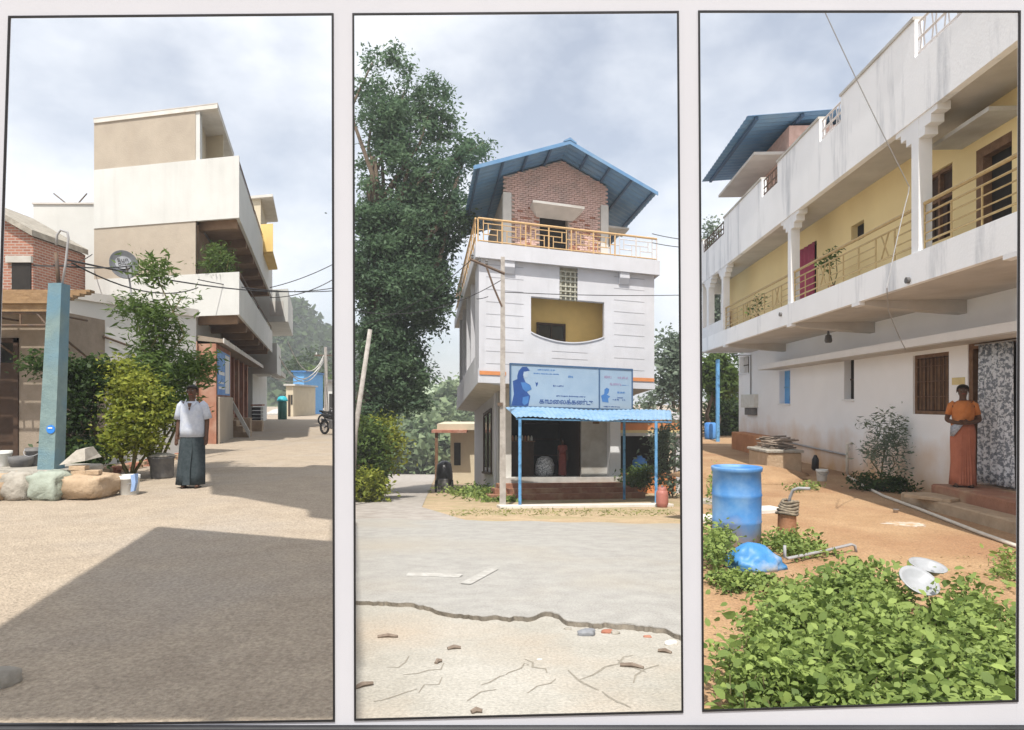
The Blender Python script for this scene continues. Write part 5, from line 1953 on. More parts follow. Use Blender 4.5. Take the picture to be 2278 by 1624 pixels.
roof_l = roof_plane(ROOF_L, RID, 'blue_roof', 'roof_sheet')
roof_r = roof_plane(ROOF_R, RID, 'blue_roof', 'roof_sheet')
m = MB(B)
m.front([(RID - 0.28, RZ - 0.05), (RID, RZ + 0.06), (RID + 0.28, RZ - 0.05), (RID + 0.28, RZ + 0.0), (RID, RZ + 0.16), (RID - 0.28, RZ + 0.0)], RF0 - 0.06, RF1)
m.build('ridge_cap', 'blue_roof', HB)
for sgn in (-1, 1):
    for q in (0.05, 0.3, 0.55, 0.8):
        a = RID + sgn * 4.0 * (1 - q)
        m = MB(B)
        m.box(a - 0.04, a + 0.04, RF0 + 0.03, RF1, roofz(a) - 0.10, roofz(a) - 0.02)
        m.build('purlin', 'sign_frame', HB)
    m = MB(B)
    m.front([(RID + sgn * 4.02, EZ - 0.10), (RID, RZ - 0.10), (RID, RZ + 0.05), (RID + sgn * 4.02, EZ + 0.05)], RF0 - 0.04, RF0 - 0.005)
    m.build('bargeboard', 'blue_roof', HB)

# windows and electrics of the ground-floor side wall
sw_ = bpart('side_window', [(0.985, 0.998, 4.2, 7.4, 1.2, 3.6)], 'glass_dark')
bpart('frame', [(0.93, 0.985, 4.1, 4.25, 1.0, 3.8), (0.93, 0.985, 5.7, 5.85, 1.0, 3.8), (0.93, 0.985, 7.3, 7.45, 1.0, 3.8), (0.93, 0.985, 4.25, 7.3, 3.65, 3.8), (0.88, 0.985, 4.0, 7.6, 0.9, 1.0)], 'wood_dark', sw_)
bpart('corner_downpipe', [(0.90, 0.99, 2.6, 2.7, 0.4, 4.3)], 'white_wall_2')

# steps and platform
stp = thing('front_steps', 'wide flight of red brown brick steps up to the shop', 'steps', B(3.3, -0.2, 0))
for k, (h0, h1, b0, e0, e1) in enumerate(((0.0, 0.24, -0.55, 0.35, 6.75), (0.24, 0.44, -0.1, 0.6, 6.55), (0.44, 0.62, 0.35, 0.8, 6.4))):
    m = MB(B)
    m.bbox(e0, e1, b0, 1.2, h0, h1, 0.015)
    m.build('step', 'step_red', stp)
m = MB(B)
m.bbox(1.0, 6.3, 0.8, 1.3, 0.621, PL - 0.002, 0.015)
m.build('landing', 'concrete', stp)

# things in the shop
ct = thing('shop_counter', 'dark wooden counter inside the shop', 'counter', B(2.2, 3.0, PL))
m = MB(B)
m.bbox(1.55, 2.65, 2.6, 3.1, PL, PL + 1.45, 0.02)
m.build('body', 'wood_dark', ct)
m = MB(B)
m.bbox(1.5, 2.7, 2.52, 3.15, PL + 1.451, PL + 1.5, 0.01)
m.build('top', 'wood', ct)
for k in range(8):
    m = MB(B)
    x = 1.6 + 0.14 * k
    m.lathe((x, 2.8, PL + 1.50), [(0.045, 0), (0.05, 0.02), (0.05, 0.16), (0.03, 0.19), (0.032, 0.22)], 10)
    tag(m.build('jar', ['concrete', 'terracotta', 'cream_wall', 'bucket_white'][k % 4], None, smooth=True), ['small grey jar standing on the dark shop counter', 'small clay coloured jar standing on the dark shop counter', 'small cream jar standing on the dark shop counter', 'small white jar standing on the dark shop counter'][k % 4], 'jar', 'jars on the shop counter')
m = MB(B)
m.lathe((3.15, 2.7, PL), [(0.30, 0), (0.42, 0.15), (0.42, 0.5), (0.32, 0.75), (0.15, 0.85)], 18, wob=lambda a, z: 0.07 * math.sin(5 * a + 4 * z))
tag(m.build('goods_sack', 'curtain_print', None, smooth=True), 'black and white patterned sack of goods in the shop', 'sack')
for k in range(3):
    m = MB(B)
    m.box(2.75, 4.5, 5.3, 5.75, PL + 0.9 + 0.75 * k, PL + 0.95 + 0.75 * k)
    sf = tag(m.build('shop_shelf', 'wood_dark', None), ['lowest', 'middle', 'top'][k] + ' dark shelf on the back wall of the shop', 'shelf')
m = MB(B)
m.box(5.12, 5.42, 1.735, 1.749, 3.05, 3.55)
tag(m.build('notice', 'wood', None), 'small brown picture hung on the grey panel beside the shop opening', 'picture')
e = B(3.95, 2.6, PL + 0.002)
woman(e, 0.15, 0.98, 'woman in a dark red sari standing inside the shop', 'sari_red', 'sari_red', 'sari_red', False)

# signboard
SF = frame(B(0, -0.62, 0)[:2], (U_.x, U_.y), (-U_.y, U_.x), SLOPE)
sg = thing('signboard', 'long pale blue painted shop sign with woman figure and dark lettering', 'signboard', SF(3.7, 0, 3.5))
s0, s1, sz0, sz1 = 1.16, 6.1, 3.50, 5.02
TILT = 0.05


def sq(x, z, n=0.0):
    p = SF(x, n, z)
    return p


m = MB(SF)
m.box(s0, s1, 0, 0.05, sz0, sz1)
m.build('sheet', 'sign_sheet', sg)
m = MB(SF)
m.box(s0 - 0.05, s1 + 0.05, -0.03, 0.06, sz1, sz1 + 0.05)
m.box(s0 - 0.05, s1 + 0.05, -0.03, 0.06, sz0 - 0.05, sz0)
m.box(s0 - 0.05, s0, -0.03, 0.06, sz0, sz1)
m.box(s1, s1 + 0.05, -0.03, 0.06, sz0, sz1)
sd_ = s0 + (s1 - s0) * 0.715
m.box(sd_, sd_ + 0.05, -0.03, -0.001, sz0, sz1)
m.build('frame', 'sign_frame', sg)
m = MB(SF)
for a in (s0 + 0.3, s1 - 0.3):
    m.box(a, a + 0.06, 0.061, 0.60, sz1 - 0.3, sz1 - 0.24)
m.build('stay', 'rust_steel', sg)


def flat(name, poly, material, n=-0.004):
    q = MB(SF)
    q.front(poly, n - 0.002, n + 0.001)
    return q.build(name, material, sg)


def spx(px, py):
    """sign position from where a mark sits on the sign, left to right and bottom to top"""
    return (s0 + (px - 210) / (2060 - 210) * (s1 - s0), sz1 - (py - 90) / (690 - 90) * (sz1 - sz0))


fig = [(180, 690), (250, 520), (235, 330), (300, 300), (300, 250), (320, 180), (370, 120), (440, 115), (485, 170), (450, 175), (400, 205), (390, 270), (420, 340), (490, 380), (510, 440), (440, 480), (490, 540), (460, 690)]
flat('painted_figure', [spx(max(x, 214), min(y, 686)) for x, y in fig], 'ink_blue')
flat('painted_face', [spx(x, y) for x, y in [(395, 190), (455, 178), (462, 230), (440, 270), (400, 280), (385, 240)]], 'ink_pale', -0.0075)
flat('painted_shawl', [spx(x, y) for x, y in [(350, 345), (420, 345), (490, 385), (505, 440), (430, 480), (380, 440)]], 'ink_mid', -0.0075)
flat('painted_shawl', [spx(x, y) for x, y in [(380, 560), (470, 540), (460, 640), (400, 680), (372, 640)]], 'ink_mid', -0.0075)
flat('painted_flower', [spx(x, y) for x, y in [(565, 330), (585, 345), (605, 330), (598, 370), (580, 400), (572, 365)]], 'ink_blue')
flat('painted_child', [spx(x, y) for x, y in [(1590, 590), (1570, 500), (1620, 470), (1625, 400), (1660, 375), (1700, 395), (1690, 450), (1660, 480), (1715, 505), (1680, 540), (1690, 600)]], 'ink_mid')
RT, UPV = U_s, Vector((0, 0, 1))


def sign_text(body, px, py, size, material, off=0.0):
    a, z_ = spx(px, py)
    text('lettering', body, size, material, sg, Vector(SF(a, -0.006, z_)), RT, UPV, 0.002, offset=off)


# letters set in reading order as drawn (left-standing vowel signs typed before their letter)
sign_text('\u0b95\u0bbe.', 700, 612, 0.25, 'ink_blue', 0.004)
sign_text('\u0bae\u0bc8\u0bb2\u0b95\u0bcd\u0b95\u0ba3\u0bcd\u0b9f\u0bc1', 1095, 612, 0.25, 'ink_blue', 0.004)
rd = random.Random(17)


def dashes(x0, x1, y, h, material):
    """a line of print too worn to read: a row of broken strokes"""
    x = x0
    q = MB(SF)
    while x < x1:
        w = rd.uniform(7, 18)
        (a0_, z0_), (a1_, z1_) = spx(x, y + h * rd.uniform(0.15, 0.45)), spx(min(x + w, x1), y - h * rd.uniform(0.15, 0.45))
        q.box(a0_, a1_, -0.007, -0.003, z0_, z1_)
        x += w + rd.choice((3, 4, 6, 14))
    q.build('worn_print', material, sg)


for d_ in ((830, 985, 378, 30, 'ink_blue'), (600, 855, 148, 24, 'ink_mid'), (540, 915, 205, 20, 'ink_mid'), (880, 1325, 525, 24, 'ink_blue'), (1060, 1130, 232, 46, 'ink_mid'), (1620, 1735, 212, 60, 'ink_pink'), (1835, 2010, 215, 52, 'ink_pink'),
           (1710, 1890, 318, 52, 'ink_pink'), (1900, 2010, 327, 10, 'ink_mid'), (1830, 1955, 440, 40, 'ink_mid'), (1830, 1930, 520, 26, 'ink_blue'), (1755, 1855, 552, 34, 'ink_blue'), (1910, 1955, 552, 34, 'ink_blue'), (1610, 1870, 662, 26, 'ink_blue')):
    dashes(*d_)

# awning on blue posts
aw = thing('awning', 'light blue corrugated sheet awning on blue posts before the shop', 'awning', (0.3, 21.2, gz(0.3, 21.2)))
uy = Vector((0.95, 0.3125, 0)).normalized()
f0 = Vector((P(1148, 0, 21.0).x, 21.0, 0))
f1 = Vector((P(1494, 0, 22.7).x, 22.7, 0))
k0 = Vector((P(1124, 0, 24.6).x, 24.6, 0))
k1 = Vector((P(1492, 0, 26.2).x, 26.2, 0))
m = MB()
rings = []
n = 70
for i in range(n + 1):
    q = i / n
    a, b = f0.lerp(f1, q), k0.lerp(k1, q)
    dz = 0.03 * (1 if i % 2 else 0) + 0.03 * math.sin(q * 9)
    za = -SLOPE * a.y + 2.83 + 0.02 * math.sin(q * 21)
    zk = -SLOPE * b.y + 3.42
    rings.append([(a.x, a.y, za + dz - 0.02), ((a.x + b.x) / 2, (a.y + b.y) / 2, (za + zk) / 2 + dz), (b.x, b.y, zk + dz)])
m.loft(rings, caps=False, closed=False)
m.build('sheet', 'awning_blue', aw, solid=0.01)
for i, q in enumerate((0.03, 0.35, 0.66, 0.97)):
    a, b = f0.lerp(f1, q), k0.lerp(k1, q)
    m = MB()
    m.tube([(a.x, a.y + 0.05, -SLOPE * a.y + 2.76), (b.x, b.y - 0.05, -SLOPE * b.y + 3.34)], 0.025, 6)
    m.build('rafter', 'post_blue', aw)
m = MB()
m.tube([(f0.x, f0.y + 0.06, -SLOPE * f0.y + 2.77), (f1.x, f1.y + 0.06, -SLOPE * f1.y + 2.77)], 0.03, 6)
m.build('front_beam', 'post_blue', aw)
for x, y, h_ in ((P(1156, 0, 21.05).x, 21.05, 2.78), (P(1459, 0, 22.5).x, 22.5, 2.8), (P(1388, 0, 25.6).x, 25.6, 3.32)):
    m = MB()
    m.tube([(x, y, gz(x, y)), (x, y, gz(x, y) + h_)], 0.052, 10)
    m.build('post', 'post_blue', aw)
# kerb slab before the shop
m = MB(frame((f0.x - 0.5, 20.5), (0.985, 0.17), (-0.17, 0.985), SLOPE))
m.bbox(0, 5.6, 0, 0.7, 0.0, 0.10, 0.015)
tag(m.build('kerb_slab', 'concrete_pale', None), 'long pale concrete slab edging the ground before the shop', 'slab')
# gas cylinder
g = G2(1474, 1130)
gc = thing('gas_cylinder', 'dull red gas cylinder standing on the pale slab by the awning post', 'gas cylinder', (g.x, g.y + 0.1, g.z + 0.014))
m = MB()
m.lathe((g.x, g.y + 0.1, g.z + 0.014), [(0.14, 0.0), (0.165, 0.02), (0.165, 0.06), (0.185, 0.09), (0.19, 0.15), (0.19, 0.42), (0.17, 0.50), (0.10, 0.55), (0.05, 0.565)], 22)
m.build('body', 'gas_red', gc, smooth=True)
m = MB()
m.lathe((g.x, g.y + 0.1, g.z + 0.57), [(0.03, 0), (0.03, 0.08), (0.045, 0.09), (0.04, 0.13)], 12)
m.build('valve', 'chrome', gc)
m = MB()
m.lathe((g.x, g.y + 0.1, g.z + 0.52), [(0.13, 0.0), (0.13, 0.12), (0.115, 0.12), (0.115, 0.0)], 18, caps=False)
m.build('collar', 'gas_red', gc, smooth=True)

# the tall pole with its steel arm
g = G2(1118, 1129)
po = thing('service_pole', 'old square concrete pole with slanted steel arm before the shop house', 'utility pole', (g.x, g.y, g.z))
tz = P(1119, 572, g.y).z
m = MB()
m.loft([[(g.x - 0.10, g.y - 0.09, g.z), (g.x + 0.10, g.y - 0.09, g.z), (g.x + 0.10, g.y + 0.09, g.z), (g.x - 0.10, g.y + 0.09, g.z)],
        [(g.x - 0.062, g.y - 0.06, tz), (g.x + 0.062, g.y - 0.06, tz), (g.x + 0.062, g.y + 0.06, tz), (g.x - 0.062, g.y + 0.06, tz)]])
m.build('shaft', 'pole_concrete', po)
m = MB()
m.tube([tuple(P(1122, 609, g.y - 0.05)), tuple(P(1046, 577, g.y - 0.05))], 0.045, 6)
m.build('arm', 'rust_steel', po)
m = MB()
m.tube([tuple(P(1116, 682, g.y - 0.05)), tuple(P(1098, 640, g.y - 0.05)), tuple(P(1082, 594, g.y - 0.05))], 0.035, 6)
m.build('strut', 'rust_steel', po)
for px, py in ((1050, 578), (1066, 585), (1082, 591)):
    c = P(px, py, g.y - 0.05)
    m = MB()
    m.lathe(tuple(c), [(0.03, 0.03), (0.05, 0.06), (0.03, 0.1), (0.05, 0.14), (0.02, 0.19)], 8)
    m.build('insulator', 'bucket_grey', po)
m = MB()
m.box(g.x - 0.16, g.x + 0.0, g.y - 0.14, g.y - 0.085, P(0, 903, g.y).z, P(0, 897, g.y).z + 0.02)
m.build('clamp', 'rust_steel', po)
for (pa, ya, pb_, yb, d, lab) in (((1122, 650), g.y, (1540, 656), 24.0, 0.06, 'dark wire crossing level in front of the ochre balcony opening'), ((1050, 576), g.y, (780, 728), 24.0, 0.4, 'dark wire from the steel arm into the great tree'), ((1450, 520), 24, (1540, 535), 22, 0.03, 'upper thin wire leaving the corner of the terrace railing'), ((1450, 540), 24, (1540, 552), 22, 0.03, 'lower thin wire leaving the corner of the terrace railing'), ((1085, 660), 23, (1060, 665), 21.5, 0.02, 'short wire end beside the strut of the steel arm'), ((1120, 620), g.y, (788, 690), 22, 0.5, 'sagging wire from the top of the concrete pole to the great tree')):
    m = MB()
    m.tube(sag(P(*pa, ya), P(*pb_, yb), d), 0.013, 5)
    tag(m.build('service_wire', 'cable', None), lab, 'wire', 'wires of the pole before the shop house')
# leaning pole on the left
c0, c1 = P(790, 960, 22), P(823, 733, 22)
m = MB()
gb = Vector((P(781, 0, 22).x, 22, gz(P(781, 0, 22).x, 22)))
m.tube([tuple(gb), tuple(c0), tuple(c1)], [0.09, 0.085, 0.07], 8)
tag(m.build('leaning_pole', 'pole_concrete', None, smooth=True), 'pale leaning concrete pole in front of the great tree', 'pole')

# neighbour with orange and yellow band
nb = thing('neighbour_shop', 'low white building with orange and yellow striped fascia behind the awning', 'shop', (6.8, 31, gz(6.8, 31)))
n0, n1 = P(1372, 0, 31).x, P(1512, 0, 31).x
gy = gz(6.5, 31)


def zat(py, Y):
    return P(0, py, Y).z


for nm, y0, y1, mm_ in (('upper_wall', 918, 934, 'white_wall_2'), ('dark_strip', 934, 941, 'wood'), ('orange_fascia', 941, 956, 'orange_band'), ('yellow_strip', 956, 962, 'yellow_band'), ('lintel', 962, 969, 'concrete')):
    m = MB()
    m.box(n0, n1, 31 - (0.4 if 'wall' not in nm else 0.2), 34, zat(y1, 31), zat(y0, 31))
    m.build(nm, mm_, nb)
m = MB()
m.box(n0, n1, 33.4, 33.6, gy, zat(969, 31))
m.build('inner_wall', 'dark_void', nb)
m = MB()
m.box(n0, n1, 31.0, 31.2, gy, zat(1053, 31))
m.build('front_plinth', 'orange_band', nb)
for px in (1374, 1508):
    x = P(px, 0, 31).x
    m = MB()
    m.box(x - 0.12, x + 0.12, 30.9, 31.4, gy, zat(969, 31) - 0.002)
    m.build('pier', 'white_wall_2', nb)
c = P(1425, 1035, 30.8)
m = MB()
m.lathe((c.x, 31.1, zat(1053, 31)), [(0.30, 0), (0.33, 0.1), (0.33, 0.55), (0.25, 0.68), (0.12, 0.72), (0.12, 0.8)], 20)
tag(m.build('blue_water_drum', 'drum_plain', None, smooth=True), 'bright blue plastic water drum on the orange plinth', 'drum')

# yellow house further down the lane
yh = thing('lane_house', 'small cream house with brown porch roof down the lane', 'house', (P(1005, 0, 46).x, 46, gz(P(1005, 0, 46).x, 46)))
x0, x1 = P(995, 0, 46).x, P(1040, 0, 46).x
gy = gz(x0, 46)
m = MB()
m.box(x0 + 0.2, x1 + 1, 46, 50, gy, zat(955, 46))
m.build('wall', 'cream_wall', yh)
m = MB()
m.box(x0 - 0.6, x1 + 1, 45.0, 50, zat(955, 46), zat(942, 46))
m.build('roof', 'cream_wall', yh)
m = MB()
m.box(x0 - 0.9, x0 + 1.4, 44.4, 45.9, zat(962, 45), zat(956, 45))
m.build('porch_roof', 'brick', yh)
m = MB()
m.box(x0 - 0.7, x0 - 0.5, 44.6, 44.8, gz(x0, 44.6), zat(962, 45))
m.build('porch_post', 'wood', yh)
m = MB()
m.box(x0 + 0.45, x0 + 0.9, 45.96, 46, zat(1035, 46), zat(985, 46))
m.build('window', 'dark_void', yh)
# covered cart
g = G2(988, 1094)
cv = thing('covered_cart', 'dark covered handcart parked by the side of the shop house', 'cart', (g.x, g.y, gz(g.x, g.y)))
zc = gz(g.x, g.y)
m = MB()
m.loft([ell(g.x, g.y, zc + 0.35, 0.42, 0.6, 16), ell(g.x, g.y, zc + 0.9, 0.40, 0.6, 16, 0.04, 5), ell(g.x, g.y, zc + 1.35, 0.33, 0.5, 16, 0.06, 4), ell(g.x, g.y, zc + 1.5, 0.12, 0.2, 16)])
m.build('cover', 'bike_black', cv, smooth=True)
for s_ in (-1, 1):
    m = MB()
    m.tube([(g.x + 0.40 * s_ - 0.03, g.y - 0.1, zc + 0.30), (g.x + 0.40 * s_ + 0.03, g.y - 0.1, zc + 0.30)], 0.30, 16)
    m.build('wheel', 'tyre', cv)
m = MB()
m.bbox(g.x - 0.25, g.x + 0.25, g.y - 0.72, g.y - 0.55, zc + 0.2, zc + 0.7, 0.02)
m.build('box', 'bucket_grey', cv)

# the great tree
tr = thing('great_tree', 'huge spreading dark green tree towering at the lane entrance', 'tree', (P(815, 0, 30).x, 30, gz(P(815, 0, 30).x, 30)))
rx, ry = P(815, 0, 30).x, 30.0
rz_ = gz(rx, ry)
m = MB()
m.tube([(rx, ry, rz_), (rx + 0.1, ry, rz_ + 1.2), (rx - 0.1, ry, rz_ + 3), (rx + 0.2, ry, rz_ + 6), (rx + 0.5, ry, rz_ + 10), (rx + 0.3, ry, rz_ + 15)], [0.85, 0.62, 0.52, 0.45, 0.32, 0.16], 12)
m.build('trunk', 'bark', tr, smooth=True)
TB = [blob(862, 800, 30, 62, 110, 110), blob(890, 830, 30, 70, 85, 100), blob(895, 640, 30, 92, 95, 130), blob(940, 650, 31, 72, 100, 90), blob(870, 520, 30, 72, 75, 110), blob(930, 520, 31, 90, 75, 110),
      blob(1000, 480, 31, 48, 50, 70), blob(878, 400, 31, 78, 75, 110), blob(960, 400, 31, 75, 70, 90), blob(1035, 345, 31, 55, 35, 60), blob(1075, 318, 31, 40, 14, 30), blob(850, 280, 31, 52, 85, 90), blob(910, 300, 31, 70, 70, 90), blob(900, 200, 31, 35, 75, 50),
      blob(960, 230, 31, 38, 55, 50), blob(828, 140, 31, 15, 70, 30), blob(832, 230, 31, 36, 60, 60), blob(985, 270, 31, 40, 40, 40), blob(875, 130, 31, 16, 40, 20), blob(900, 880, 29.5, 55, 35, 60), blob(832, 920, 29, 32, 40, 60), blob(822, 600, 30, 28, 200, 90)]
m = MB()
stem_tubes(m, (rx + 0.2, ry, rz_ + 5), [(b[0], b[1], b[2]) for b in TB[2:10]], 0.22, 0.05, 0.12, 6)
stem_tubes(m, (rx + 0.4, ry, rz_ + 11), [(b[0], b[1], b[2]) for b in TB[7:18]], 0.14, 0.03, 0.12, 7)
m.build('limb', 'bark', tr, smooth=True)
LOW = [b for b in TB if b[2] > -9 and b[2] < EYE + 8.2]
HIGH = [b for b in TB if b[2] >= EYE + 8.2]
p1_, t1_ = clumps(LOW, 900, 72, 0.26, 61, 0.35)
p2_, t2_ = clumps(HIGH, 420, 62, 0.24, 63, 0.35)
pts, tone = np.concatenate([p1_, p2_]), np.concatenate([t1_, t2_])
leaves('crown', pts, 0.19, 'leaf_tree', tr, seed=62, tone=tone, wide=0.42, up=0.35, hang=0.25)
# bushes around the lane
bushes = [(822, 1010, 25, 42, 75, 'leaf_mid', 'rounded green bush in front of the great tree', 71), (850, 985, 26, 45, 60, 'leaf_yellow', 'lighter green bush beside the lane', 72), (818, 1085, 24, 32, 34, 'leaf_yellow', 'low yellow green weeds at the lane corner', 73)]
for px, py, Y, wx, wz, lm, lab, sd2 in bushes:
    c = P(px, 0, Y)
    shrub('lane_bush', lab, (c.x, Y, gz(c.x, Y)), [blob(px - wx * 0.4, py, Y, wx * 0.6, wz), blob(px + wx * 0.4, py + 10, Y, wx * 0.6, wz * 0.8), blob(px, py - wz * 0.5, Y, wx * 0.6, wz * 0.6)], 110, 26, 0.2, 0.17, lm, 'bark', sd2, stem_r=0.05)
c = P(846, 0, 40)
m = MB()
m.tube([(c.x, 40, gz(c.x, 40)), (c.x + 0.1, 40, P(0, 960, 40).z), (c.x + 0.05, 40, P(0, 900, 40).z)], [0.2, 0.16, 0.12], 8)
tag(m.build('lane_post', 'pole_concrete', None, smooth=True), 'thin grey trunk standing at the left side of the lane', 'post')
# wood closing the lane
lane_pts, lane_tone = [], []
for (px, py, Y, wx, wz, sd3) in ((900, 985, 88, 70, 70, 81), (960, 1000, 85, 60, 55, 82), (880, 930, 105, 80, 60, 83), (985, 960, 100, 50, 60, 84), (1010, 900, 110, 60, 50, 85), (845, 985, 90, 40, 80, 86)):
    p_, t_ = clumps([blob(px, py, Y, wx, wz, 60)], 90, 26, 1.0, sd3, 0.2)
    lane_pts.append(p_)
    lane_tone.append(t_)
leaves('lane_wood', np.concatenate(lane_pts), 1.1, 'leaf_pale', seed=88, tone=np.concatenate(lane_tone), wide=0.6, up=0.5, kind='stuff')
c = P(940, 0, 210)
hill('lane_hill', c.x, 230, 75, 60, 25, -12, 6, 'far_pale')
# grass at the foot of the side wall
rng = np.random.default_rng(5)
gp_ = []
for i in range(2600):
    b = rng.uniform(-1.5, 7.0)
    a = 0.9 - abs(rng.normal()) * (0.55 + 0.06 * max(b, 0)) + (0.6 if b < 1.0 else 0) * rng.random()
    w = B(a, b, 0.0)
    gp_.append((w[0], w[1], gz(w[0], w[1]) + 0.02 + abs(rng.normal()) * 0.16 * (1 if b > 0.5 else 0.4)))
leaves('wall_weeds', gp_, 0.20, 'leaf_weed', seed=14, wide=0.3, up=0.15, kind='stuff')
gp_ = []
for i in range(900):
    g = G2(rng.uniform(1000, 1500), rng.uniform(1136, 1150))
    gp_.append((g.x, g.y, g.z + 0.02 + rng.random() * 0.05))
leaves('verge_grass', gp_, 0.10, 'grass', seed=15, wide=0.2, up=0.1, kind='stuff')
# bushes right of the shop
c = P(1420, 0, 27.5)
shrub('shop_bush', 'dense green bush between the awning posts beside the shop', (c.x, 27.5, gz(c.x, 27.5)), [blob(1412, 1068, 27.5, 36, 26), blob(1440, 1060, 27.5, 22, 26)], 90, 26, 0.16, 0.13, 'leaf_mid', 'bark', 91)
c = P(1488, 0, 27)
shrub('corner_tree', 'loose pale green young tree right of the awning', (c.x, 26.4, gz(c.x, 26.4)), [blob(1485, 1020, 26.4, 32, 60), blob(1470, 980, 26.4, 28, 30), blob(1495, 950, 26.4, 20, 40), blob(1490, 1080, 26.4, 22, 25)], 80, 22, 0.2, 0.16, 'leaf_grey', 'bark', 92, cat='tree', trunkname='trunk')
c = P(1490, 0, 40)
shrub('rear_tree', 'hazy grey green tree rising behind the right side of the shop house', (c.x, 42, gz(c.x, 42)), [blob(1490, 780, 42, 28, 45), blob(1480, 860, 42, 32, 45), blob(1515, 830, 42, 35, 80), blob(1440, 895, 42, 25, 20)], 110, 24, 0.4, 0.36, 'leaf_grey', 'bark', 93, cat='tree', trunkname='trunk', stem_r=0.15)
# litter on the apron
rl2 = random.Random(4)
for k, (px, py, ln, rot) in enumerate(((1010, 1447, 0.10, 0.3), (1405, 1488, 0.16, -0.3), (808, 1532, 0.13, 0.7), (862, 1421, 0.16, 0.05), (1478, 1455, 0.10, -0.4), (1060, 1590, 0.06, 0.3), (975, 1478, 0.06, 1.0))):
    g = G2(px, py)
    m = MB(yaw((g.x, g.y, g.z + 0.02), rot))
    m.tube([(-ln / 2, 0, 0), (0, 0.01, 0.006), (ln / 2, -0.005, 0)], [0.012, 0.016, 0.01], 6)
    tag(m.build('twig', 'twig', None), ['short brown twig near a pinkish stain of the pale ground', 'thick brown twig lying across the longest crack of the pale ground', 'dark short stick at the edge of the pale ground by the board', 'flat brown stick close to the wavy road edge', 'small twig beside the loose stones of the road edge', 'tiny brown twig close to the foot of the board', 'tiny crooked twig among the fine cracks'][k], 'twig', 'twigs on the pale ground')
for k, (px, py, s_) in enumerate(((1305, 1415, 0.07), (1350, 1410, 0.045), (1368, 1412, 0.04), (1492, 1436, 0.05), (1440, 1420, 0.03), (1262, 1402, 0.03), (1200, 1470, 0.02))):
    g = G2(px, py)
    o = boulder(g.x, g.y, g.z + s_ * 0.35, s_, s_ * 0.7, s_ * 0.45, 200 + k, 10, 0.85).build('loose_stone', ['concrete_pale', 'brick', 'stone'][k % 3] if k else 'dish_pale', None, smooth=True)
    tag(o, ['largest flat bluish grey stone below the broken road edge', 'small brick red stone beside the bluish grey one', 'small grey stone beside the brick red one', 'pale stone at the lowest dip of the road edge', 'little red chip at the broken road edge', 'little grey chip under the notch of the road edge', 'little pale chip lying alone on the cracked ground'][k], 'stone', 'loose stones at the broken road edge')

# brushwood beside the lane
g = G2(838, 1072)
bh = thing('brush_heap', 'low heap of reddish brushwood at the left side of the lane', 'brushwood', (g.x, g.y, gz(g.x, g.y)))
for k in range(26):
    a = rl2.uniform(0, 3.14)
    ln = rl2.uniform(0.5, 1.1)
    c = Vector((g.x + rl2.uniform(-0.5, 0.5), g.y + rl2.uniform(-0.4, 0.4), gz(g.x, g.y) + 0.06 + 0.42 * rl2.random()))
    d_ = Vector((math.cos(a), math.sin(a), rl2.uniform(-0.35, 0.35)))
    m = MB()
    m.tube([tuple(c - d_ * ln / 2), tuple(c), tuple(c + d_ * ln / 2)], rl2.uniform(0.012, 0.025), 5)
    m.build('stick', 'step_red' if k % 3 else 'twig', bh)

# ================================================================ YARD HOUSE (right opening)
def C(a, b, z):
    return (7.45 + 0.054 * b - a * 0.9985, b + a * 0.054, z)


def b_at(px, a=0.0):
    return (7.45 - a) / ((px - CX) / FPX - 0.054)


def z_at(py, Y):
    return EYE - (py - HOR) / FPX * Y


def holed_wall(name, material, parent, a0, a1, b0, b1, z0, z1, holes):
    """wall slab along b with rectangular openings (b0,b1,z0,z1), cut on a grid"""
    bs = sorted({b0, b1, *[h[0] for h in holes], *[h[1] for h in holes]})
    zs = sorted({z0, z1, *[h[2] for h in holes], *[h[3] for h in holes]})
    m = MB(C)
    for i in range(len(bs) - 1):
        run = None
        for j in range(len(zs) - 1):
            bc, zc = (bs[i] + bs[i + 1]) / 2, (zs[j] + zs[j + 1]) / 2
            inside = any(h[0] < bc < h[1] and h[2] < zc < h[3] for h in holes)
            if inside:
                if run is not None:
                    m.box(a0, a1, bs[i], bs[i + 1], run, zs[j])
                run = None
            elif run is None:
                run = zs[j]
        if run is not None:
            m.box(a0, a1, bs[i], bs[i + 1], run, z1)
    return m.build(name, material, parent)


YH = thing('yard_house', 'long white two storey house with yellow balcony walls facing the yard', 'house', C(0, 16, -0.4))


def cpart(name, boxes, material, parent=YH):
    m = MB(C)
    for q in boxes:
        m.box(*q)
    return m.build(name, material, parent)


GZ, SB, ST, RS, PT = -0.45, 3.19, 3.66, 5.73, 7.2
OUT = 1.88
B0, B1 = 5.0, 26.4
BE = 24.9                                                       # end of the balcony
win = (b_at(2110), b_at(2030), z_at(922, 13.2), z_at(787, 13.2))
door = (b_at(2262), b_at(2152), -0.02, z_at(757, 11.3))
n1 = (b_at(1899), b_at(1877), z_at(888, 16.8), z_at(800, 16.8))
n2 = (b_at(1757), b_at(1733), z_at(898, 20.5), z_at(822, 20.5))
n3 = (b_at(1666), b_at(1645), z_at(826, 24), z_at(786, 24))
holed_wall('ground_wall', 'yard_wall', YH, -0.25, 0.0, B0, B1, GZ, SB + 0.05, [win, door, n1, n2, n3])
cpart('end_wall', [(-6, -0.251, B1 - 0.25, B1, GZ, SB + 0.05), (-6, -0.251, B0, B0 + 0.25, GZ, PT)], 'yard_wall')
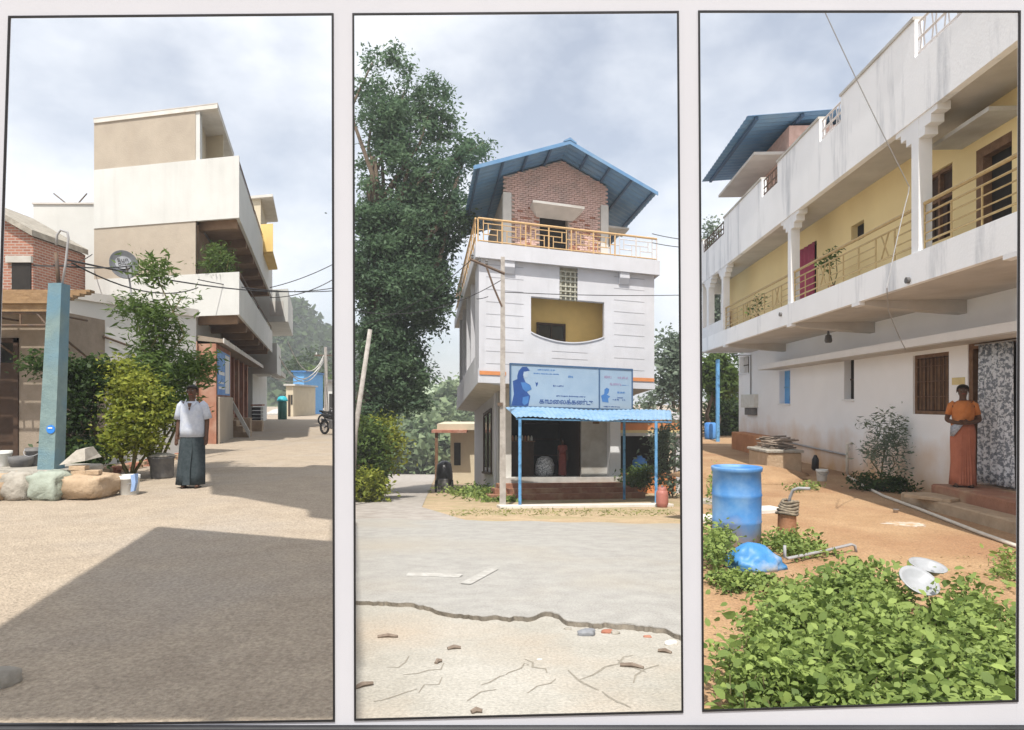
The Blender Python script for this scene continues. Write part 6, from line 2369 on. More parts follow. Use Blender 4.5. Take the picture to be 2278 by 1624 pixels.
for k, q in enumerate((n1, n2, n3)):
    w = cpart('window', [(-0.20, -0.17, q[0], q[1], q[2], q[3])], ['dark_void', 'blue_paint', 'slab_grey'][k])
    cpart('mullion', [(-0.169, -0.15, (q[0] + q[1]) / 2 - 0.02, (q[0] + q[1]) / 2 + 0.02, q[2], q[3]), (-0.169, -0.15, q[0], q[1], (q[2] + q[3]) / 2 - 0.02, (q[2] + q[3]) / 2 + 0.02)], ['wood_dark', 'post_blue', 'wood_dark'][k], w)
    cpart('sill', [(-0.15, 0.05, q[0] - 0.03, q[1] + 0.03, q[2] - 0.05, q[2] - 0.001)], 'trim_white', w)
# big window with wooden shutters and bars
w = cpart('window', [(-0.16, -0.12, win[0], win[1], win[2], win[3])], 'wood_dark')
fr = [(-0.12, -0.04, win[0], win[0] + 0.07, win[2], win[3]), (-0.12, -0.04, win[1] - 0.07, win[1], win[2], win[3]), (-0.12, -0.04, win[0] + 0.07, win[1] - 0.07, win[3] - 0.07, win[3]), (-0.12, -0.04, win[0] + 0.07, win[1] - 0.07, win[2], win[2] + 0.07)]
cpart('frame', fr, 'wood', w)
wb = (win[1] - win[0] - 0.14) / 4
for k in range(4):
    q0 = win[0] + 0.07 + wb * k
    cpart('shutter', [(-0.119, -0.08, q0 + 0.015, q0 + wb - 0.015, win[2] + 0.09, win[3] - 0.09)], 'wood', w)
for k in range(9):
    q0 = win[0] + 0.1 + k * (win[1] - win[0] - 0.2) / 8
    m = MB(C)
    m.tube([(-0.055, q0, win[2] + 0.07), (-0.055, q0, win[3] - 0.07)], 0.009, 5)
    m.build('bar', 'wood_dark', w)
for zz in (win[2] + 0.35, win[2] + 0.65, win[2] + 0.95):
    m = MB(C)
    m.tube([(-0.045, win[0] + 0.07, zz), (-0.045, win[1] - 0.07, zz)], 0.009, 5)
    m.build('bar', 'wood', w)
d = cpart('door', [(-0.22, -0.18, door[0], door[1], door[2], door[3])], 'wood_dark')
cpart('frame', [(-0.17, -0.02, door[1] - 0.11, door[1], door[2], door[3]), (-0.17, -0.02, door[0], door[1] - 0.11, door[3] - 0.1, door[3])], 'wood', d)
cpart('threshold', [(-0.25, 0.0, door[0], door[1], GZ, door[2] - 0.001)], 'stone_tan', d)
# printed curtain in the doorway
cu = []
cb0, cb1 = b_at(2256, 0.06), b_at(2172, 0.06)
for zz in (door[3] - 0.06, 1.6, 0.8, 0.25, 0.02):
    cu.append([(0.05 + 0.035 * math.sin(k * 1.25 + zz * 0.6) * (1.2 - 0.3 * zz / 2.4), cb0 + (cb1 - cb0) * k / 28, zz) for k in range(29)])
m = MB(C)
m.loft(cu, caps=False, closed=False)
tag(m.build('door_curtain', 'curtain_print', None, smooth=True, solid=0.006), 'black and white printed curtain hanging in the house doorway', 'curtain')
m = MB(C)
m.tube([(0.05, cb0 - 0.1, door[3] - 0.05), (0.05, cb1 + 0.06, door[3] - 0.05)], 0.014, 8)
m.build('curtain_rod', 'pipe_grey', d)
# ledge over the openings
m = MB(C)
m.side([(7.0, 2.43), (22.0, 2.43), (22.0, 2.58), (7.0, 2.58)], 0.001, 0.62)
m.build('sunshade_ledge', 'trim_white', YH)
cpart('ledge_underside', [(0.002, 0.60, 7.0, 21.98, 2.412, 2.429)], 'slab_grey')
cpart('door_number', [(0.001, 0.012, b_at(2146), b_at(2118), z_at(856, 12.3), z_at(840, 12.3))], 'yellow_band')
# balcony slab
cpart('balcony_slab', [(0.001, OUT - 0.10, B0, BE, SB + 0.02, SB + 0.25)], 'slab_grey')
cpart('balcony_fascia', [(OUT - 0.099, OUT, B0, BE, SB, ST), (0.0, OUT - 0.1, BE - 0.1, BE, SB, ST)], 'parapet_white')
for px in (2262, 1908, 1758, 1612):
    bb = b_at(px, OUT)
    m = MB(C)
    m.front([(0.002, SB + 0.019), (OUT - 0.101, SB + 0.019), (OUT - 0.101, SB - 0.05), (OUT - 0.35, SB - 0.10), (0.002, SB - 0.22)], bb - 0.13, bb + 0.13)
    m.build('floor_beam', 'slab_grey', YH)
    m = MB(C)
    m.front([(OUT - 0.1, SB - 0.001), (OUT, SB - 0.001), (OUT, SB - 0.06), (OUT - 0.1, SB - 0.07)], bb - 0.15, bb + 0.15)
    m.build('beam_end', 'trim_white', YH)
for px, py in ((1741, 698), (2030, 621)):
    bb = b_at(px, OUT)
    m = MB(C)
    m.tube([(OUT - 0.01, bb, z_at(py, bb)), (OUT + 0.05, bb, z_at(py, bb))], 0.05, 12)
    m.build('drain_spout', 'bucket_grey', YH)
m = MB(C)
m.lathe((0.5, b_at(1852, 0.4), 2.86), [(0.02, 0.33), (0.03, 0.2), (0.07, 0.18), (0.09, 0.05), (0.07, 0.0)], 12)
m.build('lamp_holder', 'bucket_grey', YH, smooth=True)
# upper storey
UA = 1.0                                                        # the upper storey stands forward of the ground storey
uw = (b_at(2122, UA), b_at(2052, UA), z_at(527, 10.9), z_at(366, 10.9))
ud = (b_at(2256, UA), b_at(2176, UA), ST, z_at(310, 9.7))
un = (b_at(1924, UA), b_at(1895, UA), z_at(518, 13.4), z_at(476, 13.4))
ur = (b_at(1818, UA), b_at(1777, UA), ST - 0.2, z_at(530, 16.0))


def upart(name, boxes, material, parent=YH):
    return cpart(name, [(q[0] + UA, q[1] + UA, *q[2:]) for q in boxes], material, parent)

holed_wall('yellow_wall', 'yellow_wall', YH, UA - 0.2, UA - 0.002, B0, BE, SB + 0.251, RS, [uw, ud, un, ur])
cpart('balcony_end_wall', [(UA, UA + 0.1, BE - 0.2, BE - 0.101, SB + 0.251, RS), (1.6, OUT - 0.1, BE - 0.2, BE - 0.101, SB + 0.251, RS), (UA + 0.1, 1.6, BE - 0.2, BE - 0.101, 5.35, RS)], 'yard_wall')
cpart('balcony_floor', [(UA, OUT - 0.1, B0, BE - 0.2, SB + 0.251, ST - 0.05)], 'slab_grey')
w = upart('window', [(-0.16, -0.12, uw[0], uw[1], uw[2], uw[3])], 'wood_dark')
upart('frame', [(-0.119, -0.05, uw[0], uw[0] + 0.06, uw[2], uw[3]), (-0.119, -0.05, uw[1] - 0.06, uw[1], uw[2], uw[3]), (-0.119, -0.05, uw[0] + 0.06, uw[1] - 0.06, uw[3] - 0.06, uw[3]), (-0.119, -0.05, (uw[0] + uw[1]) / 2 - 0.03, (uw[0] + uw[1]) / 2 + 0.03, uw[2], uw[3] - 0.06), (-0.119, -0.06, uw[0] + 0.06, uw[1] - 0.06, uw[3] - 0.5, uw[3] - 0.45)], 'wood', w)
for k in range(4):
    q0 = uw[0] + 0.1 + k * (uw[1] - uw[0] - 0.16) / 4
    upart('shutter_panel', [(-0.118, -0.09, q0, q0 + (uw[1] - uw[0]) / 4 - 0.1, uw[2] + 0.08, uw[3] - 0.55)], 'wood_dark', w)
d = upart('upper_door', [(-0.18, -0.14, ud[0], ud[1], ud[2], ud[3])], 'dark_void')
upart('frame', [(-0.13, 0.0, ud[1] - 0.16, ud[1], ud[2], ud[3]), (-0.13, 0.0, ud[0], ud[1] - 0.16, ud[3] - 0.14, ud[3])], 'wood', d)
upart('window', [(-0.17, -0.14, un[0], un[1], un[2], un[3])], 'dark_void')
upart('upper_door', [(-0.17, -0.14, ur[0], ur[1], ur[2], ur[3])], 'dark_void')
m = MB(C)
m.loft([[(UA + 0.03 + 0.03 * math.sin(k * 1.3), ur[0] + 0.05 + (ur[1] - ur[0] - 0.1) * k / 20, zz) for k in range(21)] for zz in (ur[3] - 0.02, 4.2, ST)], caps=False, closed=False)
tag(m.build('red_curtain', 'curtain_red', None, smooth=True, solid=0.006), 'dark pink red curtain hanging in the upper balcony doorway', 'curtain')
upart('upper_ledge', [(0.0, 0.5, ud[0] - 0.3, ud[1] + 0.35, ud[3] + 0.16, ud[3] + 0.22)], 'concrete')
m = MB(C)
m.loft([[(UA + 0.15 + 0.05 * math.sin(k * 1.5), 23.6 + 0.05 * k, zz) for k in range(13)] for zz in (4.6, 4.2, 3.85)], caps=False, closed=False)
tag(m.build('red_cloth', 'cloth_red', None, smooth=True, solid=0.006), 'bright red cloth hung low at the far end of the balcony', 'cloth')
m = MB(C)
m.tube([(UA + 0.15, 23.4, 4.6), (UA + 0.15, 24.6, 4.6)], 0.008, 5)
m.build('clothes_line', 'cable', YH)
# columns with stepped heads
for px, w_ in ((2262, 0.2), (2040, 0.2), (1757, 0.2), (1607, 0.22), (1574, 0.3)):
    bb = b_at(px, OUT) if px != 2262 else 6.6
    cl = cpart('column', [(OUT - 0.22, OUT - 0.02, bb - w_ / 2, bb + w_ / 2, ST, RS)], 'trim_white')
    for k in range(3):
        for s_ in (-1, 1):
            e_ = sorted((bb + s_ * (w_ / 2 + 0.001), bb + s_ * (w_ / 2 + 0.16 * (3 - k))))
            cpart('stepped_head', [(OUT - 0.215, OUT - 0.025, e_[0], e_[1], RS - 0.12 * (k + 1), RS - 0.12 * k - 0.001)], 'trim_white', cl)
bq = b_at(1607, OUT)
cpart('end_parapet', [(OUT - 0.15, OUT - 0.03, bq + 0.12, BE - 0.11, ST, 4.05)], 'trim_white')
# roof slab and parapet with gaps
cpart('roof_slab', [(-6, OUT - 0.12, B0, BE, RS, RS + 0.16)], 'slab_grey')
gaps = [(8.85, 10.15), (12.75, 13.75), (16.3, 17.5), (21.3, 24.2)]
edges = [B0]
for g0, g1 in gaps:
    edges += [g0, g1]
edges.append(BE)
for k in range(0, len(edges), 2):
    cpart('parapet', [(OUT - 0.119, OUT + 0.0, edges[k], edges[k + 1], RS - 0.04, PT)], 'parapet_white')
for k, (g0, g1) in enumerate(gaps):
    zl = 6.72 if k else 6.62
    cpart('parapet', [(OUT - 0.119, OUT + 0.0, g0, g1, RS - 0.04, zl)], 'parapet_white')
    gr = thing('parapet_grille', ['ornamental grille in the parapet above the first balcony column', 'short pale grille in the parapet near the blue shed roof', 'brownish grille in the parapet below the blue shed roof', 'long grille in the parapet at the far end of the house'][k], 'grille', C(OUT - 0.06, (g0 + g1) / 2, zl), 'grilles in the roof parapet')
    for zz in (PT - 0.04, (PT + zl) / 2, zl + 0.08):
        m = MB(C)
        m.tube([(OUT - 0.06, g0, zz), (OUT - 0.06, g1, zz)], 0.02, 6)
        m.build('rail', 'rail_pale' if k < 2 else 'rust_steel', gr)
    nb_ = int((g1 - g0) / 0.16)
    for q in range(nb_ + 1):
        bb = g0 + 0.03 + (g1 - g0 - 0.06) * q / nb_
        m = MB(C)
        m.tube([(OUT - 0.06, bb, zl), (OUT - 0.06, bb + (0.05 if q % 2 else -0.05), (PT + zl) / 2), (OUT - 0.06, bb, PT - 0.04)], 0.011, 5)
        m.build('bar', 'rail_pale' if k < 2 else 'rust_steel', gr)
for k in range(0, len(edges), 2):
    cpart('coping', [(OUT - 0.15, OUT + 0.03, edges[k], edges[k + 1], PT + 0.001, PT + 0.05)], 'concrete')
# balcony railing
rr = thing('balcony_railing', 'brown gold metal balcony railing with crossed bars between white columns', 'railing', C(OUT - 0.1, 15, ST))
spans = [(6.7, b_at(2040, OUT) - 0.12), (b_at(2040, OUT) + 0.12, b_at(1757, OUT) - 0.12), (b_at(1757, OUT) + 0.12, bq - 0.12)]
RA = OUT - 0.10
for g0, g1 in spans:
    for zz, r_ in ((4.38, 0.028), (4.22, 0.016), (3.80, 0.016)):
        m = MB(C)
        m.tube([(RA, g0, zz), (RA, g1, zz)], r_, 6)
        m.build('rail', 'rail_yard', rr)
    n_ = max(2, int((g1 - g0) / 0.62))
    st_ = (g1 - g0) / n_
    for q in range(n_ + 1):
        m = MB(C)
        m.tube([(RA, g0 + st_ * q, 3.66), (RA, g0 + st_ * q, 4.38 if q in (0, n_) else 4.22)], 0.014, 5)
        m.build('bar', 'rail_yard', rr)
    for q in range(n_):
        q0, q1 = g0 + st_ * q, g0 + st_ * (q + 1)
        if q % 4 == 1:
            for za, zb_ in ((3.80, 4.22), (4.22, 3.80)):
                m = MB(C)
                m.tube([(RA, q0, za), (RA, q0 + st_ * 0.3, za), (RA, q0 + st_ * 0.7, zb_), (RA, q1, zb_)], 0.014, 5)
                m.build('bar', 'rail_yard', rr)
        else:
            for zz in (3.93, 4.08):
                m = MB(C)
                m.tube([(RA, q0, zz), (RA, q1, zz)], 0.012, 5)
                m.build('bar', 'rail_yard', rr)
# creepers on the railing
for k, (px, py, lab) in enumerate(((1858, 560, 'small potted creeper on the balcony rail beside the red curtain'), (1690, 670, 'leafy creeper trailing on the far balcony rail'))):
    bb = b_at(px, OUT - 0.35)
    c = C(OUT - 0.35, bb, ST - 0.05)
    t = thing('balcony_plant', lab, 'potted plant', c)
    m = MB()
    m.lathe(c, [(0.08, 0), (0.11, 0.18), (0.12, 0.19), (0.10, 0.19)], 14)
    m.build('pot', 'terracotta', t, smooth=True)
    zt_ = z_at(py, bb)
    m = MB()
    stem_tubes(m, (c[0], c[1], c[2] + 0.18), [(c[0] + 0.05, c[1], zt_ + 0.1), (c[0] - 0.12, c[1] + 0.2, zt_ - 0.1)], 0.012, 0.005, 0.15, k)
    m.build('stem', 'stalk', t)
    p_, t2 = clumps([(c[0], c[1], zt_, 0.15, 0.25, 0.2), (c[0] - 0.12, c[1] + 0.15, zt_ - 0.25, 0.12, 0.2, 0.2)], 16, 10, 0.07, 300 + k)
    leaves('foliage', p_, 0.09, 'leaf_mid', t, seed=310 + k, tone=t2, wide=0.5)
# roof shed with blue sheet roof
rsd = thing('roof_shed', 'brick roof shed under a broad blue sheet roof on the yard house terrace', 'shed', C(0.3, 20, RS + 0.16))
m = MB(C)
m.box(-3.5, 0.9, 18.3, 22.6, RS + 0.161, 8.9)
m.build('wall', 'brick_pink', rsd)
m = MB(C)
rings = []
for i in range(41):
    bb = 17.75 + (23.1 - 17.75) * i / 40
    dz = 0.03 if i % 2 else 0.0
    rings.append([(2.16, bb, 8.97 + dz), (0.0, bb, 9.09 + dz), (-3.9, bb, 9.32 + dz)])
m.loft(rings, caps=False, closed=False)
m.build('sheet_roof', 'blue_roof', rsd, solid=0.012)
for a_ in (1.9, 0.7, -1.0):
    m = MB(C)
    zz = 8.97 + (2.16 - a_) * 0.057
    m.box(a_ - 0.04, a_ + 0.04, 17.85, 23.0, zz - 0.09, zz - 0.015)
    m.build('purlin', 'sign_frame', rsd)
m = MB(C)
m.box(0.902, 1.78, 18.5, 22.4, 8.2, 8.28)
m.build('sunshade', 'slab_grey', rsd)
# overhead wires of the yard
pth = sag(P(1832, 22, 9.0), P(2022, 415, 9.6), 0.03) + sag(P(2020, 430, 9.6), P(1972, 640, 9.3), -0.05, 6) + sag(P(1975, 690, 10.0), P(2014, 778, 11.9), 0.03, 5)
m = MB()
m.tube(pth, 0.007, 5)
tag(m.build('yard_wire', 'pipe_grey', None), 'thin grey service wire running down across the yard house front', 'wire')
# meter box with cable
mb0, mb1 = b_at(1686), b_at(1657)
mx = thing('meter_box', 'grey electric meter box on the white wall with a small switch below', 'meter box', C(0.06, (mb0 + mb1) / 2, z_at(905, 22)))
cpart('box', [(0.001, 0.16, mb0, mb1, z_at(908, 22.5), z_at(876, 22.5))], 'bucket_white', mx)
cpart('switch', [(0.001, 0.12, mb0 + 0.1, mb1 - 0.35, z_at(926, 22.5), z_at(909, 22.5))], 'bucket_grey', mx)
m = MB(C)
m.tube([(0.03, (mb0 + mb1) / 2, z_at(876, 22.5)), (0.03, (mb0 + mb1) / 2, SB - 0.1), (0.3, (mb0 + mb1) / 2 + 1.2, SB + 0.0)], 0.025, 6)
m.build('conduit', 'pipe_grey', mx)

# ---- steps with the woman
ys_ = thing('house_steps', 'two rough red brown stone steps at the house door', 'steps', C(0.5, 10.8, -0.4))
m = MB(C)
m.bbox(0.005, 0.85, 8.5, 11.6, -0.42, -0.02, 0.02)
m.build('step', 'step_red', ys_)
m = MB(C)
m.bbox(0.30, 1.18, 8.2, 11.95, -0.42, -0.21, 0.02)
m.build('step', 'stone_tan', ys_)
m = MB(yaw(C(1.0, 11.1, -0.208), 0.5))
m.bbox(-0.3, 0.3, -0.35, 0.4, 0, 0.05, 0.01)
m.build('loose_slab', 'stone_tan', ys_)
e = C(0.55, 11.2, -0.018)
woman((e[0], e[1], e[2]), -0.45, 1.05, 'woman in an orange and rust sari with folded arms on the house steps', 'sari_orange', 'sari_rust', 'sari_orange', True)

# ---- things in the yard
g = Vector((P(1638, 0, 8.35).x, 8.35, -0.388))
dr = thing('blue_drum', 'large open blue plastic drum with mud splashed foot in the weeds', 'drum', tuple(g))
m = MB()
m.lathe(tuple(g), [(0.265, 0), (0.285, 0.03), (0.29, 0.3), (0.298, 0.32), (0.29, 0.34), (0.292, 0.62), (0.300, 0.64), (0.292, 0.66), (0.285, 0.92), (0.30, 0.93), (0.305, 0.97), (0.30, 0.985), (0.275, 0.985), (0.27, 0.93), (0.27, 0.45)], 40)
m.build('shell', 'drum_blue', dr, smooth=True)
m = MB()
m.lathe((g.x, g.y, g.z + 0.55), [(0.265, 0.0), (0.01, 0.001)], 30)
m.build('water', 'glass_dark', dr)
# hand pump stump with rope and bent pipe
g = Vector((P(1750, 0, 8.6).x, 8.6, -0.388))
hp = thing('well_pump', 'orange clay stump with rope coil and bent grey pipe', 'pump', tuple(g))
m = MB()
m.lathe(tuple(g), [(0.12, 0), (0.115, 0.1), (0.11, 0.34), (0.12, 0.36), (0.09, 0.37)], 18)
m.build('stump', 'terracotta', hp, smooth=True)
for k in range(5):
    m = MB()
    r_ = 0.125 - 0.008 * k
    m.tube([(g.x + r_ * math.cos(a) + 0.01 * k, g.y + r_ * math.sin(a), g.z + 0.37 + 0.035 * k + 0.012 * math.sin(2 * a + k)) for a in [j * 2 * math.pi / 18 for j in range(19)]], 0.02, 6)
    m.build('rope_coil', 'rope', hp, smooth=True)
m = MB()
q = [P(1752, 1130, 8.6), P(1757, 1105, 8.6), P(1764, 1090, 8.55), P(1776, 1086, 8.5), P(1801, 1087, 8.4)]
m.tube([tuple(p) for p in q], 0.02, 8)
m.build('bent_pipe', 'pipe_grey', hp, smooth=True)
# pipe handle lying on the ground
m = MB()
q = [P(1745, 1213, 7.4), P(1745, 1239, 7.4), P(1752, 1242, 7.4), P(1830, 1226, 7.75), P(1893, 1211, 8.0), P(1901, 1214, 8.0), P(1904, 1229, 8.0)]
m.tube([tuple(p) for p in q], 0.017, 8)
tag(m.build('steel_pipe', 'pipe_grey', None, smooth=True), 'long grey steel pipe with bent ends lying beside the blue bag', 'pipe')
# blue and white bag
g = Vector((P(1678, 0, 7.25).x, 7.25, -0.388))
m = MB()
rings = []
for j in range(11):
    q = j / 10
    r_ = (1 - q ** 1.7) ** 0.75
    row = []
    for k in range(40):
        a = 2 * math.pi * k / 40
        nv = mnoise.noise(Vector((math.cos(a) * 2.5, math.sin(a) * 2.5, q * 3))) * 0.22 + mnoise.noise(Vector((math.cos(a) * 6, math.sin(a) * 6, q * 7 + 4))) * 0.14
        row.append((g.x + (0.29 * r_ + 0.02) * (1 + nv) * math.cos(a) - 0.05 * q, g.y + (0.2 * r_ + 0.02) * (1 + nv) * math.sin(a), g.z + 0.27 * q + 0.05 * nv * (1 if j else 0) + 0.07 * max(0, math.cos(a)) * q * (1 - q)))
    rings.append(row)
m.loft(rings)
tag(m.build('plastic_bag', 'bag_blue', None, smooth=True), 'crumpled blue and white plastic bag lying in the weeds', 'bag')
# basins
for k, (px, py, Y, rot, lab) in enumerate(((2045, 1290, 5.35, 0.35, 'round white metal basin tipped upright on the weeds'), (2064, 1256, 5.6, 0.15, 'white metal dish lying flat behind the tipped basin'))):
    c = P(px, py, Y)
    ax = Vector((0.1, -0.55 if k == 0 else -0.25, 0.8)).normalized()
    s_ = ax.cross(Vector((0, 1, 0))).normalized()
    u_ = s_.cross(ax).normalized()
    rings = []
    for rr_, dd in ((0.02, -0.06), (0.09, -0.055), (0.12, -0.01), (0.15, 0.0), (0.152, -0.006), (0.125, -0.018), (0.09, -0.065), (0.02, -0.07)):
        rings.append([tuple(c + s_ * rr_ * math.cos(a) + u_ * rr_ * math.sin(a) * (1 if k == 0 else 0.8) + ax * dd) for a in [j * 2 * math.pi / 28 for j in range(28)]])
    m = MB()
    m.loft(rings)
    tag(m.build('metal_basin', 'basin', None, smooth=True), lab, 'basin')
g = G3(2015, 1168)
m = MB()
m.lathe((g.x, g.y, -0.385), [(0.26, 0.0), (0.2, 0.006), (0.05, 0.008)], 60, sy=0.75, wob=lambda a, z: 0.5 * mnoise.noise(Vector((2 * math.cos(a), 2 * math.sin(a), 1))) + 0.35 * mnoise.noise(Vector((6 * math.cos(a), 6 * math.sin(a), 3))))
pw = m.build('powder_patch', 'powder', None)
tag(pw, 'patch of white powder spilled on the yard earth', 'powder')
g = G3(1992, 1142)
m = MB()
m.lathe((g.x, g.y, -0.387), [(0.03, 0), (0.045, 0.05), (0.05, 0.055), (0.04, 0.055)], 14)
tag(m.build('steel_cup', 'chrome', None, smooth=True), 'small steel cup on the yard earth near the pipe', 'cup')
# white plastic pipe along the wall foot
m = MB()
q = [G3(1886, 1062), G3(1915, 1082), G3(1965, 1108), G3(2040, 1136), G3(2110, 1164), G3(2180, 1192), G3(2262, 1222)]
m.tube([(p.x, p.y, -0.36) for p in q], 0.027, 8)
tag(m.build('ground_pipe', 'pvc', None, smooth=True), 'long white plastic pipe lying along the foot of the wall', 'pipe')
bb = b_at(1884, 0.12)
m = MB(C)
m.tube([(0.12, bb, -0.4), (0.12, bb, z_at(988, bb)), (0.0, bb, z_at(986, bb))], 0.035, 8)
tag(m.build('stand_pipe', 'pvc', None, smooth=True), 'upright plastic pipe standing against the white wall', 'pipe')
m = MB(C)
m.tube([(0.05, b_at(1884, 0.05), z_at(1010, 17)), (0.05, b_at(1780, 0.05), z_at(990, 19.8)), (0.05, b_at(1660, 0.05), z_at(966, 24))], 0.025, 6)
tag(m.build('wall_pipe', 'pipe_grey', None), 'thin grey pipe fixed low along the white wall', 'pipe')
# orange plaster block, wood heap on masonry tank
bq0, bq1 = b_at(1703, 0.45), b_at(1622, 0.45)
m = MB(C)
m.bbox(0.003, 0.5, bq0, bq1 - 0.5, -0.42, z_at(966, 23.5), 0.03)
tag(m.build('plaster_block', 'orange_plaster', None), 'orange mud plastered block at the far corner of the house', 'block')
g = G3(1745, 1058)
tk = thing('masonry_tank', 'small brown masonry tank beside the house wall', 'tank', (g.x, g.y + 0.5, -0.4))
m = MB()
m.bbox(g.x - 0.42, g.x + 0.42, g.y, g.y + 1.3, -0.42, 0.16, 0.03)
m.build('body', 'stone_tan', tk)
m = MB()
m.bbox(g.x - 0.46, g.x + 0.46, g.y - 0.04, g.y + 1.34, 0.161, 0.22, 0.015)
m.build('rim', 'stone', tk)
wh = thing('firewood_heap', 'heap of grey sticks on the masonry tank', 'firewood', (g.x, g.y + 0.6, 0.22))
rw = random.Random(6)
for k in range(34):
    a = rw.uniform(-0.6, 0.6)
    ln = rw.uniform(0.3, 0.62)
    c = Vector((g.x + rw.uniform(-0.2, 0.22), g.y + rw.uniform(0.1, 1.1), 0.235 + 0.30 * rw.random() * (1 - abs(rw.uniform(-1, 1)) * 0.5)))
    d_ = Vector((math.cos(a), math.sin(a), rw.uniform(-0.22, 0.22)))
    m = MB()
    m.tube([tuple(c - d_ * ln / 2), tuple(c + Vector((0, 0, 0.01))), tuple(c + d_ * ln / 2)], rw.uniform(0.012, 0.028), 6)
    m.build('stick', 'twig', wh)
g = G3(1832, 1072)
bucket('bucket', 'small white bucket at the foot of the yard wall', (g.x, g.y + 0.1, -0.388), 0.10, 0.125, 0.26, 'bucket_white', True)
g = G3(1822, 1050)
m = MB()
m.lathe((g.x + 0.03, g.y + 0.3, -0.388), [(0.05, 0), (0.09, 0.05), (0.085, 0.28), (0.05, 0.36), (0.03, 0.40)], 14, wob=lambda a, z: 0.08 * math.sin(3 * a + 8 * z))
tag(m.build('black_can', 'bike_black', None, smooth=True), 'dark can leaning by the small white bucket', 'can')
# pale slabs and rubble around the drum
for k, (px, py, rx_, m_, lab) in enumerate(((1705, 1140, 0.22, 'concrete_pale', 'white slab lying beside the blue drum'), (1575, 1160, 0.2, 'concrete_pale', 'pale stone slab left of the blue drum'), (1578, 1120, 0.16, 'stone', 'grey stone behind the blue drum'))):
    g = G3(px, py)
    m = MB(yaw((g.x, g.y, -0.39), 0.3 + k))
    m.bbox(-rx_, rx_, -0.15, 0.2, 0, 0.07, 0.015)
    tag(m.build('stone_slab', m_, None), lab, 'slab')
# earth bank by the tank
m = MB()
g = G3(1660, 1060)
m.lathe((g.x, g.y, -0.42), [(1.6, 0.0), (1.2, 0.14), (0.6, 0.26), (0.1, 0.3)], 22, wob=lambda a, z: 0.15 * math.sin(3 * a) + 0.08 * math.sin(7 * a + 6 * z))
o = m.build('earth_mound', 'yard', None, smooth=True, kind='structure')

# ---- yard plants
c = C(0.45, 14.2, -0.4)
shrub('wall_shrub', 'thin feathery grey green shrub against the white yard wall', c, [blob(1965, 960, 14.0, 42, 45, 25), blob(1985, 1010, 14.0, 34, 40, 22), blob(1945, 1000, 14.0, 24, 30, 20)], 60, 22, 0.13, 0.11, 'leaf_grey', 'stalk', 401, wide=0.22, up=0.2, stem_r=0.018)
shrub('dark_bush', 'low dark green bush at the foot of the feathery shrub', C(0.7, 13.8, -0.4), [blob(1930, 1070, 13.6, 36, 20, 25), blob(1985, 1078, 13.4, 30, 18, 20), blob(2015, 1085, 13.2, 20, 14, 15)], 70, 24, 0.09, 0.075, 'leaf_dark', 'stalk', 402, stem_r=0.015)
# weed bed in the foreground
poly = [(0.95, 2.85), (1.15, 3.6), (1.36, 4.3), (1.9, 5.1), (2.6, 5.9), (3.2, 6.25), (3.75, 5.6), (3.55, 4.7), (3.35, 4.2), (3.2, 3.6), (3.0, 2.85)]


def inpoly(x, y, pg):
    r = False
    j = len(pg) - 1
    for i in range(len(pg)):
        if (pg[i][1] > y) != (pg[j][1] > y) and x < (pg[j][0] - pg[i][0]) * (y - pg[i][1]) / (pg[j][1] - pg[i][1]) + pg[i][0]:
            r = not r
        j = i
    return r


rng = np.random.default_rng(12)
wp, wt2 = [], []
plants = []
while len(plants) < 1050:
    x, y = rng.uniform(0.5, 3.9), rng.uniform(2.8, 6.4)
    if inpoly(x, y, poly) and not (abs(x / y - 0.608) < 0.035 and 4.9 < y < 6.2):
        plants.append((x, y))
for x, y in plants:
    lump = 0.5 + 0.5 * mnoise.noise(Vector((x * 2.2, y * 2.2, 3.0))) * 1.6
    hh = 0.10 + 0.26 * min(1.1, max(0.0, lump)) + 0.08 * rng.random()
    tn = min(1.0, max(0.0, 0.6 * rng.random() + 0.5 * lump))
    if rng.random() < 0.12:
        hh += 0.1
    for k in range(26):
        f_ = rng.random() ** 0.6
        wp.append((x + rng.normal() * 0.075 * (0.4 + f_), y + rng.normal() * 0.075 * (0.4 + f_), -0.39 + hh * f_))
        wt2.append(tn)
leaves('weed_bed', wp, 0.050, 'leaf_weed', seed=13, tone=wt2, wide=0.62, up=0.6, kind='stuff', var=0.4, oval=True)
big = []
bt = []
for k in range(260):
    x, y = plants[k]
    for q in range(2):
        big.append((x + rng.normal() * 0.05, y + rng.normal() * 0.05, -0.39 + rng.uniform(0.2, 0.38)))
        bt.append(rng.random())
leaves('broad_weeds', big, 0.072, 'leaf_weed', seed=17, tone=bt, wide=0.7, up=0.7, kind='stuff', var=0.25, oval=True)
ws = MB()
for k in range(220):
    x, y = plants[k]
    ws.tube([(x, y, -0.4), (x + rng.normal() * 0.03, y + rng.normal() * 0.03, -0.1 - 0.1 * rng.random())], [0.006, 0.003], 4)
o = ws.build('weed_stems', 'stalk', None)
o['kind'] = 'stuff'
wp, wt2 = [], []
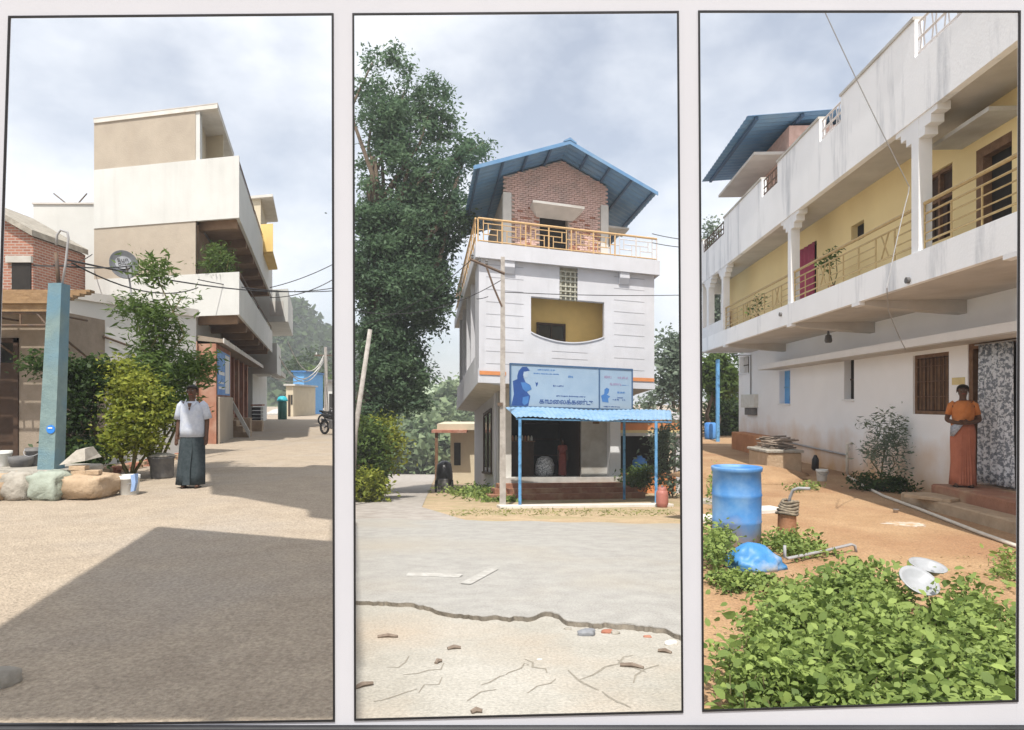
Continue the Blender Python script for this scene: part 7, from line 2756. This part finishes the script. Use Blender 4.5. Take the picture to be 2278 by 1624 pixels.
for (px, py, wx, wy, n_, hh) in ((1580, 1240, 45, 40, 75, 0.36), (1650, 1292, 75, 18, 70, 0.11), (1760, 1210, 55, 25, 55, 0.2), (1600, 1180, 25, 25, 25, 0.3), (1572, 1100, 18, 50, 30, 0.4), (1800, 1220, 45, 14, 25, 0.1), (2235, 1260, 25, 40, 20, 0.1), (1790, 1075, 30, 10, 18, 0.12)):
    for k in range(n_):
        g = G3(max(1590, px + rng.normal() * wx * 0.5), max(1010, py + rng.normal() * wy * 0.5 + 14))
        tn = rng.random()
        for q in range(16):
            f_ = rng.random() ** 0.7
            wp.append((g.x + rng.normal() * 0.07, g.y + rng.normal() * 0.07, -0.39 + hh * f_ * (0.6 + 0.6 * tn)))
            wt2.append(tn)
leaves('drum_weeds', wp, 0.055, 'leaf_weed', seed=19, tone=wt2, wide=0.5, up=0.5, kind='stuff', oval=True)
wp = []
for k in range(420):
    g = G3(rng.uniform(1900, 2275), rng.uniform(1240, 1480))
    wp.append((g.x, g.y, -0.385 + 0.01 * rng.random()))
leaves('dry_litter', wp, 0.035, 'dry_leaf', seed=23, wide=0.5, up=0.9, kind='stuff')
# trees beyond the far corner of the yard
for k, (px, py, Y, wx, wz, lm, lab) in enumerate(((1590, 830, 33, 32, 50, 'leaf_mid', 'bright green tree beyond the far corner of the yard house'), (1640, 850, 40, 60, 90, 'leaf_dark', 'broad dark tree shading the ground behind the yard house'), (1610, 930, 36, 45, 55, 'leaf_dark', 'dark shady bush behind the far corner of the yard house'), (1585, 620, 45, 18, 140, 'leaf_grey', 'pale tall tree far behind the end of the yard house'))):
    c = P(px, 0, Y)
    shrub('yard_tree', lab, (c.x, Y, gz(c.x, Y)), [blob(px, py, Y, wx, wz, wx), blob(px + wx * 0.5, py + wz * 0.4, Y, wx * 0.7, wz * 0.7, wx)], 170, 28, 0.28, 0.24, lm, 'bark', 420 + k, cat='tree', trunkname='trunk', stem_r=0.12)
c = P(1596, 0, 30)
m = MB()
m.tube([(c.x, 30, -0.4), (c.x, 30, P(0, 800, 30).z)], 0.09, 8)
tag(m.build('yard_post', 'post_blue', None), 'thin blue painted post beyond the far house corner', 'post')
c = P(1580, 0, 32)
m = MB()
m.lathe((c.x, 32, -0.4), [(0.25, 0), (0.28, 0.1), (0.28, 0.75), (0.2, 0.8)], 18)
tag(m.build('far_drum', 'drum_plain', None, smooth=True), 'blue drum in the shade beyond the far house corner', 'drum')

# ================================================================ AIR
m = MB()
m.box(-130, 130, -8, 330, -13.5, 48)
hz = m.build('haze', 'paper', None, base=(0, 0, 0), kind='stuff')
hz.data.materials.clear()
hm = bpy.data.materials.new('haze_air')
hm.use_nodes = True
hn, hl_ = hm.node_tree.nodes, hm.node_tree.links
hn.clear()
ho = hn.new('ShaderNodeOutputMaterial')
hv = hn.new('ShaderNodeVolumePrincipled')
hv.inputs['Color'].default_value = (0.93, 0.96, 1.0, 1)
hv.inputs['Density'].default_value = 0.0013
hl_.new(hv.outputs['Volume'], ho.inputs['Volume'])
hz.data.materials.append(hm)
